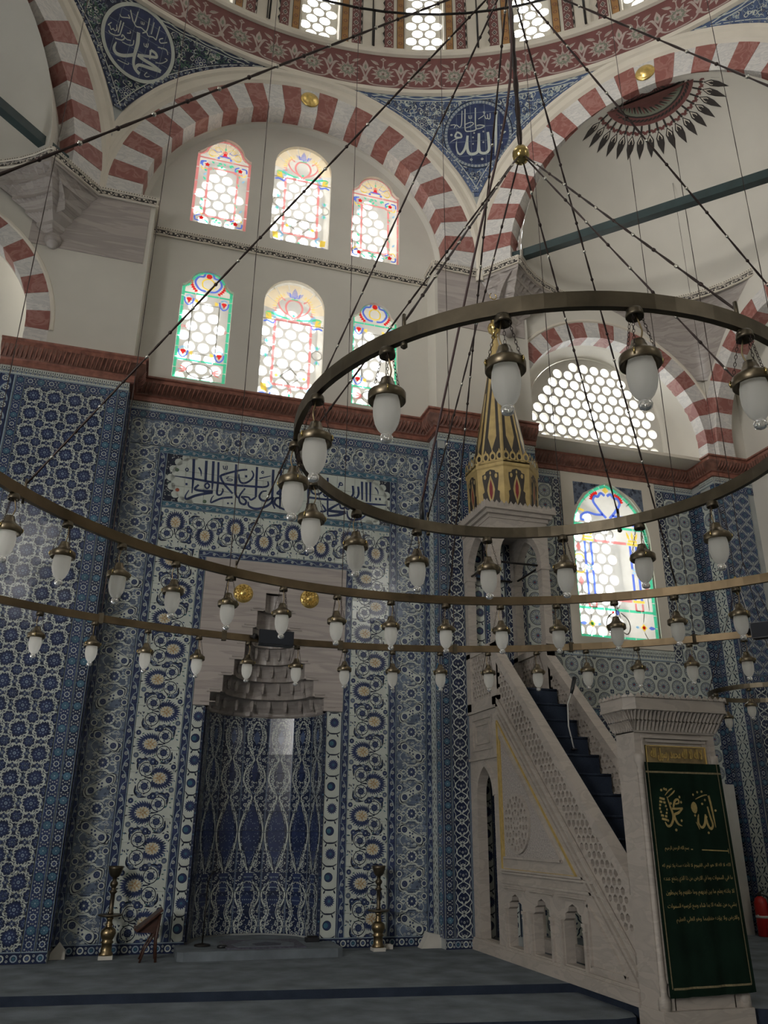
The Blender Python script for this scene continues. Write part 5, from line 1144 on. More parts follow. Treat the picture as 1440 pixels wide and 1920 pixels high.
    for q in range(len(lv)-1):
        m2 = MB(); (d0, s0), (d1, s1) = lv[q], lv[q+1]
        A = [anchor+(p-anchor)*s0 for p in topo]; B = [anchor+(p-anchor)*(s0*.94) for p in topo]; Cc = [anchor+(p-anchor)*s1 for p in topo]
        zt = 9.40-d0; zm = 9.40-d0-.05; zb = 9.40-d1
        vs = [(p.x, p.y, zt) for p in A]+[(p.x, p.y, zm) for p in A]+[(p.x, p.y, zb) for p in Cc]; n_ = len(topo)
        fs = []
        for i in range(n_-1): fs += [(i, i+1, n_+i+1, n_+i)]
        m2.add(vs, fs, STONE)
        # concave cells between little pointed drops
        for i in range(n_-1):
            for e in range(2):
                t0, t1 = e/2, (e+1)/2
                a0, a1 = A[i].lerp(A[i+1], t0), A[i].lerp(A[i+1], t1); c0, c1 = Cc[i].lerp(Cc[i+1], t0), Cc[i].lerp(Cc[i+1], t1); am = (a0+a1)/2; cm = (c0+c1)/2
                inn = am.lerp(anchor, .16*s0)
                P3 = [(a0.x, a0.y, zm), (am.x, am.y, zm+.03), (a1.x, a1.y, zm), (c0.x, c0.y, zb), (inn.x, inn.y, (zm+zb)/2+.03), (c1.x, c1.y, zb)]
                m2.add(P3, [(0, 1, 4), (1, 2, 4), (0, 4, 3), (2, 5, 4), (3, 4, 5)], STONE)
        m2.build('stalactite_tier', cb)
    m2 = MB(); m2.lathe([(.0, -.17), (.05, -.15), (.10, -.09), (.11, -.03), (.08, .03), (.0, .05)], (anchor.x, anchor.y-.02, 8.54), STONE, 10); m2.build('stalactite_drop', cb)
    # iron tie beam across the opening
    tb = MB(); tb.obox(fr, -RI-.1, RI+.1, 9.60, 9.74, -.20, -.08, IRON)
    tb.build('tie_beam', None, None, 'dark green iron tie beam across the %s semi-dome' % tagname, 'beam')
    # gilded boss at the arch crown
exedra(1, 'right', YP, 2.16)
exedra(-1, 'left', YL, 1.96)
def boss(a, label):
    fr, nrm, u = octframe(a); mb = MB()
    c = (0, ZA+2.60)
    prof = [(0, .075), (.05, .07), (.10, .045), (.125, .02), (.135, .022), (.145, .008), (.15, 0)]
    n = 24; vs = [fr(c[0]+r*cos(2*pi*j/n), c[1]+r*sin(2*pi*j/n), d+.006) for r, d in prof for j in range(n)]
    mb.add(vs, [(i*n+j, i*n+(j+1) % n, (i+1)*n+(j+1) % n, (i+1)*n+j) for i in range(len(prof)-1) for j in range(n)], GOLD, True)
    mb.build('gilded_boss', None, None, label, 'boss')
boss(90, 'round gilded boss at the crown of the mihrab arch'); boss(45, 'round gilded boss at the crown of the right semi-dome arch')
# ================================================================== stained glass windows
def glass_design(kind, w, h):
    """list of (material, Pat): every coloured or leaded piece of one window, u from -w/2, v from the sill"""
    L = []
    def st(m, pts, wd, k=4):
        P = Pat(); P.stroke(pts, wd, GLASSC.get(m, LEAD), 0, k, flat=(k == 0)); L.append(P)
    def dot(m, x, y, r, n=12, sx=1.0, a=0.0): P = Pat(); P.disc(x, y, r, GLASSC.get(m, LEAD), 0, n, sx, a); L.append(P)
    def lf(m, x, y, a, ln, wd): P = Pat(); P.leaf(x, y, a, ln, wd, GLASSC.get(m, LEAD), 0); L.append(P)
    def ring(m, x, y, r0, r1): P = Pat(); P.ring(x, y, r0, r1, GLASSC.get(m, LEAD), 0, 16); L.append(P)
    def bar(m, x0, x1, y0, y1): P = Pat(); P.rect(x0, x1, y0, y1, GLASSC.get(m, LEAD), 0); L.append(P)
    def poly(m, pts): P = Pat(); P.poly(pts, GLASSC.get(m, LEAD), 0); L.append(P)
    W2 = w/2
    def jointed(m, pts, wd, seg=.16):                          # a border of short glass lengths
        for i in range(len(pts)-1):
            (xa, ya), (xb, yb) = pts[i], pts[i+1]; n = max(1, round(math.hypot(xb-xa, yb-ya)/seg))
            for j in range(n):
                f0, f1 = (j+.03)/n, (j+.97)/n
                st(m, [(xa+(xb-xa)*f0, ya+(yb-ya)*f0), (xa+(xb-xa)*f1, ya+(yb-ya)*f1)], wd, 0)
    if kind == 'crown':
        s = h-w/2
        bar('tan', -W2, W2, s-.12, s+.02) if False else None
        for i in range(7):                                     # tan glass in the head
            a0, a1 = pi*i/7+.02, pi*(i+1)/7-.02
            poly('tan', [(W2*.62*cos(a0), s+W2*.62*sin(a0)-.04), (W2*cos(a0), s+W2*sin(a0)), (W2*cos((a0+a1)/2), s+W2*sin((a0+a1)/2)), (W2*cos(a1), s+W2*sin(a1)), (W2*.62*cos(a1), s+W2*.62*sin(a1)-.04)])
        cy = s+.06
        for e in (-1, 1):
            st('rose', [(0, cy-.20), (e*.09, cy-.12), (e*.125, cy), (e*.08, cy+.10), (0, cy+.13)], .030)
            st('rose', [(e*.02, cy-.18), (e*.17, cy-.09), (e*.24, cy+.04), (e*.20, cy+.14), (e*.14, cy+.10)], .024)
            for q in range(9):
                a = pi/2-e*(.55+q*.17); lf('yellow' if q < 7 else 'rose', e*.02+.235*cos(a), cy-.02+.22*sin(a), a, .08, .035)
            st('green', [(e*.05, cy-.215), (e*.22, cy-.19), (e*.36, cy-.15), (e*.41, cy-.17), (e*.37, cy-.22)], [.02, .035, .035, .03, .02])
            lf('blue', e*.02, cy+.17, pi/2-e*.9, .15, .07); st('lead', [(e*.30, cy+.26), (e*.36, cy+.36)], .010, 0)
            for yv, t in ((s-.22, 1), (.06, -1)):
                poly('yellow', [(e*(W2-.14), yv), (e*(W2-.05), yv+.02), (e*(W2-.04), yv+.13), (e*(W2-.12), yv+.13)])
                st('blue', [(e*(W2-.02), yv-.04), (e*(W2-.08), yv-.02), (e*(W2-.16), yv-.05), (e*(W2-.19), yv)], .03)
                st('sky', [(e*(W2-.16), yv+.04), (e*(W2-.20), yv+.10), (e*(W2-.14), yv+.17)], .035)
            x = e*(W2-.085); y = h*.40
            ring('lead', x, y, .072, .082)
            for t in (-1, 1):
                for q in (-.5, 0, .5): lf('sky' if q else 'green', x, y+t*.085, t*pi/2+q, .085, .03)
        lf('blue', 0, cy+.15, pi/2, .2, .10); bar('green', -.05, .05, cy+.125, cy+.15)
        x0, y0, y1 = W2-.19, .20, s-.20
        for a, b in (((-x0, y0), (x0, y0)), ((x0, y0), (x0, y1)), ((x0, y1), (-x0, y1)), ((-x0, y1), (-x0, y0))): jointed('rose', [a, b], .040, .2)
        bar('lead', -W2, W2, s-.215, s-.20); bar('lead', -x0, x0, y0+.30, y0+.31)
        for a, b in (((-.14, y0+.15), (0, y0+.29)), ((0, y0+.29), (.14, y0+.15)), ((.14, y0+.15), (0, y0+.02)), ((0, y0+.02), (-.14, y0+.15))): st('lead', [a, b], .012, 0)
        for e in (-1, 1): poly('yellow', [(e*.17, y0+.15), (e*.205, y0+.185), (e*.235, y0+.15), (e*.205, y0+.115)]); bar('green', min(e*.14, e*.17), max(e*.14, e*.17), y0+.143, y0+.157)
        for yv in (y0-.04, y0-.10, s-.14): ring('rose', 0, yv, .016, .030)
        for yv in (y0-.15, s-.09): dot('green', 0, yv, .022, 8)
    if kind == 'tulip':
        r = w*.36; s = h-r-w*.06; ol = win_outline(0, 0, w-.05, h-.03, 'shoulder'); ol = [(x, y+.02) for x, y in ol]
        for i in range(len(ol)): jointed('green', [ol[i], ol[(i+1) % len(ol)]], .042, .17)
        for yv in (.33, s-.10): jointed('green', [(-W2+.03, yv), (W2-.03, yv)], .028, .18)
        cy = s+.10
        for e in (-1, 1):
            st('blue', [(e*.03, cy-.13), (e*.12, cy-.11), (e*.19, cy), (e*.15, cy+.10), (e*.08, cy+.12), (e*.05, cy+.19), (0, cy+.215)], .032)
            for q in range(6):
                a = -pi/2+e*(.75+q*.16); lf('red', .215*cos(a)*1.0, cy+.02+.20*sin(a), a, .06, .045)
            st('yellow', [(0, cy-.10), (e*.075, cy-.06), (e*.085, cy+.03), (e*.04, cy+.08), (0, cy+.09)], .022)
            for yv, t in ((s-.22, 1), (.45, -1)):
                x = e*(W2-.115)
                P = Pat(); P.poly([(x-.04, yv+.02), (x, yv-.05), (x+.04, yv+.02), (x+.02, yv+.04), (x-.02, yv+.04)], GLASSC['red'], 0); L.append(P)
                st('blue', [(x-.065, yv+.04), (x-.05, yv-.04), (x, yv-.085), (x+.05, yv-.04), (x+.065, yv+.04)], .022)
                st('sky', [(x-.05, yv+.055), (x, yv+.085), (x+.05, yv+.055)], .03)
                for q in range(3): lf('yellow', x-e*.08, yv, pi/2*(1-e)+e*(-.5+q*.5)*1.0+ (pi if e > 0 else pi)*1.0, .07, .028)
            for dx in (-.02, .03): ring('rose', e*(W2-.09)+dx, h*.47, .012, .024)
            for q in (-.5, 0, .5): lf('rose', e*(W2-.20), .175, (0 if e > 0 else pi)+q, .14, .035)
            bar('lead', min(e*(W2-.17), e*(W2-.182)), max(e*(W2-.17), e*(W2-.182)), .50, s-.27)
        dot('red', 0, cy+.135, .045, 7); bar('lead', -W2+.1, W2-.1, .44, .45); bar('lead', -W2+.1, W2-.1, s-.27, s-.26)
        P = Pat()
        for i in range(20):
            a, b = 2*pi*i/20, 2*pi*(i+1)/20; P.poly([(.175*cos(a), .175+.105*sin(a)), (.190*cos(a), .175+.118*sin(a)), (.190*cos(b), .175+.118*sin(b)), (.175*cos(b), .175+.105*sin(b))], LEAD, 0)
        L.append(P)
    if kind == 'rose':
        r = w*.36; s = h-r-w*.06; ol = win_outline(0, 0, w-.04, h-.03, 'shoulder'); ol = [(x, y+.015) for x, y in ol]
        for i in range(len(ol)): jointed('rose', [ol[i], ol[(i+1) % len(ol)]], .042, .3)
        jointed('rose', [(-W2+.03, s-.06), (W2-.03, s-.06)], .028, .3)
        for i in range(6):
            a0, a1 = pi*i/6+.03, pi*(i+1)/6-.03; poly('tan', [(.1*cos(a0), s+.1*sin(a0)), (r*.92*cos(a0), s+.02+r*.92*sin(a0)), (r*.92*cos(a1), s+.02+r*.92*sin(a1)), (.1*cos(a1), s+.1*sin(a1))])
        dot('red', 0, s+.11, .04, 9); poly('red', [(-.05, s+.03), (.05, s+.03), (.02, s+.08), (-.02, s+.08)]); lf('green', 0, s+.15, pi/2, .07, .04)
        st('blue', [(-.10, s-.03), (-.08, s+.02), (0, s+.035), (.08, s+.02), (.10, s-.03)], .035)
        for e in (-1, 1):
            st('yellow', [(e*.05, s), (e*.13, s+.03), (e*.20, s-.01), (e*.25, s+.05), (e*.20, s+.12), (e*.15, s+.07)], .020)
            st('yellow', [(e*.03, s+.15), (e*.10, s+.20), (e*.16, s+.17), (e*.13, s+.12)], .018)
            st('blue', [(e*.06, s+.13), (e*.12, s+.10), (e*.19, s+.14)], .022)
            jointed('rose', [(e*(W2-.19), .20), (e*(W2-.19), s-.24)], .034, .3)
            for yv, t in ((s-.19, 1), (.14, -1)):
                x = e*(W2-.16)
                P = Pat(); P.spikes(x, yv, .02, .048, 5, GLASSC['red'], 0, .3, 1.6); P.disc(x, yv, .03, GLASSC['red'], 1, 8); L.append(P)
                st('blue', [(x-.07, yv-t*.04), (x-.075, yv+.03), (x-.02, yv+.07)], .022); st('rose', [(x-e*.09, yv-t*.07), (x-e*.02, yv-t*.09), (x+e*.04, yv-t*.06)], .020)
                st('blue', [(x+e*.02, yv+t*.06), (x+e*.09, yv+t*.05), (x+e*.10, yv-t*.02)], .024); st('yellow', [(x+e*.09, yv-t*.05), (x+e*.06, yv-t*.10), (x-e*.01, yv-t*.07)], .018)
                for q in range(3): lf('green', x-e*(.07+.07*q), yv+(.02 if q % 2 else -.03), q*1.1+e, .07, .036)
                for q in range(3): lf('green' if q != 1 else 'sky', x+e*.04*(q % 2), yv-t*(.14+.085*q), pi/2+.6*(-1)**q, .08, .036)
            for q in range(3): lf('sky' if q % 2 else 'green', e*(.03+.07*q), .09, 1.0*(-1)**q+pi/2, .06, .03); lf('green', e*(.03+.06*q), s-.14, pi/2+.9*(-1)**q, .06, .034)
        jointed('rose', [(-W2+.2, s-.24), (W2-.2, s-.24)], .034, .3); jointed('rose', [(-W2+.2, .20), (W2-.2, .20)], .034, .3)
    if kind == 'bay':
        ol = win_outline(0, 0, w-.05, h-.05, 'point'); ol = [(x, y+.025) for x, y in ol]
        for i in range(len(ol)): jointed('green', [ol[i], ol[(i+1) % len(ol)]], .055, .19)
        for yv in (.46, 1.80): jointed('green', [(-W2+.04, yv), (W2-.04, yv)], .040, .2)
        for e in (-1, 1):
            x = e*.40
            for dx in (-.055, .055): st('blue', [(x+dx, .64), (x+dx, 1.06)], .040, 0); st('blue', [(x+dx, 1.14), (x+dx, 1.52)], .040, 0)
            for yv in (1.07, 1.12): poly('sky', [(x-.07, yv), (x-.05, yv+.035), (x, yv+.01), (x+.05, yv+.035), (x+.07, yv), (x, yv+.015)]) if False else [lf('sky', x, yv, q, .07, .04) for q in (.4, pi-.4)]
            bar('yellow', x-.10, x+.10, 1.53, 1.57); bar('yellow', x-.08, x+.08, 1.58, 1.62); bar('yellow', x-.10, x+.10, .60, .64)
            for q in (-1, 0, 1): lf('yellow', x+q*.05, 1.62, pi/2-q*.35, .15, .05)
            for dx in (-.06, .06): st('rose', [(x+dx, .48), (x+dx, .59)], .034, 0)
            bar('rose', x-.07, x+.07, .465, .49)
            z = e*(W2-.115)
            for yv, t in ((1.42, 1), (.88, -1)):
                poly('rose', [(z, yv-.08), (z+.05, yv), (z, yv+.08), (z-.05, yv)]); st('yellow', [(z-.09, yv-t*.19), (z-.05, yv-t*.13), (z+.04, yv-t*.13), (z+.08, yv-t*.19)], .026)
            ring('lead', z, 1.15, .08, .092); st('lead', [(z, 1.5), (z, 1.75)], .01, 0); st('lead', [(z, .5), (z, .8)], .01, 0)
            st('blue', [(e*.02, 2.33), (e*.09, 2.37), (e*.15, 2.30), (e*.20, 2.31), (e*.24, 2.22), (e*.17, 2.11), (e*.10, 2.02), (e*.03, 1.95)], .045)
            for q in range(6):
                a = .1+q*.26; a = pi-a if e < 0 else a; lf('red', e*.15+.09*cos(a), 2.24+.09*sin(a), a, .075, .045)
            st('blue', [(e*.08, 2.00), (e*.22, 1.99), (e*.36, 2.01), (e*.47, 1.95), (e*.48, 1.88), (e*.42, 1.88)], .04)
            st('yellow', [(e*.42, 2.03), (e*.52, 2.06)], .04, 0); st('lead', [(e*.36, 2.2), (e*.48, 2.3)], .012, 0); st('lead', [(e*.3, 1.84), (e*.36, 1.94)], .012, 0)
            poly('yellow', [(e*.38, .22), (e*.44, .28), (e*.50, .22), (e*.44, .16)]); dot('red' if e > 0 else 'green', e*.44, .22, .03, 6)
            lf('blue', e*.52, .22, 0 if e > 0 else pi, .13, .06); lf('sky', e*.36, .22, pi if e > 0 else 0, .07, .05)
            st('lead', [(e*.06, .42), (e*.17, .33), (e*.20, .20), (e*.15, .10), (e*.08, .12)], .018); st('lead', [(e*.44, .30), (e*.47, .44)], .012, 0); st('lead', [(e*.44, .14), (e*.50, .03)], .012, 0)
        for yv in (1.55, .62): jointed('rose', [(-.29, yv), (.29, yv)], .045, .3)
        ring('lead', 0, 1.68, .06, .072); ring('lead', 0, .54, .05, .06); poly('yellow', [(-.06, 2.42), (0, 2.37), (.06, 2.42), (0, 2.49)]); dot('blue', 0, .42, .04, 8); dot('red', -.07, .42, .022, 6)
    return [p for p in L if p.p]
DESIGN = {}
def stained(name, u0, v0, w, h, shape, kind, y, ylat, label, rl=.085, st=.205):
    t = thing(name, label, 'window', (u0, y, v0)); t['kind'] = 'structure'; del t['category']
    key = (kind, round(w, 1))
    if key not in DESIGN:
        DESIGN[key] = []
        f0 = frame((0, 0, 0), (1, 0, 0), (0, 0, 1), (0, -1, 0))
        for i, P in enumerate(glass_design(kind, w, h)):
            mb = MB()
            for p, m, l in P.p: mb.add([f0(a, b, .006+.0005*l) for a, b in p], [tuple(range(len(p)))], m)
            me = bpy.data.meshes.new('pane'); me.from_pydata(mb.v, [], mb.f)
            for m in mb.mats: me.materials.append(m)
            me.polygons.foreach_set('material_index', mb.m); me.update(); DESIGN[key].append(me)
    for me in DESIGN[key]: link('pane', me, t)
    f0 = frame((0, 0, 0), (1, 0, 0), (0, 0, 1), (0, -1, 0)); ol = win_outline(0, 0, w, h, shape)
    mb = MB(); mb.plate(f0, ol, [], 0, .0, GLASSC['clear'], back=False); mb.build('clear_pane', t)
    mb = MB(); ol2 = win_outline(0, -.0, w+.02, h+.01, shape)
    hexlattice(mb, f0, ol2, rl, st, -(ylat-y)-.05, -(ylat-y), LATT, 14); mb.build('plaster_lattice', t)
    return t
names = ('upper left window, red bordered with roses in the corners', 'upper middle window with a red and gold crown, just above the scroll band', 'upper right window, red bordered with roses in the corners',
         'lower left window, green bordered with a tulip head', 'lower middle window with a red and gold crown, above the cornice', 'lower right window, green bordered with a tulip head')
for i, (u, v, w, h, sh, kd) in enumerate(WINS):
    stained('window_%d' % (i+1), u, v, w, h, sh, kd, YQ+.06, YQ+.54, 'stained glass '+names[i])
stained('window_7', BW[0], BW[1], BW[2], BW[3], 'point', 'bay', YB+.05, YB+.86, 'big pointed stained glass window with green border in the right bay', .085, .205)

# lattice window over the bay cornice, in a cream splay
t = thing('window_8', 'semicircular plaster lattice window with round panes above the bay cornice', 'window', (0, 0, 0)); t['kind'] = 'structure'; del t['category']
fy = wallY(YB+.10); cx_, zc, rw = 6.72, 7.56, 1.25
ol = [(cx_+rw, ZC1+.0)]+arc(cx_, zc, rw, 0, 180, 30)+[(cx_-rw, ZC1+.0)]
ol = [(cx_-rw, ZC1+.02), (cx_+rw, ZC1+.02)]+arc(cx_, zc, rw, 0, 180, 30)
mb = MB(); holes = hexlattice(mb, fy, ol, .086, .203, -.06, 0, LATT, 14); mb.build('plaster_lattice', t)
for hpts in holes:
    mb = MB(); mb.add([fy(a, b, -.035) for a, b in hpts], [tuple(range(len(hpts)))], SKYP); mb.build('round_pane', t)
mb = MB()                                                       # cream splay and the passage to the outer lattice
r0 = 1.66; cxa, zca = 6.66, 7.14
A = [(cxa+r0, ZC1)]+arc(cxa, zca, r0, 0, 180, 30)+[(cxa-r0, ZC1)]; B = [(cx_+rw+.01, ZC1)]+arc(cx_, zc, rw+.01, 0, 180, 30)+[(cx_-rw-.01, ZC1)]
n = len(A)
def cov(k, e): return (A[k][0]+(B[k][0]-A[k][0])*e, A[k][1]+(B[k][1]-A[k][1])*e)
rings = [(YP+.20, 0), (YP+.42, .18), (YB-.04, .42), (YB+.02, .8), (YB+.05, 1.0), (YB+.12, 1.0)]
vs = [(cov(k, e)[0], y, cov(k, e)[1]) for y, e in rings for k in range(n)]
mb.add(vs, [(i*n+k, i*n+k+1, (i+1)*n+k+1, (i+1)*n+k) for i in range(len(rings)-1) for k in range(n-1)], PLASTER, True)
vs = [(b[0], y, b[1]) for y in (YB+.16, YB+1.0) for b in [(cx_+rw+.06, ZC1-.1)]+arc(cx_, zc, rw+.06, 0, 180, 30)+[(cx_-rw-.06, ZC1-.1)]]
mb.add(vs, [(k, k+1, n+k+1, n+k) for k in range(n-1)]+[(n-1, 0, n, 2*n-1)], PLASTER, True)
mb.box(5.0, 8.4, YP+.02, YB+.12, ZC1-.04, ZC1+.012, CREAM)
mb.build('splayed_reveal', t)

# ================================================================== mihrab
mh = thing('mihrab', 'prayer niche with blue tiled facets under a grey marble stalactite hood', 'niche', (0, 0, 0))
NX, NR = 1.475, .735
mb = MB(); mb.lathe([(.98, 0), (.98, 4.5), (.0, 4.5)], (NX, YQ+.26, -.1), GROUT, 24); 
mb.f = [f for f in mb.f if all(mb.v[i][1] > YQ+.10 for i in f)]; mb.m = mb.m[:len(mb.f)]; mb.s = mb.s[:len(mb.f)]; mb.build('niche_back', mh)
fm = wallY(YQ-.02)
# stepped opening of the hood in the marble slab
tiers = [(2.60, 2.79, .70), (2.79, 3.0, .56), (3.0, 3.2, .44), (3.2, 3.4, .325), (3.4, 3.61, .245), (3.61, 3.83, .20), (3.83, 4.06, .105)]
op = [(NX-.70, 2.59)]
for z0, z1, hw in tiers: op += [(NX-hw, z0+(.0 if hw == .70 else 0)), (NX-hw, z1)]
opr = [(2*NX-x, z_) for x, z_ in op[::-1]]
fullop = op+opr
mb = MB(); mb.plate(fm, [(.583, 2.62)]+[(NX-.70, 2.62)]+op[2:]+opr[:-2]+[(NX+.70, 2.62), (2.417, 2.62), (2.417, 4.465), (.583, 4.465)], [], -.08, .012, SLABM)
mb.build('marble_hood_slab', mh)
for s in (-1, 1):                                              # raised stepped lines echoing the tiers
    for i, (z0, z1, hw) in enumerate(tiers[1:]):
        mb = MB(); 
        for q in (0, 1):
            x0 = NX+s*(hw+.02+.0); x1 = NX+s*(hw+.02+.16-.03*q); mb.obox(fm, min(x0, x1), max(x0, x1), z0-.012+.03*q, z0+.004+.03*q, .012, .024, STONE)
        mb.build('moulded_step', mh)
    mb = MB(); mb.obox(fm, NX+s*.74-.07*(1 if s > 0 else 1), NX+s*.74+.11, 2.66, 2.672, .012, .022, STONE); mb.build('moulded_step', mh)
for i, (z0, z1, hw) in enumerate(tiers):
    mb = MB(); d = hw*.95; nc = (9, 8, 7, 6, 5, 4, 3)[i]
    def wallp(a, z_, k=0): return Vector((NX-hw*cos(a)*(1-k), YQ-.0+d*sin(a)*(1-k), z_))
    steps = nc*6; vs = []; rows = 5
    for r in range(rows):
        v = r/(rows-1)
        for j in range(steps+1):
            a = pi*j/steps; ph = (j % 6)/6.0; flute = sin(pi*ph)
            k = (-.10*flute*(1-v*.75) + .16*v*v)*min(1, 2.5*sin(a))
            vs.append(wallp(a, z0+(z1-z0)*v, k))
    w_ = steps+1
    mb.add(vs, [(r*w_+j, r*w_+j+1, (r+1)*w_+j+1, (r+1)*w_+j) for r in range(rows-1) for j in range(steps)], STONE)
    if i+1 < len(tiers):                                       # scalloped ledge between this tier and the next
        hw2 = tiers[i+1][2]
        A = [wallp(pi*j/40, z1, -.02) for j in range(41)]; B = [Vector((NX-hw2*cos(pi*j/40)*.92, YQ+hw2*.95*sin(pi*j/40)*.92, z1)) for j in range(41)]
        mb.add(A+B, [(j, j+1, 41+j+1, 41+j) for j in range(40)], STONE)
    else:
        mb.add([wallp(pi*j/20, z1) for j in range(21)], [tuple(range(21))], STONE)
    mb.build('stalactite_tier', mh)
    if i < 5:
        for j in range(1, nc):                                 # hanging drops between the cells
            a = pi*j/nc; p = wallp(a, z1-.02, .10)
            m2 = MB(); m2.lathe([(.0, -.10), (.016, -.09), (.026, -.04), (.03, .02), (.03, .06)], (p.x, p.y, p.z-.03), STONE, 6, False); m2.build('drop', mh)
mb = MB(); vs = []
A = [Vector((NX-.735*cos(pi*j/40), YQ+.735*sin(pi*j/40), 2.60)) for j in range(41)]
for z_, r in ((2.585, .735), (2.60, .70), (2.63, .70)): vs += [(NX-r*cos(pi*j/40), YQ+r*sin(pi*j/40), z_) for j in range(41)]
mb.add(vs, [(i*41+j, i*41+j+1, (i+1)*41+j+1, (i+1)*41+j) for i in range(2) for j in range(40)], STONE, True); mb.build('hood_rim', mh)
# faceted tiled niche
NF = 7
for k in range(NF):
    a0, a1 = pi*k/NF, pi*(k+1)/NF
    p0 = Vector((NX-NR*cos(a0), YQ+NR*sin(a0), 0)); p1 = Vector((NX-NR*cos(a1), YQ+NR*sin(a1), 0)); dvec = p1-p0; th = math.atan2(dvec.y, dvec.x)
    mb = MB(); mb.add([p0, p1, p1+Vector((0, 0, 2.60)), p0+Vector((0, 0, 2.60))], [(0, 1, 2, 3)], GROUT); mb.build('niche_facet', mh)
    panel(mh, (p0.x, p0.y, 0), th, .004, dvec.length-.004, .10, 2.585, 1, 11, NICHE, 'niche_tile')
for s in (-1, 1):                                              # narrow blue jamb strips
    x0 = NX+s*NR; panel(mh, (x0-(.02 if s > 0 else -.0)-.0, YQ-.014, 0), 0, -.03 if s < 0 else -.0, .0 if s < 0 else .03, .11, 2.6, 1, 11, BLUEN, 'jamb_tile')
for x, lab in ((1.08, 'round gilded rosette on the left of the hood'), (1.936, 'round gilded rosette on the right of the hood')):
    mb = MB(); z_ = 4.03; c = (x, z_); fr = lambda u, v, d, c=c: fm(c[0]+u, c[1]+v, .012+d)
    n = 28; prof = [(0, .035), (.03, .03), (.05, .018), (.10, .022), (.118, .012), (.124, .0)]
    vs = [fr(r*cos(2*pi*j/n), r*sin(2*pi*j/n), d) for r, d in prof for j in range(n)]
    mb.add(vs, [(i*n+j, i*n+(j+1) % n, (i+1)*n+(j+1) % n, (i+1)*n+j) for i in range(len(prof)-1) for j in range(n)], GOLD, True)
    for q in range(3):
        for j in range(12):
            a = 2*pi*(j+.5*q)/12; r = .045+.026*q
            P3 = [(r-.012, -.010, .020), (r, -.013, .030), (r+.02, 0, .024), (r, .013, .030), (r-.012, .010, .020), (r+.003, 0, .038)]
            vs = [fr(u*cos(a)-v*sin(a), u*sin(a)+v*cos(a), d) for u, v, d in P3]; mb.add(vs, [(0, 1, 5), (1, 2, 5), (2, 3, 5), (3, 4, 5), (4, 0, 5)], GOLD)
    mb.build('gilded_rosette', None, None, lab, 'rosette')
# ================================================================== minbar (pulpit with a staircase)
mn = thing('pulpit_stair', 'carved marble pulpit with pierced railings, carpeted stair and canopied top', 'pulpit', (0, 0, 0))
XL, XR = 3.97, 4.74
SL = .965
rail = lambda y, z0: z0-SL*(8.70-y)
def pointed(u, v0, w, h, n=8):
    R = w*.80; e = R-w/2; s = v0+h-math.sqrt(R*R-e*e); a1 = math.degrees(math.acos(e/R))
    return [(u-w/2, v0), (u+w/2, v0)]+arc(u-e, s, R, 0, a1, n)+arc(u+e, s, R, 180-a1, 180, n)[1:]
def cusped(u, v0, w, h):
    s = v0+h*.70
    return [(u-w/2, v0), (u+w/2, v0), (u+w/2, s), (u+w*.40, s+h*.04), (u+w*.40, s+h*.13), (u+w*.24, s+h*.17), (u+w*.20, s+h*.25), (u, s+h*.30), (u-w*.20, s+h*.25), (u-w*.24, s+h*.17), (u-w*.40, s+h*.13), (u-w*.40, s+h*.04), (u-w/2, s)]
ARCHL = [(8.50, .36), (7.905, .37), (7.29, .36)]
def girih(mb, fr, outline, d0, d1, m, step=.082):
    """pierced star lattice: six-sided and small three-sided openings"""
    xs = [p[0] for p in outline]; ys = [p[1] for p in outline]; holes = []; j = 0; y = min(ys)
    while y < max(ys):
        x = min(xs)+(step/2 if j % 2 else 0)
        while x < max(xs):
            r = step*(.42 if (j+round(x/step)) % 3 else .36); k = 6 if (j % 2 == 0) else 5; ph = j*.4
            pts = [(x+r*cos(2*pi*q/k+ph), y+r*sin(2*pi*q/k+ph)) for q in range(k)]
            big = [(x+r*1.2*cos(2*pi*q/8), y+r*1.2*sin(2*pi*q/8)) for q in range(8)]
            if all(inpoly(p[0], p[1], outline) for p in big): holes.append(pts)
            x += step
        y += step*.80; j += 1
    mb.plate(fr, outline, holes, d0, d1, m)
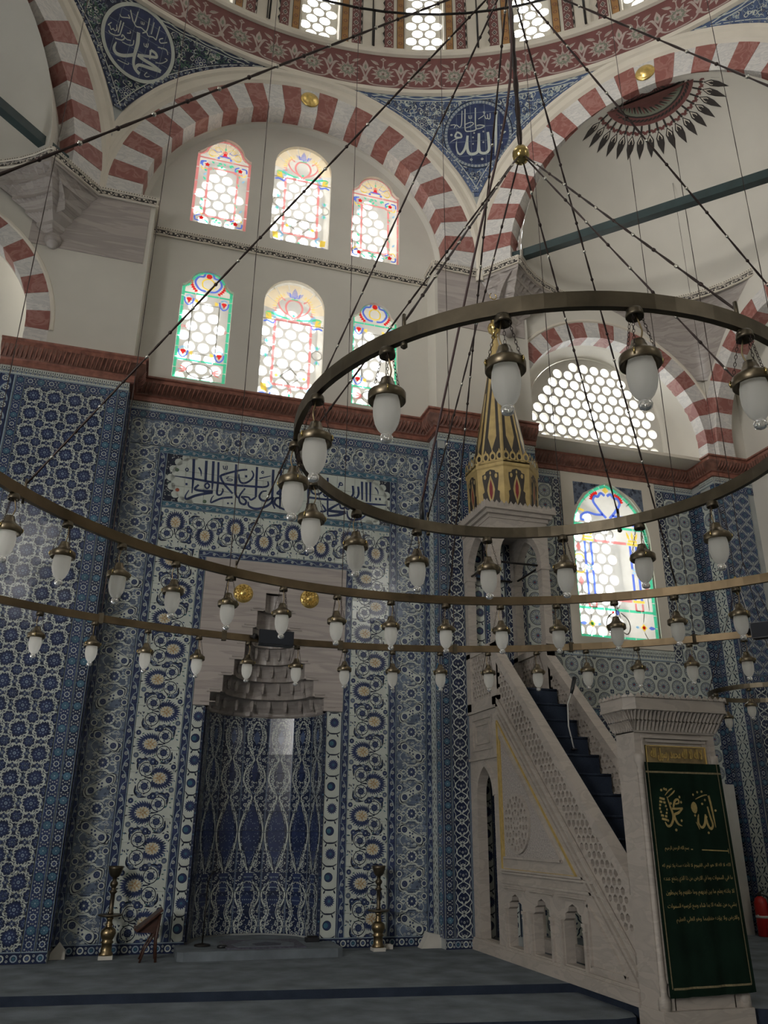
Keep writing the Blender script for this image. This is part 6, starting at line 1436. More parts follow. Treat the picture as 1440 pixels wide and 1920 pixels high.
def side(x, sgn, lab):
    fx = wallX(x, sgn)
    # lower wall with doorway and three small arches; stringer above it
    top = lambda y: rail(y, 2.62)
    ol = [(9.62, 0), (6.30, 0), (6.30, top(6.30)), (8.74, top(8.74)), (8.74, 2.70), (9.62, 2.70)]
    holes = [pointed(9.165, .13, .45, 1.83)]+[cusped(u, .14, w, .50) for u, w in ARCHL]
    tri = [(8.70, 1.0), (7.46, 1.0), (8.70, 2.28)]
    mb = MB(); mb.plate(fx, ol, holes, -.10, 0, MINM); mb.build('side_wall', mn)
    mb = MB()
    mb.obox(fx, 6.28, 9.64, 0, .10, -.06, .035, MINM); mb.obox(fx, 6.28, 9.64, .10, .125, -.06, .02, MINM)
    mb.build('plinth', mn)
    for z0, z1, d in ((.735, .76, .02), (.83, .85, .028), (.855, .875, .02)):
        mb = MB(); mb.obox(fx, 6.30+(z0-.30)/SL, 8.80, z0, z1, 0, d, MINM); mb.build('moulding', mn)
    for i, (u, w) in enumerate(ARCHL):                         # posts, capitals and hood lines of the small arches
        for s in (-1, 1):
            mb = MB(); c = u+s*(w/2+.035); mb.obox(fx, c-.022, c+.022, .125, .47, 0, .022, MINM); mb.obox(fx, c-.032, c+.032, .47, .50, 0, .030, MINM); mb.obox(fx, c-.026, c+.026, .43, .44, 0, .028, MINM); mb.build('colonnette', mn)
        mb = MB(); mb.obox(fx, u-w/2-.08, u+w/2+.08, .69, .705, 0, .02, MINM); mb.obox(fx, u-w/2-.06, u+w/2+.06, .672, .682, 0, .015, MINM); mb.build('hood_line', mn)
    # frame of the triangle and its sunk panel with pierced rosette
    fr2 = lambda u, v, d=0: fx(u, v, d)
    for a, b in (((8.78, .87), (8.78, 2.44)), ((8.78, 2.44), (7.17, .87)), ((8.78, .87), (7.17, .87))):
        P = Pat(); P.stroke([a, b], .020, GILT, 0, flat=True); mb = MB(); 
        for p, m, l in P.p: mb.prism(fx, p, 0, .014, m)
        mb.build('gilt_fillet', mn)
    for a, b in (((8.71, .99), (8.71, 2.26)), ((8.71, 2.26), (7.42, .99)), ((8.71, .99), (7.42, .99))):
        P = Pat(); P.stroke([a, b], .022, MINM if b[1] < 1 else GILT, 0, flat=True); mb = MB()
        for p, m, l in P.p: mb.prism(fx, p, 0, .022, m)
        mb.build('gilt_fillet', mn)
    mb = MB(); mb.add([fx(u, v, .004) for u, v in ((8.70, 1.0), (7.45, 1.0), (8.70, 2.24))], [(0, 1, 2)], mat('picked_marble', (.46, .42, .39), .85, var=.3, scale=60, bump=1.0, bscale=90)); mb.build('picked_panel', mn)
    mb = MB(); c = (8.34, 1.33); R = .30; ol = [(c[0]+R*cos(2*pi*k/40), c[1]+R*sin(2*pi*k/40)) for k in range(40)]; holes = []
    for rr, k, hr in ((.055, 6, .016), (.115, 10, .026), (.185, 14, .030), (.25, 20, .028)):
        for q in range(k):
            a = 2*pi*(q+.5*(rr > .1))/k; holes.append([(c[0]+rr*cos(a)+hr*cos(2*pi*e/5+a), c[1]+rr*sin(a)+hr*sin(2*pi*e/5+a)) for e in range(5)])
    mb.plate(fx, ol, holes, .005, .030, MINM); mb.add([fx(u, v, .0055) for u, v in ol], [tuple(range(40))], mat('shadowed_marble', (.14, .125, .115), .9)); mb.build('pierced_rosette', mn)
    # small triangular panel at the foot
    P = Pat()
    for a, b in (((7.0, .17), (7.0, .66)), ((7.0, .66), (6.46, .17)), ((6.46, .17), (7.0, .17))): P.stroke([a, b], .03, MINM, 0, flat=True)
    mb = MB()
    for p, m, l in P.p: mb.prism(fx, p, 0, .02, m)
    mb.build('foot_panel', mn)
    # stringer mouldings, pierced railing, hand rail
    for za, zb, d in ((2.44, 2.47, .02), (2.52, 2.56, .03), (2.60, 2.66, .022)):
        mb = MB(); mb.prism(fx, [(6.30, rail(6.30, za)), (8.74, rail(8.74, za)), (8.74, rail(8.74, zb)), (6.30, rail(6.30, zb))], 0, d, MINM); mb.build('stringer_moulding', mn)
    mb = MB(); girih(mb, fx, [(6.32, rail(6.32, 2.64)), (8.74, rail(8.74, 2.64)), (8.74, rail(8.74, 3.13)), (6.32, rail(6.32, 3.13))], -.075, -.01, MINM); mb.build('pierced_railing', mn)
    mb = MB(); mb.prism(fx, [(6.30, rail(6.30, 3.10)), (8.74, rail(8.74, 3.10)), (8.74, rail(8.74, 3.22)), (6.30, rail(6.30, 3.22))], -.11, .015, MINM); mb.build('hand_rail', mn)
    # block under the canopy: frames and pierced parapet
    mb = MB(); girih(mb, fx, rect(8.86, 9.52, 2.72, 3.32), -.07, -.01, MINM, .075); mb.build('pierced_parapet', mn)
    for u0, u1, v0, v1 in ((8.72, 8.87, 2.60, 3.36), (9.50, 9.635, 2.60, 3.36), (8.72, 9.635, 3.30, 3.38), (8.72, 9.635, 2.60, 2.73)):
        mb = MB(); mb.obox(fx, u0, u1, v0, v1, -.108, .012, MINM); mb.build('parapet_frame', mn)
    for v in (2.04, 2.60):
        mb = MB(); mb.obox(fx, 8.78, 9.62, v, v+.03, 0, .022, MINM); mb.build('moulding', mn)
    P = Pat()
    for a, b in (((8.92, 2.16), (9.48, 2.16)), ((9.48, 2.16), (9.48, 2.52)), ((9.48, 2.52), (8.92, 2.52)), ((8.92, 2.52), (8.92, 2.16)), ((9.0, 2.23), (9.4, 2.23)), ((9.4, 2.23), (9.4, 2.45)), ((9.4, 2.45), (9.0, 2.45)), ((9.0, 2.45), (9.0, 2.23))): P.stroke([a, b], .025, MINM, 0, flat=True)
    mb = MB()
    for p, m, l in P.p: mb.prism(fx, p, 0, .016, m)
    mb.build('framed_panel', mn)
    mb = MB(); o1 = pointed(9.165, .13, .45, 1.83); o2 = pointed(9.165, .13, .53, 1.90)
    n = len(o1); 
    for k in range(1, n-1): mb.prism(fx, [o1[k], o1[k+1], o2[k+1], o2[k]], 0, .018, MINM)
    mb.build('door_moulding', mn)
side(XL, -1, 'left'); side(XR, 1, 'right')
fi = wallX(XR-.10, -1)                                           # inner face of the far railing
mb = MB(); mb.prism(fi, [(6.30, rail(6.30, 2.36)), (8.74, rail(8.74, 2.36)), (8.74, rail(8.74, 2.64)), (6.30, rail(6.30, 2.64))], -.02, .0, MINM); mb.build('inner_skirt', mn)
# stair
for k in range(2, 15):
    mb = MB(); z_ = .2*k; y0 = 5.72+.2*k+.0
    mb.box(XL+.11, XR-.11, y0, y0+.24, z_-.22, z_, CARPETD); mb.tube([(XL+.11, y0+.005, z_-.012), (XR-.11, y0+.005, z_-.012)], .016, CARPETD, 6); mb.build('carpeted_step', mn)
mb = MB(); mb.box(XL+.10, XR-.10, 8.70, 9.62, 2.66, 2.80, CARPETD); mb.build('carpeted_landing', mn)
# canopy kiosk: four posts, arches, cornice
for x0 in (XL-.01, XR-.10):
    for y0 in (8.72, 9.51):
        mb = MB(); mb.box(x0, x0+.11, y0, y0+.11, 2.8, 4.96, MINM); mb.box(x0-.012, x0+.122, y0-.012, y0+.122, 4.33, 4.40, MINM); mb.box(x0-.008, x0+.118, y0-.008, y0+.118, 3.38, 3.44, MINM); mb.build('post', mn)
fk = wallY(8.714)
mb = MB(); a_ = pointed((XL+XR)/2, 4.0, XR-XL-.22, .86); a2 = [p for p in a_[2:]]
mb.plate(fk, [(XL-.01, 4.38)]+[(XL+.10, 4.38)]+a2[::-1][0:0]+[p for p in a_[2:][::-1] if p[1] > 4.38]+[(XR-.09, 4.38), (XR+.01, 4.38), (XR+.01, 4.97), (XL-.01, 4.97)], [], -.10, .0, MINM); mb.build('canopy_arch', mn)
for x, s in ((XL-.016, -1), (XR+.016, 1)):
    fs = wallX(x, s); a_ = pointed(9.17, 4.0, .70, .84)
    mb = MB(); mb.plate(fs, [(8.72, 4.38), (8.82, 4.38)]+[p for p in a_[2:][::-1] if p[1] > 4.38]+[(9.52, 4.38), (9.62, 4.38), (9.62, 4.97), (8.72, 4.97)], [], -.10, .0, MINM); mb.build('canopy_arch', mn)
mb = MB()
for z0, z1, o in ((4.95, 5.0, .02), (5.0, 5.05, .06), (5.05, 5.11, .10)): mb.box(XL-.01-o, XR+.01+o, 8.72-o, 9.63, z0, z1, MINM)
mb.build('canopy_cornice', mn)
for side_, n_ in (('f', 15), ('l', 13), ('r', 13)):
    for k in range(n_):
        mb = MB(); q = (k+.5)/n_
        if side_ == 'f': fr = frame((XL-.11+(XR-XL+.22)*q, 8.625, 5.11), (1, 0, 0), (0, 0, 1), (0, 1, 0))
        else: fr = frame((XL-.11 if side_ == 'l' else XR+.11, 8.62+.95*q, 5.11), (0, 1, 0), (0, 0, 1), (1 if side_ == 'l' else -1, 0, 0))
        mb.prism(fr, [(-.03, 0), (.03, 0), (.03, .018), (.014, .03), (0, .055), (-.014, .03), (-.03, .018)], 0, .02, MINM); mb.build('cresting', mn)
for p0, p1 in (((XL+.05, 8.80, 4.40), (XR-.05, 8.80, 4.40)), ((XL+.05, 8.80, 4.40), (XL+.05, 9.56, 4.40)), ((XR-.05, 8.80, 4.40), (XR-.05, 9.56, 4.40)), ((XL+.05, 9.56, 4.40), (XR-.05, 9.56, 4.40))):
    mb = MB(); mb.tube([p0, p1], .014, BLACKM, 6); mb.build('tie_rod', mn)
# painted spire
SX, SY = 4.385, 9.20
sp = lambda r, z_, k: (SX+r*cos(rad(22.5+45*k)), SY+r*sin(rad(22.5+45*k)), z_)
def ngon(prof, m): 
    mb = MB(); vs = [sp(r, z_, k) for r, z_ in prof for k in range(8)]
    mb.add(vs, [(i*8+k, i*8+(k+1) % 8, (i+1)*8+(k+1) % 8, (i+1)*8+k) for i in range(len(prof)-1) for k in range(8)], m); return mb
ngon([(.46, 5.10), (.485, 5.72), (.50, 5.74), (.50, 5.80), (.44, 5.80)], SPIREG).build('spire_drum', mn)
ngon([(.415, 5.78), (.03, 8.02), (.0, 8.05)], SPIREG).build('spire_cone', mn)
def facet(r0, z0, r1, z1, k):
    a, b, c, d = [Vector(sp(*q)) for q in ((r0, z0, k), (r0, z0, k+1), (r1, z1, k+1), (r1, z1, k))]
    m0, m1 = (a+b)/2, (c+d)/2; nn = (b-a).cross(m1-m0).normalized(); ht = (m1-m0).length
    wd0, wd1 = (b-a).length/2, (c-d).length/2; ux = (b-a).normalized(); uy = (m1-m0).normalized()
    def f_(u, v, dd): return m0+ux*(u*(wd0+(wd1-wd0)*v))+uy*(v*ht)+nn*dd     # u -1..1, v 0..1
    return f_
for k in range(8):
    f_ = facet(.462, 5.12, .485, 5.72, k); P = Pat()
    sh = [(-.78, .02), (-.62, .30), (-.66, .42), (-.50, .46), (-.62, .74), (-.62, .86), (-.40, .88), (-.34, .93), (0, .97), (.34, .93), (.40, .88), (.62, .86), (.62, .74), (.50, .46), (.66, .42), (.62, .30), (.78, .02)]
    for i in range(len(sh)-1): P.poly([(0, .4), sh[i], sh[i+1]], SPIRED, 0)
    P.poly([(0, .4), sh[-1], sh[0]], SPIRED, 0)
    P.poly([(0, .12), (.22, .34), (.30, .48), (.22, .62), (0, .84), (-.22, .62), (-.30, .48), (-.22, .34)], SPIREG, 1); P.poly([(0, .24), (.13, .40), (.13, .56), (0, .74), (-.13, .56), (-.13, .40)], SPIRER, 2)
    for s in (-1, 1): P.disc(s*.42, .80, .1, SPIREG, 1, 10, 1, 0)
    P.p = [([(x, .80+(y-.80)*.55) for x, y in p] if (m is SPIREG and l == 1 and len(p) == 10) else p, m, l) for p, m, l in P.p]
    P.poly([(0, .84), (.07, .88), (0, .94), (-.07, .88)], SPIREG, 1); P.poly([(0, .04), (.10, .09), (0, .13), (-.10, .09)], SPIREG, 1)
    mb = MB(); inlay(mb, P, f_, .002); mb.build('painted_facet', mn)
    f_ = facet(.415, 5.80, .03, 8.02, k); P = Pat()
    P.poly([(-.86, .06), (-.10, .06), (0, .09), (-.62, .44)], SPIRED, 0)
    dk = [(-.84, .03), (.84, .03), (.60, .60), (.30, .72), (-.30, .72), (-.60, .60)]
    P.p = []; P.poly(dk, SPIRED, 0); P.poly([(0, .10), (.46, .20), (.20, .56), (-.20, .56), (-.46, .20)], SPIREG, 1)
    mb = MB(); inlay(mb, P, f_, .002); mb.build('painted_facet', mn)
    f_ = facet(.50, 5.78, .50, 5.96, k); mb = MB()
    for j in range(4):                                          # pierced crown of loops
        c = -.75+.5*j; vs = []
        for e in range(12):
            a = 2*pi*e/12
            for rr in (.13, .24): vs.append(f_(c+rr*cos(a), .52+rr*sin(a)*1.7, .0))
        mb.add(vs, [(2*e, 2*e+1, (2*e+3) % 24, (2*e+2) % 24) for e in range(12)], SPIREG)
        mb.add([f_(c-.08, .86, 0), f_(c+.08, .86, 0), f_(c, 1.12, 0)], [(0, 1, 2)], SPIREG); mb.add([f_(c-.25, .0, 0), f_(c+.25, .0, 0), f_(c+.25, .22, 0), f_(c-.25, .22, 0)], [(0, 1, 2, 3)], SPIREG)
    mb.build('crown_loops', mn)
mb = MB(); mb.lathe([(.035, 0), (.05, .03), (.03, .07), (.085, .12), (.10, .18), (.085, .24), (.03, .29), (.05, .31), (.03, .33), (.065, .37), (.075, .42), (.06, .47), (.02, .51), (.035, .53), (.02, .55), (.045, .60), (.0, .68)], (SX-.01, SY, 8.0), POLBR, 16)
mb.tube([(SX+.055*sin(a), SY, 8.755-.055*cos(a)) for a in [rad(-150+30*q) for q in range(11)]], .008, POLBR, 5); mb.build('gilded_finial', mn)
# portal at the foot of the stair
YF0, YF1 = 6.0, 6.29; PX0, PX1 = 3.955, 4.735
for x0 in (PX0, PX1-.13):
    mb = MB(); mb.box(x0, x0+.13, YF0+.02, YF1, 0, 2.04, MINM); mb.build('portal_post', mn)
for x in (PX0+.035, PX1-.035):
    mb = MB(); mb.lathe([(.045, 0), (.045, .10), (.03, .12), (.03, .17), (.036, .20), (.028, .23), (.028, 1.70), (.036, 1.72), (.028, 1.75), (.045, 1.80), (.045, 1.86)], (x, YF0+.025, .0), MINM, 10); mb.build('colonnette', mn)
mb = MB(); mb.box(PX0+.13, PX1-.13, YF0+.03, YF1, 1.74, 2.04, MINM)
mb.box(PX0+.10, PX1-.10, YF0+.005, YF0+.03, 1.955, 1.975, MINM); mb.box(PX0+.06, PX1-.06, YF0-.005, YF0+.03, 1.985, 2.01, MINM)
mb.box(PX0+.12, PX1-.12, YF0+.02, YF1, .0, .16, MINM)
mb.box(PX0+.06, PX0+.075, YF0+.0, YF0+.03, 0.2, 1.985, MINM); mb.box(PX1-.075, PX1-.06, YF0+.0, YF0+.03, 0.2, 1.985, MINM); mb.build('portal_lintel', mn)
mb = MB(); mb.box(PX0-.01, PX1+.01, YF0-.02, YF1+.02, -.33, .02, MINM); mb.build('portal_base', mn)
def chamf(o): return [(PX0-o, YF1+.02), (PX0-o, YF0-o*.35), (PX0-o*.35, YF0-o), (PX1+o*.35, YF0-o), (PX1+o, YF0-o*.35), (PX1+o, YF1+.02)]
for t, (z0, z1, o0, o1) in enumerate(((2.04, 2.12, .01, .06), (2.12, 2.20, .055, .11))):   # two rows of stalactite flutes
    A, B = chamf(o0), chamf(o1)
    for i in range(5):
        n_ = 22 if i == 2 else (3 if i in (1, 3) else 9)
        for k in range(n_):
            q0, q1 = k/n_, (k+1)/n_; L = lambda S_, q: (S_[i][0]+(S_[i+1][0]-S_[i][0])*q, S_[i][1]+(S_[i+1][1]-S_[i][1])*q)
            a0, a1, b0, b1 = L(A, q0), L(A, q1), L(B, q0), L(B, q1); am = ((a0[0]+a1[0])/2, (a0[1]+a1[1])/2); bm = ((b0[0]+b1[0])/2, (b0[1]+b1[1])/2)
            inn = (am[0]*.55+bm[0]*.45, am[1]*.55+bm[1]*.45+.012)
            mb = MB(); mb.add([(a0[0], a0[1], z0), (a1[0], a1[1], z0), (b1[0], b1[1], z1), (b0[0], b0[1], z1), (am[0], am[1]+.012, z0+.012), (inn[0], inn[1], z1-.012)],
                              [(0, 4, 5, 3), (4, 1, 2, 5), (3, 5, 2)], MINM); mb.build('stalactite_flute', mn)
mb = MB(); f3 = frame((0, 0, 0), (1, 0, 0), (0, 1, 0), (0, 0, 1))
mb.prism(f3, chamf(.125), 2.20, 2.225, MINM); mb.prism(f3, chamf(.115), 2.225, 2.30, MINM); mb.prism(f3, chamf(.0), 2.03, 2.2, MINM); mb.build('portal_cornice', mn)
A = chamf(.115)
for i in range(5):
    n_ = 16 if i == 2 else (2 if i in (1, 3) else 6); a, b = Vector(A[i]+(0,)), Vector(A[i+1]+(0,)); t_ = (b-a).normalized()
    for k in range(n_):
        c = a.lerp(b, (k+.5)/n_); fr = frame((c.x, c.y, 2.30), t_, (0, 0, 1), (-t_.y, t_.x, 0))
        mb = MB(); mb.prism(fr, [(-.022, 0), (.022, 0), (.024, .012), (.010, .020), (0, .036), (-.010, .020), (-.024, .012)], 0, -.018, MINM); mb.build('cresting', mn)
# ---- text set in the fallback Arabic face, joined letter forms
FORMS = {'ا': 'ﺍﺎ', 'ب': 'ﺏﺐﺑﺒ', 'ت': 'ﺕﺖﺗﺘ', 'خ': 'ﺥﺦﺧﺨ', 'ح': 'ﺡﺢﺣﺤ', 'د': 'ﺩﺪ', 'ذ': 'ﺫﺬ', 'ر': 'ﺭﺮ', 'س': 'ﺱﺲﺳﺴ', 'ش': 'ﺵﺶﺷﺸ', 'ض': 'ﺽﺾﺿﻀ', 'ط': 'ﻁﻂﻃﻄ', 'ظ': 'ﻅﻆﻇﻈ',
         'ع': 'ﻉﻊﻋﻌ', 'ف': 'ﻑﻒﻓﻔ', 'ق': 'ﻕﻖﻗﻘ', 'ك': 'ﻙﻚﻛﻜ', 'ل': 'ﻝﻞﻟﻠ', 'م': 'ﻡﻢﻣﻤ', 'ن': 'ﻥﻦﻧﻨ', 'ه': 'ﻩﻪﻫﻬ', 'و': 'ﻭﻮ', 'ي': 'ﻱﻲﻳﻴ', 'ة': 'ﺓﺔ', 'ؤ': 'ﺅﺆ', 'أ': 'ﺃﺄ', 'ء': 'ﺀ', 'ـ': 'ــــ'}
def shape(s):
    out = []; n = len(s); i = 0
    joins = lambda c: len(FORMS.get(c, '')) == 4
    while i < n:
        c = s[i]; prev = i > 0 and joins(s[i-1])
        if c == 'ل' and i+1 < n and s[i+1] in 'اأ': out.append(('ﻻ' if s[i+1] == 'ا' else 'ﻷ') if not prev else ('ﻼ' if s[i+1] == 'ا' else 'ﻸ')); i += 2; continue
        F_ = FORMS.get(c)
        if not F_: out.append(c)
        elif len(F_) == 1: out.append(F_)
        else:
            nxt = i+1 < n and s[i+1] in FORMS and s[i+1] != 'ء' and joins(c)
            k = (1 if prev else 0)+(2 if nxt else 0)
            out.append(F_[0] if k == 0 else F_[1] if k == 1 else F_[min(k, len(F_)-1)])
        i += 1
    return ''.join(reversed(out))
def script_mesh(text, width, height, m, depth=.002):
    c = bpy.data.curves.new('script', 'FONT'); c.body = shape(text); c.extrude = depth; c.align_x = 'CENTER'; c.resolution_u = 3
    o = bpy.data.objects.new('script', c); COL.objects.link(o); bpy.context.view_layer.update()
    me = bpy.data.meshes.new_from_object(o.evaluated_get(bpy.context.evaluated_depsgraph_get())); bpy.data.objects.remove(o)
    xs = [v.co.x for v in me.vertices]; ys = [v.co.y for v in me.vertices]; x0, x1, y0, y1 = min(xs), max(xs), min(ys), max(ys)
    for v in me.vertices: v.co = ((v.co.x-(x0+x1)/2)*width/(x1-x0), -v.co.z-depth, (v.co.y-(y0+y1)/2)*height/(y1-y0))
    me.materials.clear(); me.materials.append(m); return me
pq = MB(); pq.box(4.045, 4.625, YF0+.008, YF0+.03, 1.785, 1.93, BRASS)
for a in ((4.045, 4.625, 1.922, 1.93), (4.045, 4.625, 1.785, 1.793), (4.045, 4.052, 1.785, 1.93), (4.618, 4.625, 1.785, 1.93)): pq.box(a[0], a[1], YF0, YF0+.01, a[2], a[3], GILT)
pq = pq.build('gilded_plaque', mn, None, 'gilded plaque with raised Arabic script over the portal')
o = link('raised_script', script_mesh('لا اله الا الله محمد رسول الله', .50, .105, GILT, .004), mn); o.location = (4.335, YF0+.006, 1.857)

# green banner hung over the portal
bn = thing('banner', 'dark green embroidered cloth banner with gold script hanging over the pulpit doorway', 'banner', (4.36, YF0-.03, 1.79))
def bpos(u, v, d=0.0):                                          # u -1..1, v 0 (top) .. 1 (bottom)
    hw = .362+.022*v; x = 4.355+.018*v+u*hw; y = YF0-.035-.025*v-.006*sin(u*9+v*2)*(.3+.7*v)-.004*sin(u*17)
    return Vector((x-4.36, y-(YF0-.03)-d, -1.67*v+.012*u*v*.6))
mb = MB(); mb.grid(lambda i, j: bpos(i*2-1, j), 40, 40, BANNER); mb.grid(lambda i, j: bpos(i*2-1, j, -.006), 12, 12, BANNER); mb.build('cloth', bn)
P = Pat()
for e in (-1, 1): P.stroke([(e*.90, .02), (e*.90, .975)], .018, BANNERE, 0, 1)
def bands(m, u0, u1, v, hv, off=.0012):
    mb = MB(); n = 24
    vs = []
    for k in range(n+1):
        u = u0+(u1-u0)*k/n
        for s in (-1, 1): vs.append(bpos(u, v+s*hv, off))
    mb.add(vs, [(2*k, 2*k+1, 2*k+3, 2*k+2) for k in range(n)], m); return mb
bands(BANNERE, -1, 1, .045, .0042).build('gold_braid', bn); bands(BANNERE, -.90, .90, .965, .0042).build('gold_braid', bn)
for e in (-1, 1):
    mb = MB(); vs = []
    for k in range(31):
        v = .965*k/30
        for s in (-1, 1): vs.append(bpos(e*(.90 if e > 0 else .93)+s*.012, v, .0012))
    mb.add(vs, [(2*k, 2*k+1, 2*k+3, 2*k+2) for k in range(30)], BANNERE); mb.build('gold_braid', bn)
mp = lambda x, y, d: bpos(x/.37, -y/1.67, d)
def emb(name, pat, label=None):
    mb = MB(); inlay(mb, pat, mp, .0022); mb.build(name, bn, None, label)
P = Pat(); cx, cy = .135, -.365                                 # right roundel
for pts, ww in (([(.075, .115), (.085, .05), (.095, -.06), (.10, -.13)], [.022, .02, .014, .004]), ([(.045, .03), (.06, -.05), (.075, -.11), (.05, -.14), (.025, -.11), (.015, -.03)], [.014, .018, .02, .02, .018, .012]),
                ([(.015, -.03), (.0, -.10), (-.03, -.13), (-.06, -.10), (-.05, -.03)], [.012, .02, .02, .016, .010]), ([(-.055, -.04), (-.075, -.10), (-.06, -.145), (-.09, -.09)], [.012, .01, .008, .004]), ([(-.06, .085), (.02, .115), (.06, .12)], [.006, .01, .008])): P.stroke([(cx+x, cy+y) for x, y in pts], ww, BANNERG, 0)
P.disc(cx-.085, cy+.02, .045, BANNERG, 0, 12, .7)
for x, y in ((-.08, .12), (-.03, .14), (.01, .145), (.12, .0), (-.09, -.04), (.02, -.17), (.0, .05), (.03, .08), (.02, -.05)): P.disc(cx+x, cy+y, .010, BANNERG, 1, 6)
emb('embroidered_roundel', P)
P = Pat(); cx, cy = -.165, -.355
for pts, ww in (([(-.03, .09), (-.01, .02), (.01, -.06), (-.02, -.12), (-.06, -.13), (-.08, -.10)], [.01, .016, .02, .02, .018, .008]), ([(.005, .0), (.05, .0), (.11, .005)], [.016, .016, .012]), ([(.11, .005), (.06, -.03), (.02, -.05), (.04, -.11), (.08, -.13)], [.012, .02, .018, .018, .006]),
                ([(.02, .01), (.04, .06), (.07, .07), (.075, .045), (.04, .035)], [.014, .018, .016, .014, .01]), ([(-.05, .10), (.0, .14), (.03, .155)], [.006, .012, .008]), ([(-.02, .085), (.03, .12), (.05, .14)], [.006, .012, .006])): P.stroke([(cx+x, cy+y) for x, y in pts], ww, BANNERG, 0)
for k in range(7): P.stroke([(cx-.115+.004*abs(k-3), cy+.08-.026*k), (cx-.04-.006*abs(k-3), cy+.07-.026*k)], .017, BANNERG, 0, flat=True)
for x, y in ((-.08, .14), (-.05, .15), (-.03, .145), (.09, .09), (.10, .05), (.0, .04), (-.05, -.09), (.08, -.09), (.02, -.16)): P.disc(cx+x, cy+y, .011, BANNERG, 1, 6)
emb('embroidered_roundel', P)
LINES = [('بسم الله الرحمن الرحيم', .225, .040, -.160, -.652), ('الله لا اله الا هو الحي القيوم لا تأخذه سنة ولا نوم له', .62, .046, 0, -.775), ('ما في السموات وما في الارض من ذا الذي يشفع عنده', .62, .046, 0, -.872),
         ('الا باذنه يعلم ما بين ايديهم وما خلفهم ولا يحيطون', .61, .046, 0, -.970), ('بشيء من علمه الا بما شاء وسع كرسيه السموات', .61, .046, 0, -1.065), ('والارض ولا يؤده حفظهما وهو العلي العظيم', .56, .044, .03, -1.158)]
for tx, wd, ht, x, y in LINES:
    me = script_mesh(tx, wd, ht, BANNERG, .0003)
    for v in me.vertices:
        q = mp(x+v.co.x, y+v.co.z, .002-v.co.y); v.co = q
    link('embroidered_script', me, bn)
P = Pat(); P.stroke([(-.03, -.658), (.31, -.672)], .008, BANNERG, 0, flat=True); P.stroke([(.31, -.655), (.312, -.69)], .006, BANNERG, 0, flat=True); emb('embroidered_script', P)
# microphone on a white gooseneck inside the railing
mc = thing('gooseneck_microphone', 'black microphone on a thin white gooseneck rising from the pulpit stair', 'microphone', (4.45, 7.9, 2.06))
mb = MB(); mb.tube([(0, 0, 0), (-.03, .03, .25), (-.01, .05, .48), (.05, .05, .62)], .008, mat('white_plastic', (.6, .6, .58), .4), 6); mb.lathe([(.03, 0), (.03, .015), (.01, .02)], (0, 0, 0), BLACKP, 10); mb.build('gooseneck', mc)
mb = MB(); mb.tube([(.045, .05, .60), (.065, .05, .66), (.10, .05, .78)], [.016, .022, .024], BLACKP, 8); mb.build('microphone_head', mc)
# ================================================================== chandelier: three brass rings on one hub
AXX, AXY = 1.478, 2.71; ZRG0, ZRG1 = 2.722, 2.778
RINGS = dict(inner=((1.491, 2.743), 1.026), middle=((1.518, 2.566), 2.574), outer=((1.327, 2.42), 4.377))
ch = thing('chandelier', 'huge three ringed bronze chandelier on chains hanging from the dome', 'chandelier', (0, 0, 0))
for nm, (c, R) in RINGS.items():
    mb = MB(); n = 96 if nm == 'inner' else 160; w = .011 if nm == 'inner' else .013
    vs = []
    for k in range(n):
        a = 2*pi*k/n
        for r, z_ in ((R-w, ZRG0), (R+w, ZRG0), (R+w, ZRG1), (R-w, ZRG1)): vs.append((c[0]+r*cos(a), c[1]+r*sin(a), z_))
    fs = [(4*k+j, 4*k+(j+1) % 4, 4*((k+1) % n)+(j+1) % 4, 4*((k+1) % n)+j) for k in range(n) for j in range(4)]
    mb.add(vs, fs, BRONZE if nm == 'inner' else mat('worn_brass_band', (.13, .095, .055), .4, .85, var=.35, scale=5)); mb.build(nm+'_ring', ch)
def ringpt(nm, a, z_): (c, R) = RINGS[nm]; return Vector((c[0]+R*cos(rad(a)), c[1]+R*sin(rad(a)), z_))
def beaded(p, q, r=.0045, step=.17, m=CHAINM, bead=True):
    p, q = Vector(p), Vector(q); mb = MB(); L = (q-p).length; n = max(2, int(L/(step/2))); pts = []; rr = []
    for k in range(n+1):
        pts.append(p.lerp(q, k/n)); rr.append(r*(1.25 if k % 2 else .8))
    mb.tube(pts, rr, m, 5)
    if bead:
        for k in range(1, int(L/step)):
            c = p.lerp(q, k*step/L); d = (q-p).normalized()
            mb.tube([c-d*.012, c-d*.004, c+d*.004, c+d*.012], [.003, r*1.7, r*1.7, .003], SILVER if k % 2 else m, 6)
    return mb
BALL = Vector((AXX, AXY, 4.34)); HUB = Vector((AXX, AXY, 5.62))
mb = MB(); mb.lathe([(.0, -.052), (.018, -.049), (.034, -.036), (.042, -.012), (.041, .014), (.030, .036), (.014, .05), (.008, .062), (.0, .066)], BALL, POLBR, 20); mb.build('brass_ball', ch)
beaded(BALL+Vector((0, 0, .05)), HUB, .012, .16, CHAINM, False).build('hub_chain', ch); beaded(HUB, (AXX, AXY, 23.0), .010, .5, CHAINM, False).build('main_chain', ch)
mb = MB(); mb.lathe([(.0, -.05), (.05, -.04), (.06, 0), (.05, .04), (0, .05)], HUB, BRONZE, 12); mb.build('hub', ch)
for a in (-142, -80, -20, 40, 98, 158):
    q = ringpt('inner', a, ZRG1+.02); beaded(BALL+Vector((.02*cos(rad(a)), .02*sin(rad(a)), -.02)), q, .0042, .16).build('inner_chain', ch)
    mb = MB(); mb.tube([q+Vector((0, 0, .03)), q, q-Vector((0, 0, .10))], .007, BRONZE, 6); mb.lathe([(.012, 0), (.012, .012)], q-Vector((0, 0, .095)), BRONZE, 8); mb.build('chain_clip', ch)
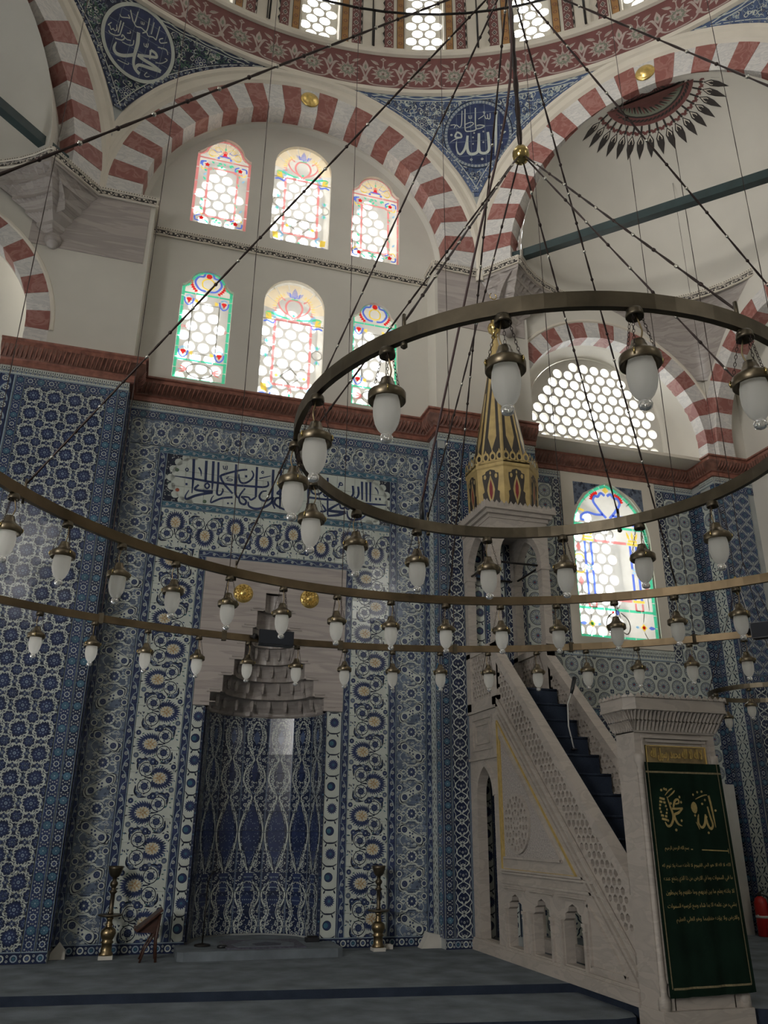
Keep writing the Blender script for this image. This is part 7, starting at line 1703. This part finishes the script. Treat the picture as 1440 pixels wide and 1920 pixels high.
for a in (-31, 8, 45.3, 79.6, 113.9, 147.8, -173):
    q = ringpt('middle', a, ZRG1+.02); beaded(HUB, q, .0052, .17).build('middle_chain', ch)
    mb = MB(); mb.tube([q+Vector((0, 0, .03)), q, q-Vector((0, 0, .10))], .007, BRONZE, 6); mb.build('chain_clip', ch)
for k in range(-4, 7):
    a = 73+13.3*k; q = ringpt('outer', a, ZRG1+.01); top = Vector((q.x, q.y, 16.8+4.6*max(0, 1-math.hypot(q.x-CX, q.y-CY)/7)))
    beaded(q, top, .0036, .5, CHAINM, False).build('outer_wire', ch)
    mb = MB(); mb.box(q.x-.02, q.x+.02, q.y-.02, q.y+.02, ZRG0-.012, ZRG1+.012, BRONZE); mb.build('chain_clip', ch)
mb = MB(); q = ringpt('inner', 100, ZRG1); p = BALL+Vector((-.03, 0, .5))
pts = [p+Vector((.02, 0, 1.2)), p, p.lerp(q, .4)+Vector((-.005, .01, -.02)), q+Vector((0, 0, .10))]
mb.tube(smooth([tuple(v) for v in pts], 6), .0065, mat('red_brown_cable', (.07, .035, .035), .5), 6); mb.tube([q+Vector((0, 0, .10)), q+Vector((0, 0, .0))], .013, BLACKP, 6); mb.build('power_cable', ch)
# lamps
def make_lamp():
    t = thing('oil_lamp', 'lamp', 'lamp')
    mb = MB(); mb.lathe([(.022, .0), (.026, -.008), (.028, -.022), (.027, -.030), (.020, -.026), (.0, -.012)], (0, 0, 0), BRONZE, 14); mb.build('ceiling_cup', t)
    lk = MB(); n = 11
    p0, p1 = Vector((.021, 0, -.026)), Vector((.056, 0, -.172))
    for k in range(n):
        c = p0.lerp(p1, (k+.5)/n); d = (p1-p0).normalized(); s = Vector((0, 1, 0)) if k % 2 else d.cross(Vector((0, 1, 0))).normalized(); h = .0085
        pts = [c+d*(h*cos(a))+s*(.0042*sin(a)) for a in [2*pi*q/6 for q in range(6)]]; lk.tube(pts, .0012, CHAINM, 3, True)
    lk = lk.build('chain', t)
    for a in (120, 240):
        o = bpy.data.objects.new('chain', lk.data); COL.objects.link(o); o.parent = t; o.rotation_euler = (0, 0, rad(a))
    mb = MB(); mb.tube(smooth([(.004, 0, -.015), (.012, .003, -.05), (.016, .0, -.08), (.006, 0, -.118)], 4), .0028, BRASS, 5); mb.build('lamp_wire', t)
    mb = MB(); mb.lathe([(.012, -.112), (.020, -.113), (.022, -.124), (.025, -.128), (.027, -.138), (.036, -.150), (.047, -.157), (.050, -.163), (.060, -.166), (.062, -.170), (.0615, -.196), (.058, -.199), (.047, -.188), (.040, -.172), (.012, -.125)], (0, 0, 0), BRASSL, 24); mb.build('cap', t)
    for a in (0, 120, 240):
        mb = MB(); mb.tube([(.0625*cos(rad(a)), .0625*sin(rad(a)), -.168), (.066*cos(rad(a)), .066*sin(rad(a)), -.178), (.0625*cos(rad(a)), .0625*sin(rad(a)), -.190)], .0035, POLBR, 5); mb.build('hook', t)
    mb = MB(); mb.lathe([(.036, -.178), (.042, -.20), (.0445, -.225), (.0435, -.25), (.0385, -.275), (.029, -.296), (.017, -.310), (.012, -.314)], (0, 0, 0), FROST, 24); mb.build('frosted_glass', t)
    mb = MB(); mb.lathe([(.010, -.313), (.018, -.318), (.021, -.327), (.018, -.338), (.009, -.343), (.0, -.344)], (0, 0, 0), KNOB, 16); mb.build('glass_knob', t)
    return t
BRASSL = mat('lamp_cap_brass', (.17, .14, .095), .36, .95, var=.3, scale=22)
ORD = 'first second third fourth fifth sixth seventh eighth ninth tenth eleventh twelfth thirteenth fourteenth fifteenth sixteenth seventeenth eighteenth'.split()
lamp0 = make_lamp(); first = True
def hang(nm, angles, fmt, group):
    global first
    for i, a in enumerate(angles):
        p = ringpt(nm, a, ZRG0); lab = fmt % ORD[i]
        o = lamp0 if first else dup(lamp0, p, 0)
        first = False; o.location = p; o.rotation_euler = (0, 0, rad(a*7.3 % 360)); o['label'] = lab; o['group'] = group
hang('inner', [11.7+22.5*k for k in range(7, -1, -1)], 'frosted glass lamp, %s from left along the far side of the inner ring', 'lamps of the inner ring')
hang('inner', [-168.3, -145.8, -123.3, -101.2, -79], 'bigger looking frosted lamp, %s from left along the near side of the inner ring', 'lamps of the inner ring')
hang('middle', [37.2+8.615*k for k in range(13, -1, -1)], 'frosted glass lamp, %s from left along the middle ring', 'lamps of the middle ring')
hang('outer', [41.5+5.53*k for k in range(14, -1, -1)], 'small frosted glass lamp, %s from left along the outer ring', 'lamps of the outer ring')
# loudspeakers clamped on the outer ring
def speaker(a, label):
    p = ringpt('outer', a, 2.76); t = thing('loudspeaker', label, 'speaker', p, rad(a+90))
    mb = MB(); f3 = frame((0, 0, 0), (1, 0, 0), (0, 1, 0), (0, 0, 1))
    mb.prism(f3, [(-.135, .02), (.135, .02), (.15, .11), (-.15, .11)], -.07, .055, BLACKP); mb.build('cabinet', t)
    mb = MB(); mb.box(-.143, .143, .111, .116, -.064, .049, mat('black_speaker_grille', (.006, .009, .016), .7)); mb.build('grille', t)
    mb = MB(); mb.tube([(.15, .06, 0), (.20, .03, .0), (.205, .0, .01)], .012, BLACKM, 6); mb.lathe([(.02, -.02), (.02, .02)], (.175, .06, 0), BLACKM, 8); mb.build('bracket', t)
speaker(94.0, 'black box loudspeaker on the outer chandelier ring in front of the niche hood')
speaker(38.5, 'black box loudspeaker on the outer chandelier ring at the right edge')
# small chandelier in the right bay
c = (7.12, 7.62); R = .60; z_ = 2.50
rc = thing('small_chandelier', 'small ring chandelier with frosted lamps hanging low in the right bay', 'chandelier', (c[0], c[1], 0))
c = Vector((6.85, 7.72)); rc.location = (c.x, c.y, 0); z0 = 2.735
mb = MB(); n = 60; vs = []
for k in range(n):
    a = 2*pi*k/n
    for r, zz in ((.59, z0), (.61, z0), (.61, z0+.05), (.59, z0+.05)): vs.append((r*cos(a), r*sin(a), zz))
mb.add(vs, [(4*k+j, 4*k+(j+1) % 4, 4*((k+1) % n)+(j+1) % 4, 4*((k+1) % n)+j) for k in range(n) for j in range(4)], BRONZE); mb.build('ring', rc)
for a in (30, 150, 270): beaded((.6*cos(rad(a)), .6*sin(rad(a)), z0+.05), (0, 0, z0+1.6), .004, .3, CHAINM, False).build('chain', rc)
beaded((0, 0, z0+1.6), (0, 0, 11.4), .005, .6, CHAINM, False).build('chain', rc)
for i, a in enumerate((172, 214, 240, 262, 290, 130, 95)):
    o = dup(lamp0, (c.x+.6*cos(rad(a)), c.y+.6*sin(rad(a)), z0)); o['label'] = 'tiny frosted lamp, %s on the small chandelier in the right bay' % ORD[i]; o['group'] = 'lamps of the small chandelier'
# brass pendant hanging near the far pier
bp_ = thing('brass_pendant', 'polished brass bulb pendant on a thin wire beside the far right pier', 'ornament', (7.46, 8.6, 4.32))
mb = MB(); mb.lathe([(.0, -.11), (.02, -.10), (.025, -.07), (.05, -.04), (.058, 0), (.045, .04), (.025, .07), (.03, .09), (.022, .13), (.012, .15), (.0, .155)], (0, 0, 0), POLBR, 16); mb.build('bulb', bp_)
beaded((0, 0, .15), (0, 0, 6.95), .003, .5, CHAINM, False).build('wire', bp_); mb = MB(); mb.tube([(.03, 0, .05), (.05, -.05, -.25), (.09, -.08, -.62)], .004, WHITEP, 5); mb.build('white_cord', bp_)

# ================================================================== small things on the floor
ds = thing('carpeted_dais', 'low blue carpeted step in front of the niche with a patterned rug inlay', 'step', (1.49, 9.35, 0))
mb = MB(); f3 = frame((0, 0, 0), (1, 0, 0), (0, 1, 0), (0, 0, 1))
mb.prism(f3, [(-.80, .0), (.80, .0), (.86, .04), (.86, .60), (-.86, .60), (-.86, .04)], .0, .085, CARPET); mb.build('platform', ds)
mb = MB(); mb.prism(f3, [(-.72, .60), (.72, .60), (.55, 1.14), (.2, 1.33), (-.2, 1.33), (-.55, 1.14)], .0, .085, CARPET); mb.build('platform_back', ds)
rg = thing('prayer_rug', 'worn blue grey prayer rug with a pale arched field on the niche step', 'rug', (1.55, 9.72, .085))
mb = MB(); mb.prism(f3, rect(-.42, .42, -.26, .40), 0, .012, mat('dark_red_blue_rug', (.085, .085, .115), .95, var=.4, scale=30)); mb.build('border', rg)
mb = MB(); mb.prism(f3, [(-.30, -.20), (.30, -.20), (.34, .02), (.16, .30), (0, .35), (-.16, .30), (-.34, .02)], .012, .016, mat('grey_rug_field', (.13, .15, .18), .95, var=.25, scale=25)); mb.build('arched_field', rg)
mb = MB(); mb.prism(f3, [(-.09, -.15), (.16, -.15), (.2, 0), (.05, .14), (-.12, .02)], .016, .018, mat('dark_rug_centre', (.05, .055, .08), .95, var=.3, scale=20)); mb.build('dark_centre', rg)
def candlestick(x, y, label, h=.86):
    t = thing('candlestick', label, 'candlestick', (x, y, 0))
    mb = MB(); mb.box(-.07, .07, -.07, .07, 0, .035, WHITEP); mb.build('marble_foot', t)
    mb = MB(); mb.lathe([(.070, .035), (.072, .05), (.055, .07), (.052, .14), (.066, .155), (.05, .17), (.066, .20), (.078, .235), (.07, .27), (.045, .29), (.03, .30), (.042, .315), (.03, .33), (.028, .36), (.04, .375), (.026, .39)], (0, 0, 0), BRASS, 18); mb.build('base', t)
    mb = MB(); mb.lathe([(.02, .39), (.10, .392), (.125, .40), (.125, .412), (.10, .41), (.03, .415)], (0, 0, 0), BRONZE, 20); mb.build('drip_tray', t)
    mb = MB(); mb.lathe([(.025, .41), (.03, .43), (.022, .44), (.022, .60), (.04, .62), (.04, .63), (.022, .645), (.026, .67), (.04, .69), (.04, .71), (.022, .73), (.022, .755)], (0, 0, 0), BRONZE, 14); mb.build('stem', t)
    mb = MB(); mb.lathe([(.02, .755), (.045, .77), (.062, .80), (.075, .845), (.08, .87), (.07, .87), (.05, .80), (.0, .78)], (0, 0, 0), BRONZE, 18); mb.build('cup', t)
candlestick(-.06, 9.72, 'tall aged brass candlestick left of the niche'); candlestick(2.84, 9.72, 'tall aged brass candlestick right of the niche')
lt = thing('lectern', 'small dark wooden lectern with sloping top, left of the niche', 'lectern', (.36, 9.52, 0))
th = rad(38)
fr = frame((-.16, 0, .29), (cos(th), 0, sin(th)), (0, 1, 0), (-sin(th), 0, cos(th)))
mb = MB(); mb.obox(fr, 0, .31, -.17, .17, -.02, .0, WOOD); mb.obox(fr, -.005, .015, -.17, .17, 0, .02, WOOD); mb.build('sloping_top', lt)
mb = MB(); mb.prism(frame((0, .12, 0), (1, 0, 0), (0, 0, 1), (0, -1, 0)), [(-.15, .27), (.07, .45), (.06, .30), (.03, .26)], 0, .02, WOOD); mb.build('side_bracket', lt); mb = MB(); mb.prism(frame((0, -.10, 0), (1, 0, 0), (0, 0, 1), (0, -1, 0)), [(-.15, .27), (.07, .45), (.06, .30), (.03, .26)], 0, .02, WOOD); mb.build('side_bracket', lt)
for y in (-.13, .13):
    mb = MB(); mb.tube([(.07, y, .44), (.05, y, .2), (.065, y, .0)], [.018, .014, .016], WOOD, 6); mb.build('leg', lt)
    mb = MB(); mb.tube([(.04, y, .27), (-.05, y, .12), (-.09, y, .0)], [.012, .010, .012], WOOD, 6); mb.build('leg', lt)
ms = thing('microphone_stand', 'black microphone stand in the left side of the niche', 'microphone stand', (.91, 9.80, .085))
mb = MB(); mb.lathe([(.085, 0), (.085, .015), (.02, .03), (.0, .03)], (0, 0, 0), BLACKM, 18); mb.build('base', ms)
mb = MB(); mb.tube([(0, 0, .02), (.01, 0, .62)], .009, BLACKM, 6); mb.build('pole', ms)
mb = MB(); mb.tube([(.01, 0, .60), (.02, -.02, .66), (.05, -.04, .72)], .007, BLACKM, 6); mb.tube([(.05, -.04, .72), (.09, -.06, .76)], [.016, .018], BLACKP, 8); mb.build('microphone', ms)
hk = MB(); hk.lathe([(.05, 0), (.05, .02), (.03, .03), (.0, .03)], (1.10, 9.62, .085), BLACKP, 14); hk.build('floor_puck', None, None, 'small black disc lying on the niche step beside the microphone stand', 'microphone')
sp_ = MB(); sp_.box(2.05, 2.20, 9.86, 9.96, .085, .13, BLACKP); sp_.box(2.07, 2.18, 9.88, 9.94, .13, .145, BLACKM); sp_.build('black_box', None, None, 'flat black box at the right end of the niche step', 'box')
for x, y, lab, sc in ((-.53, 9.86, 'small pointed white marble block at the foot of the left pier', .10), (3.53, 9.86, 'white marble wedge at the foot of the right pier', .14)):
    mb = MB(); fr = frame((x, y, 0), (1, 0, 0), (0, 0, 1), (0, -1, 0))
    pl = [(-.075, 0), (.075, 0), (.07, .07), (.0, .15), (-.07, .06)] if x < 0 else [(-.16, 0), (.16, 0), (.16, .05), (.09, .13), (-.06, .16)]
    mb.prism(fr, pl, -.05, .08, WHITEP); mb.build('marble_block', None, None, lab, 'block')
mb = MB(); mb.box(2.93, 3.04, 9.80, 9.88, 0, .045, WHITEP); mb.box(2.95, 3.02, 9.82, 9.86, .045, .052, WHITEP); mb.build('white_box', None, None, 'tiny white box on the floor beside the right candlestick', 'box')
jb = thing('marble_jamb', 'pale marble upright slab standing at the corner behind the banner', 'slab', (8.09, 10.16, 0))
mb = MB(); mb.box(-.12, .10, -.05, .05, 0, 1.90, mat('pale_marble', (.50, .49, .45), .5, var=.08)); mb.build('slab', jb)
mb = MB(); mb.box(-.12, -.06, -.07, -.05, 0, 1.90, MATS['pale_marble']); mb.build('moulded_edge', jb)
fx = thing('fire_extinguisher', 'red fire extinguisher on the floor at the right edge by the tiled pier', 'extinguisher', (8.20, 9.93, 0))
mb = MB(); mb.lathe([(.075, 0), (.085, .01), (.085, .40), (.07, .45), (.03, .48), (.0, .48)], (0, 0, 0), REDP, 20); mb.build('cylinder', fx)
mb = MB(); mb.lathe([(.025, .47), (.025, .52), (.0, .53)], (0, 0, 0), BLACKM, 10); mb.tube([(0, 0, .52), (.06, -.03, .56)], .01, BLACKM, 6); mb.build('valve', fx)
mb = MB(); mb.tube(smooth([(.0, 0, .5), (.09, -.04, .46), (.10, -.05, .25), (.09, -.05, .12)], 4), .010, BLACKP, 6); mb.build('hose', fx)
mb = MB(); mb.lathe([(.087, .22), (.087, .25)], (0, 0, 0), WHITEP, 20); mb.lathe([(.012, 0), (.012, .01)], (-.085, -.02, .25), WHITEP, 8); mb.build('label_band', fx)
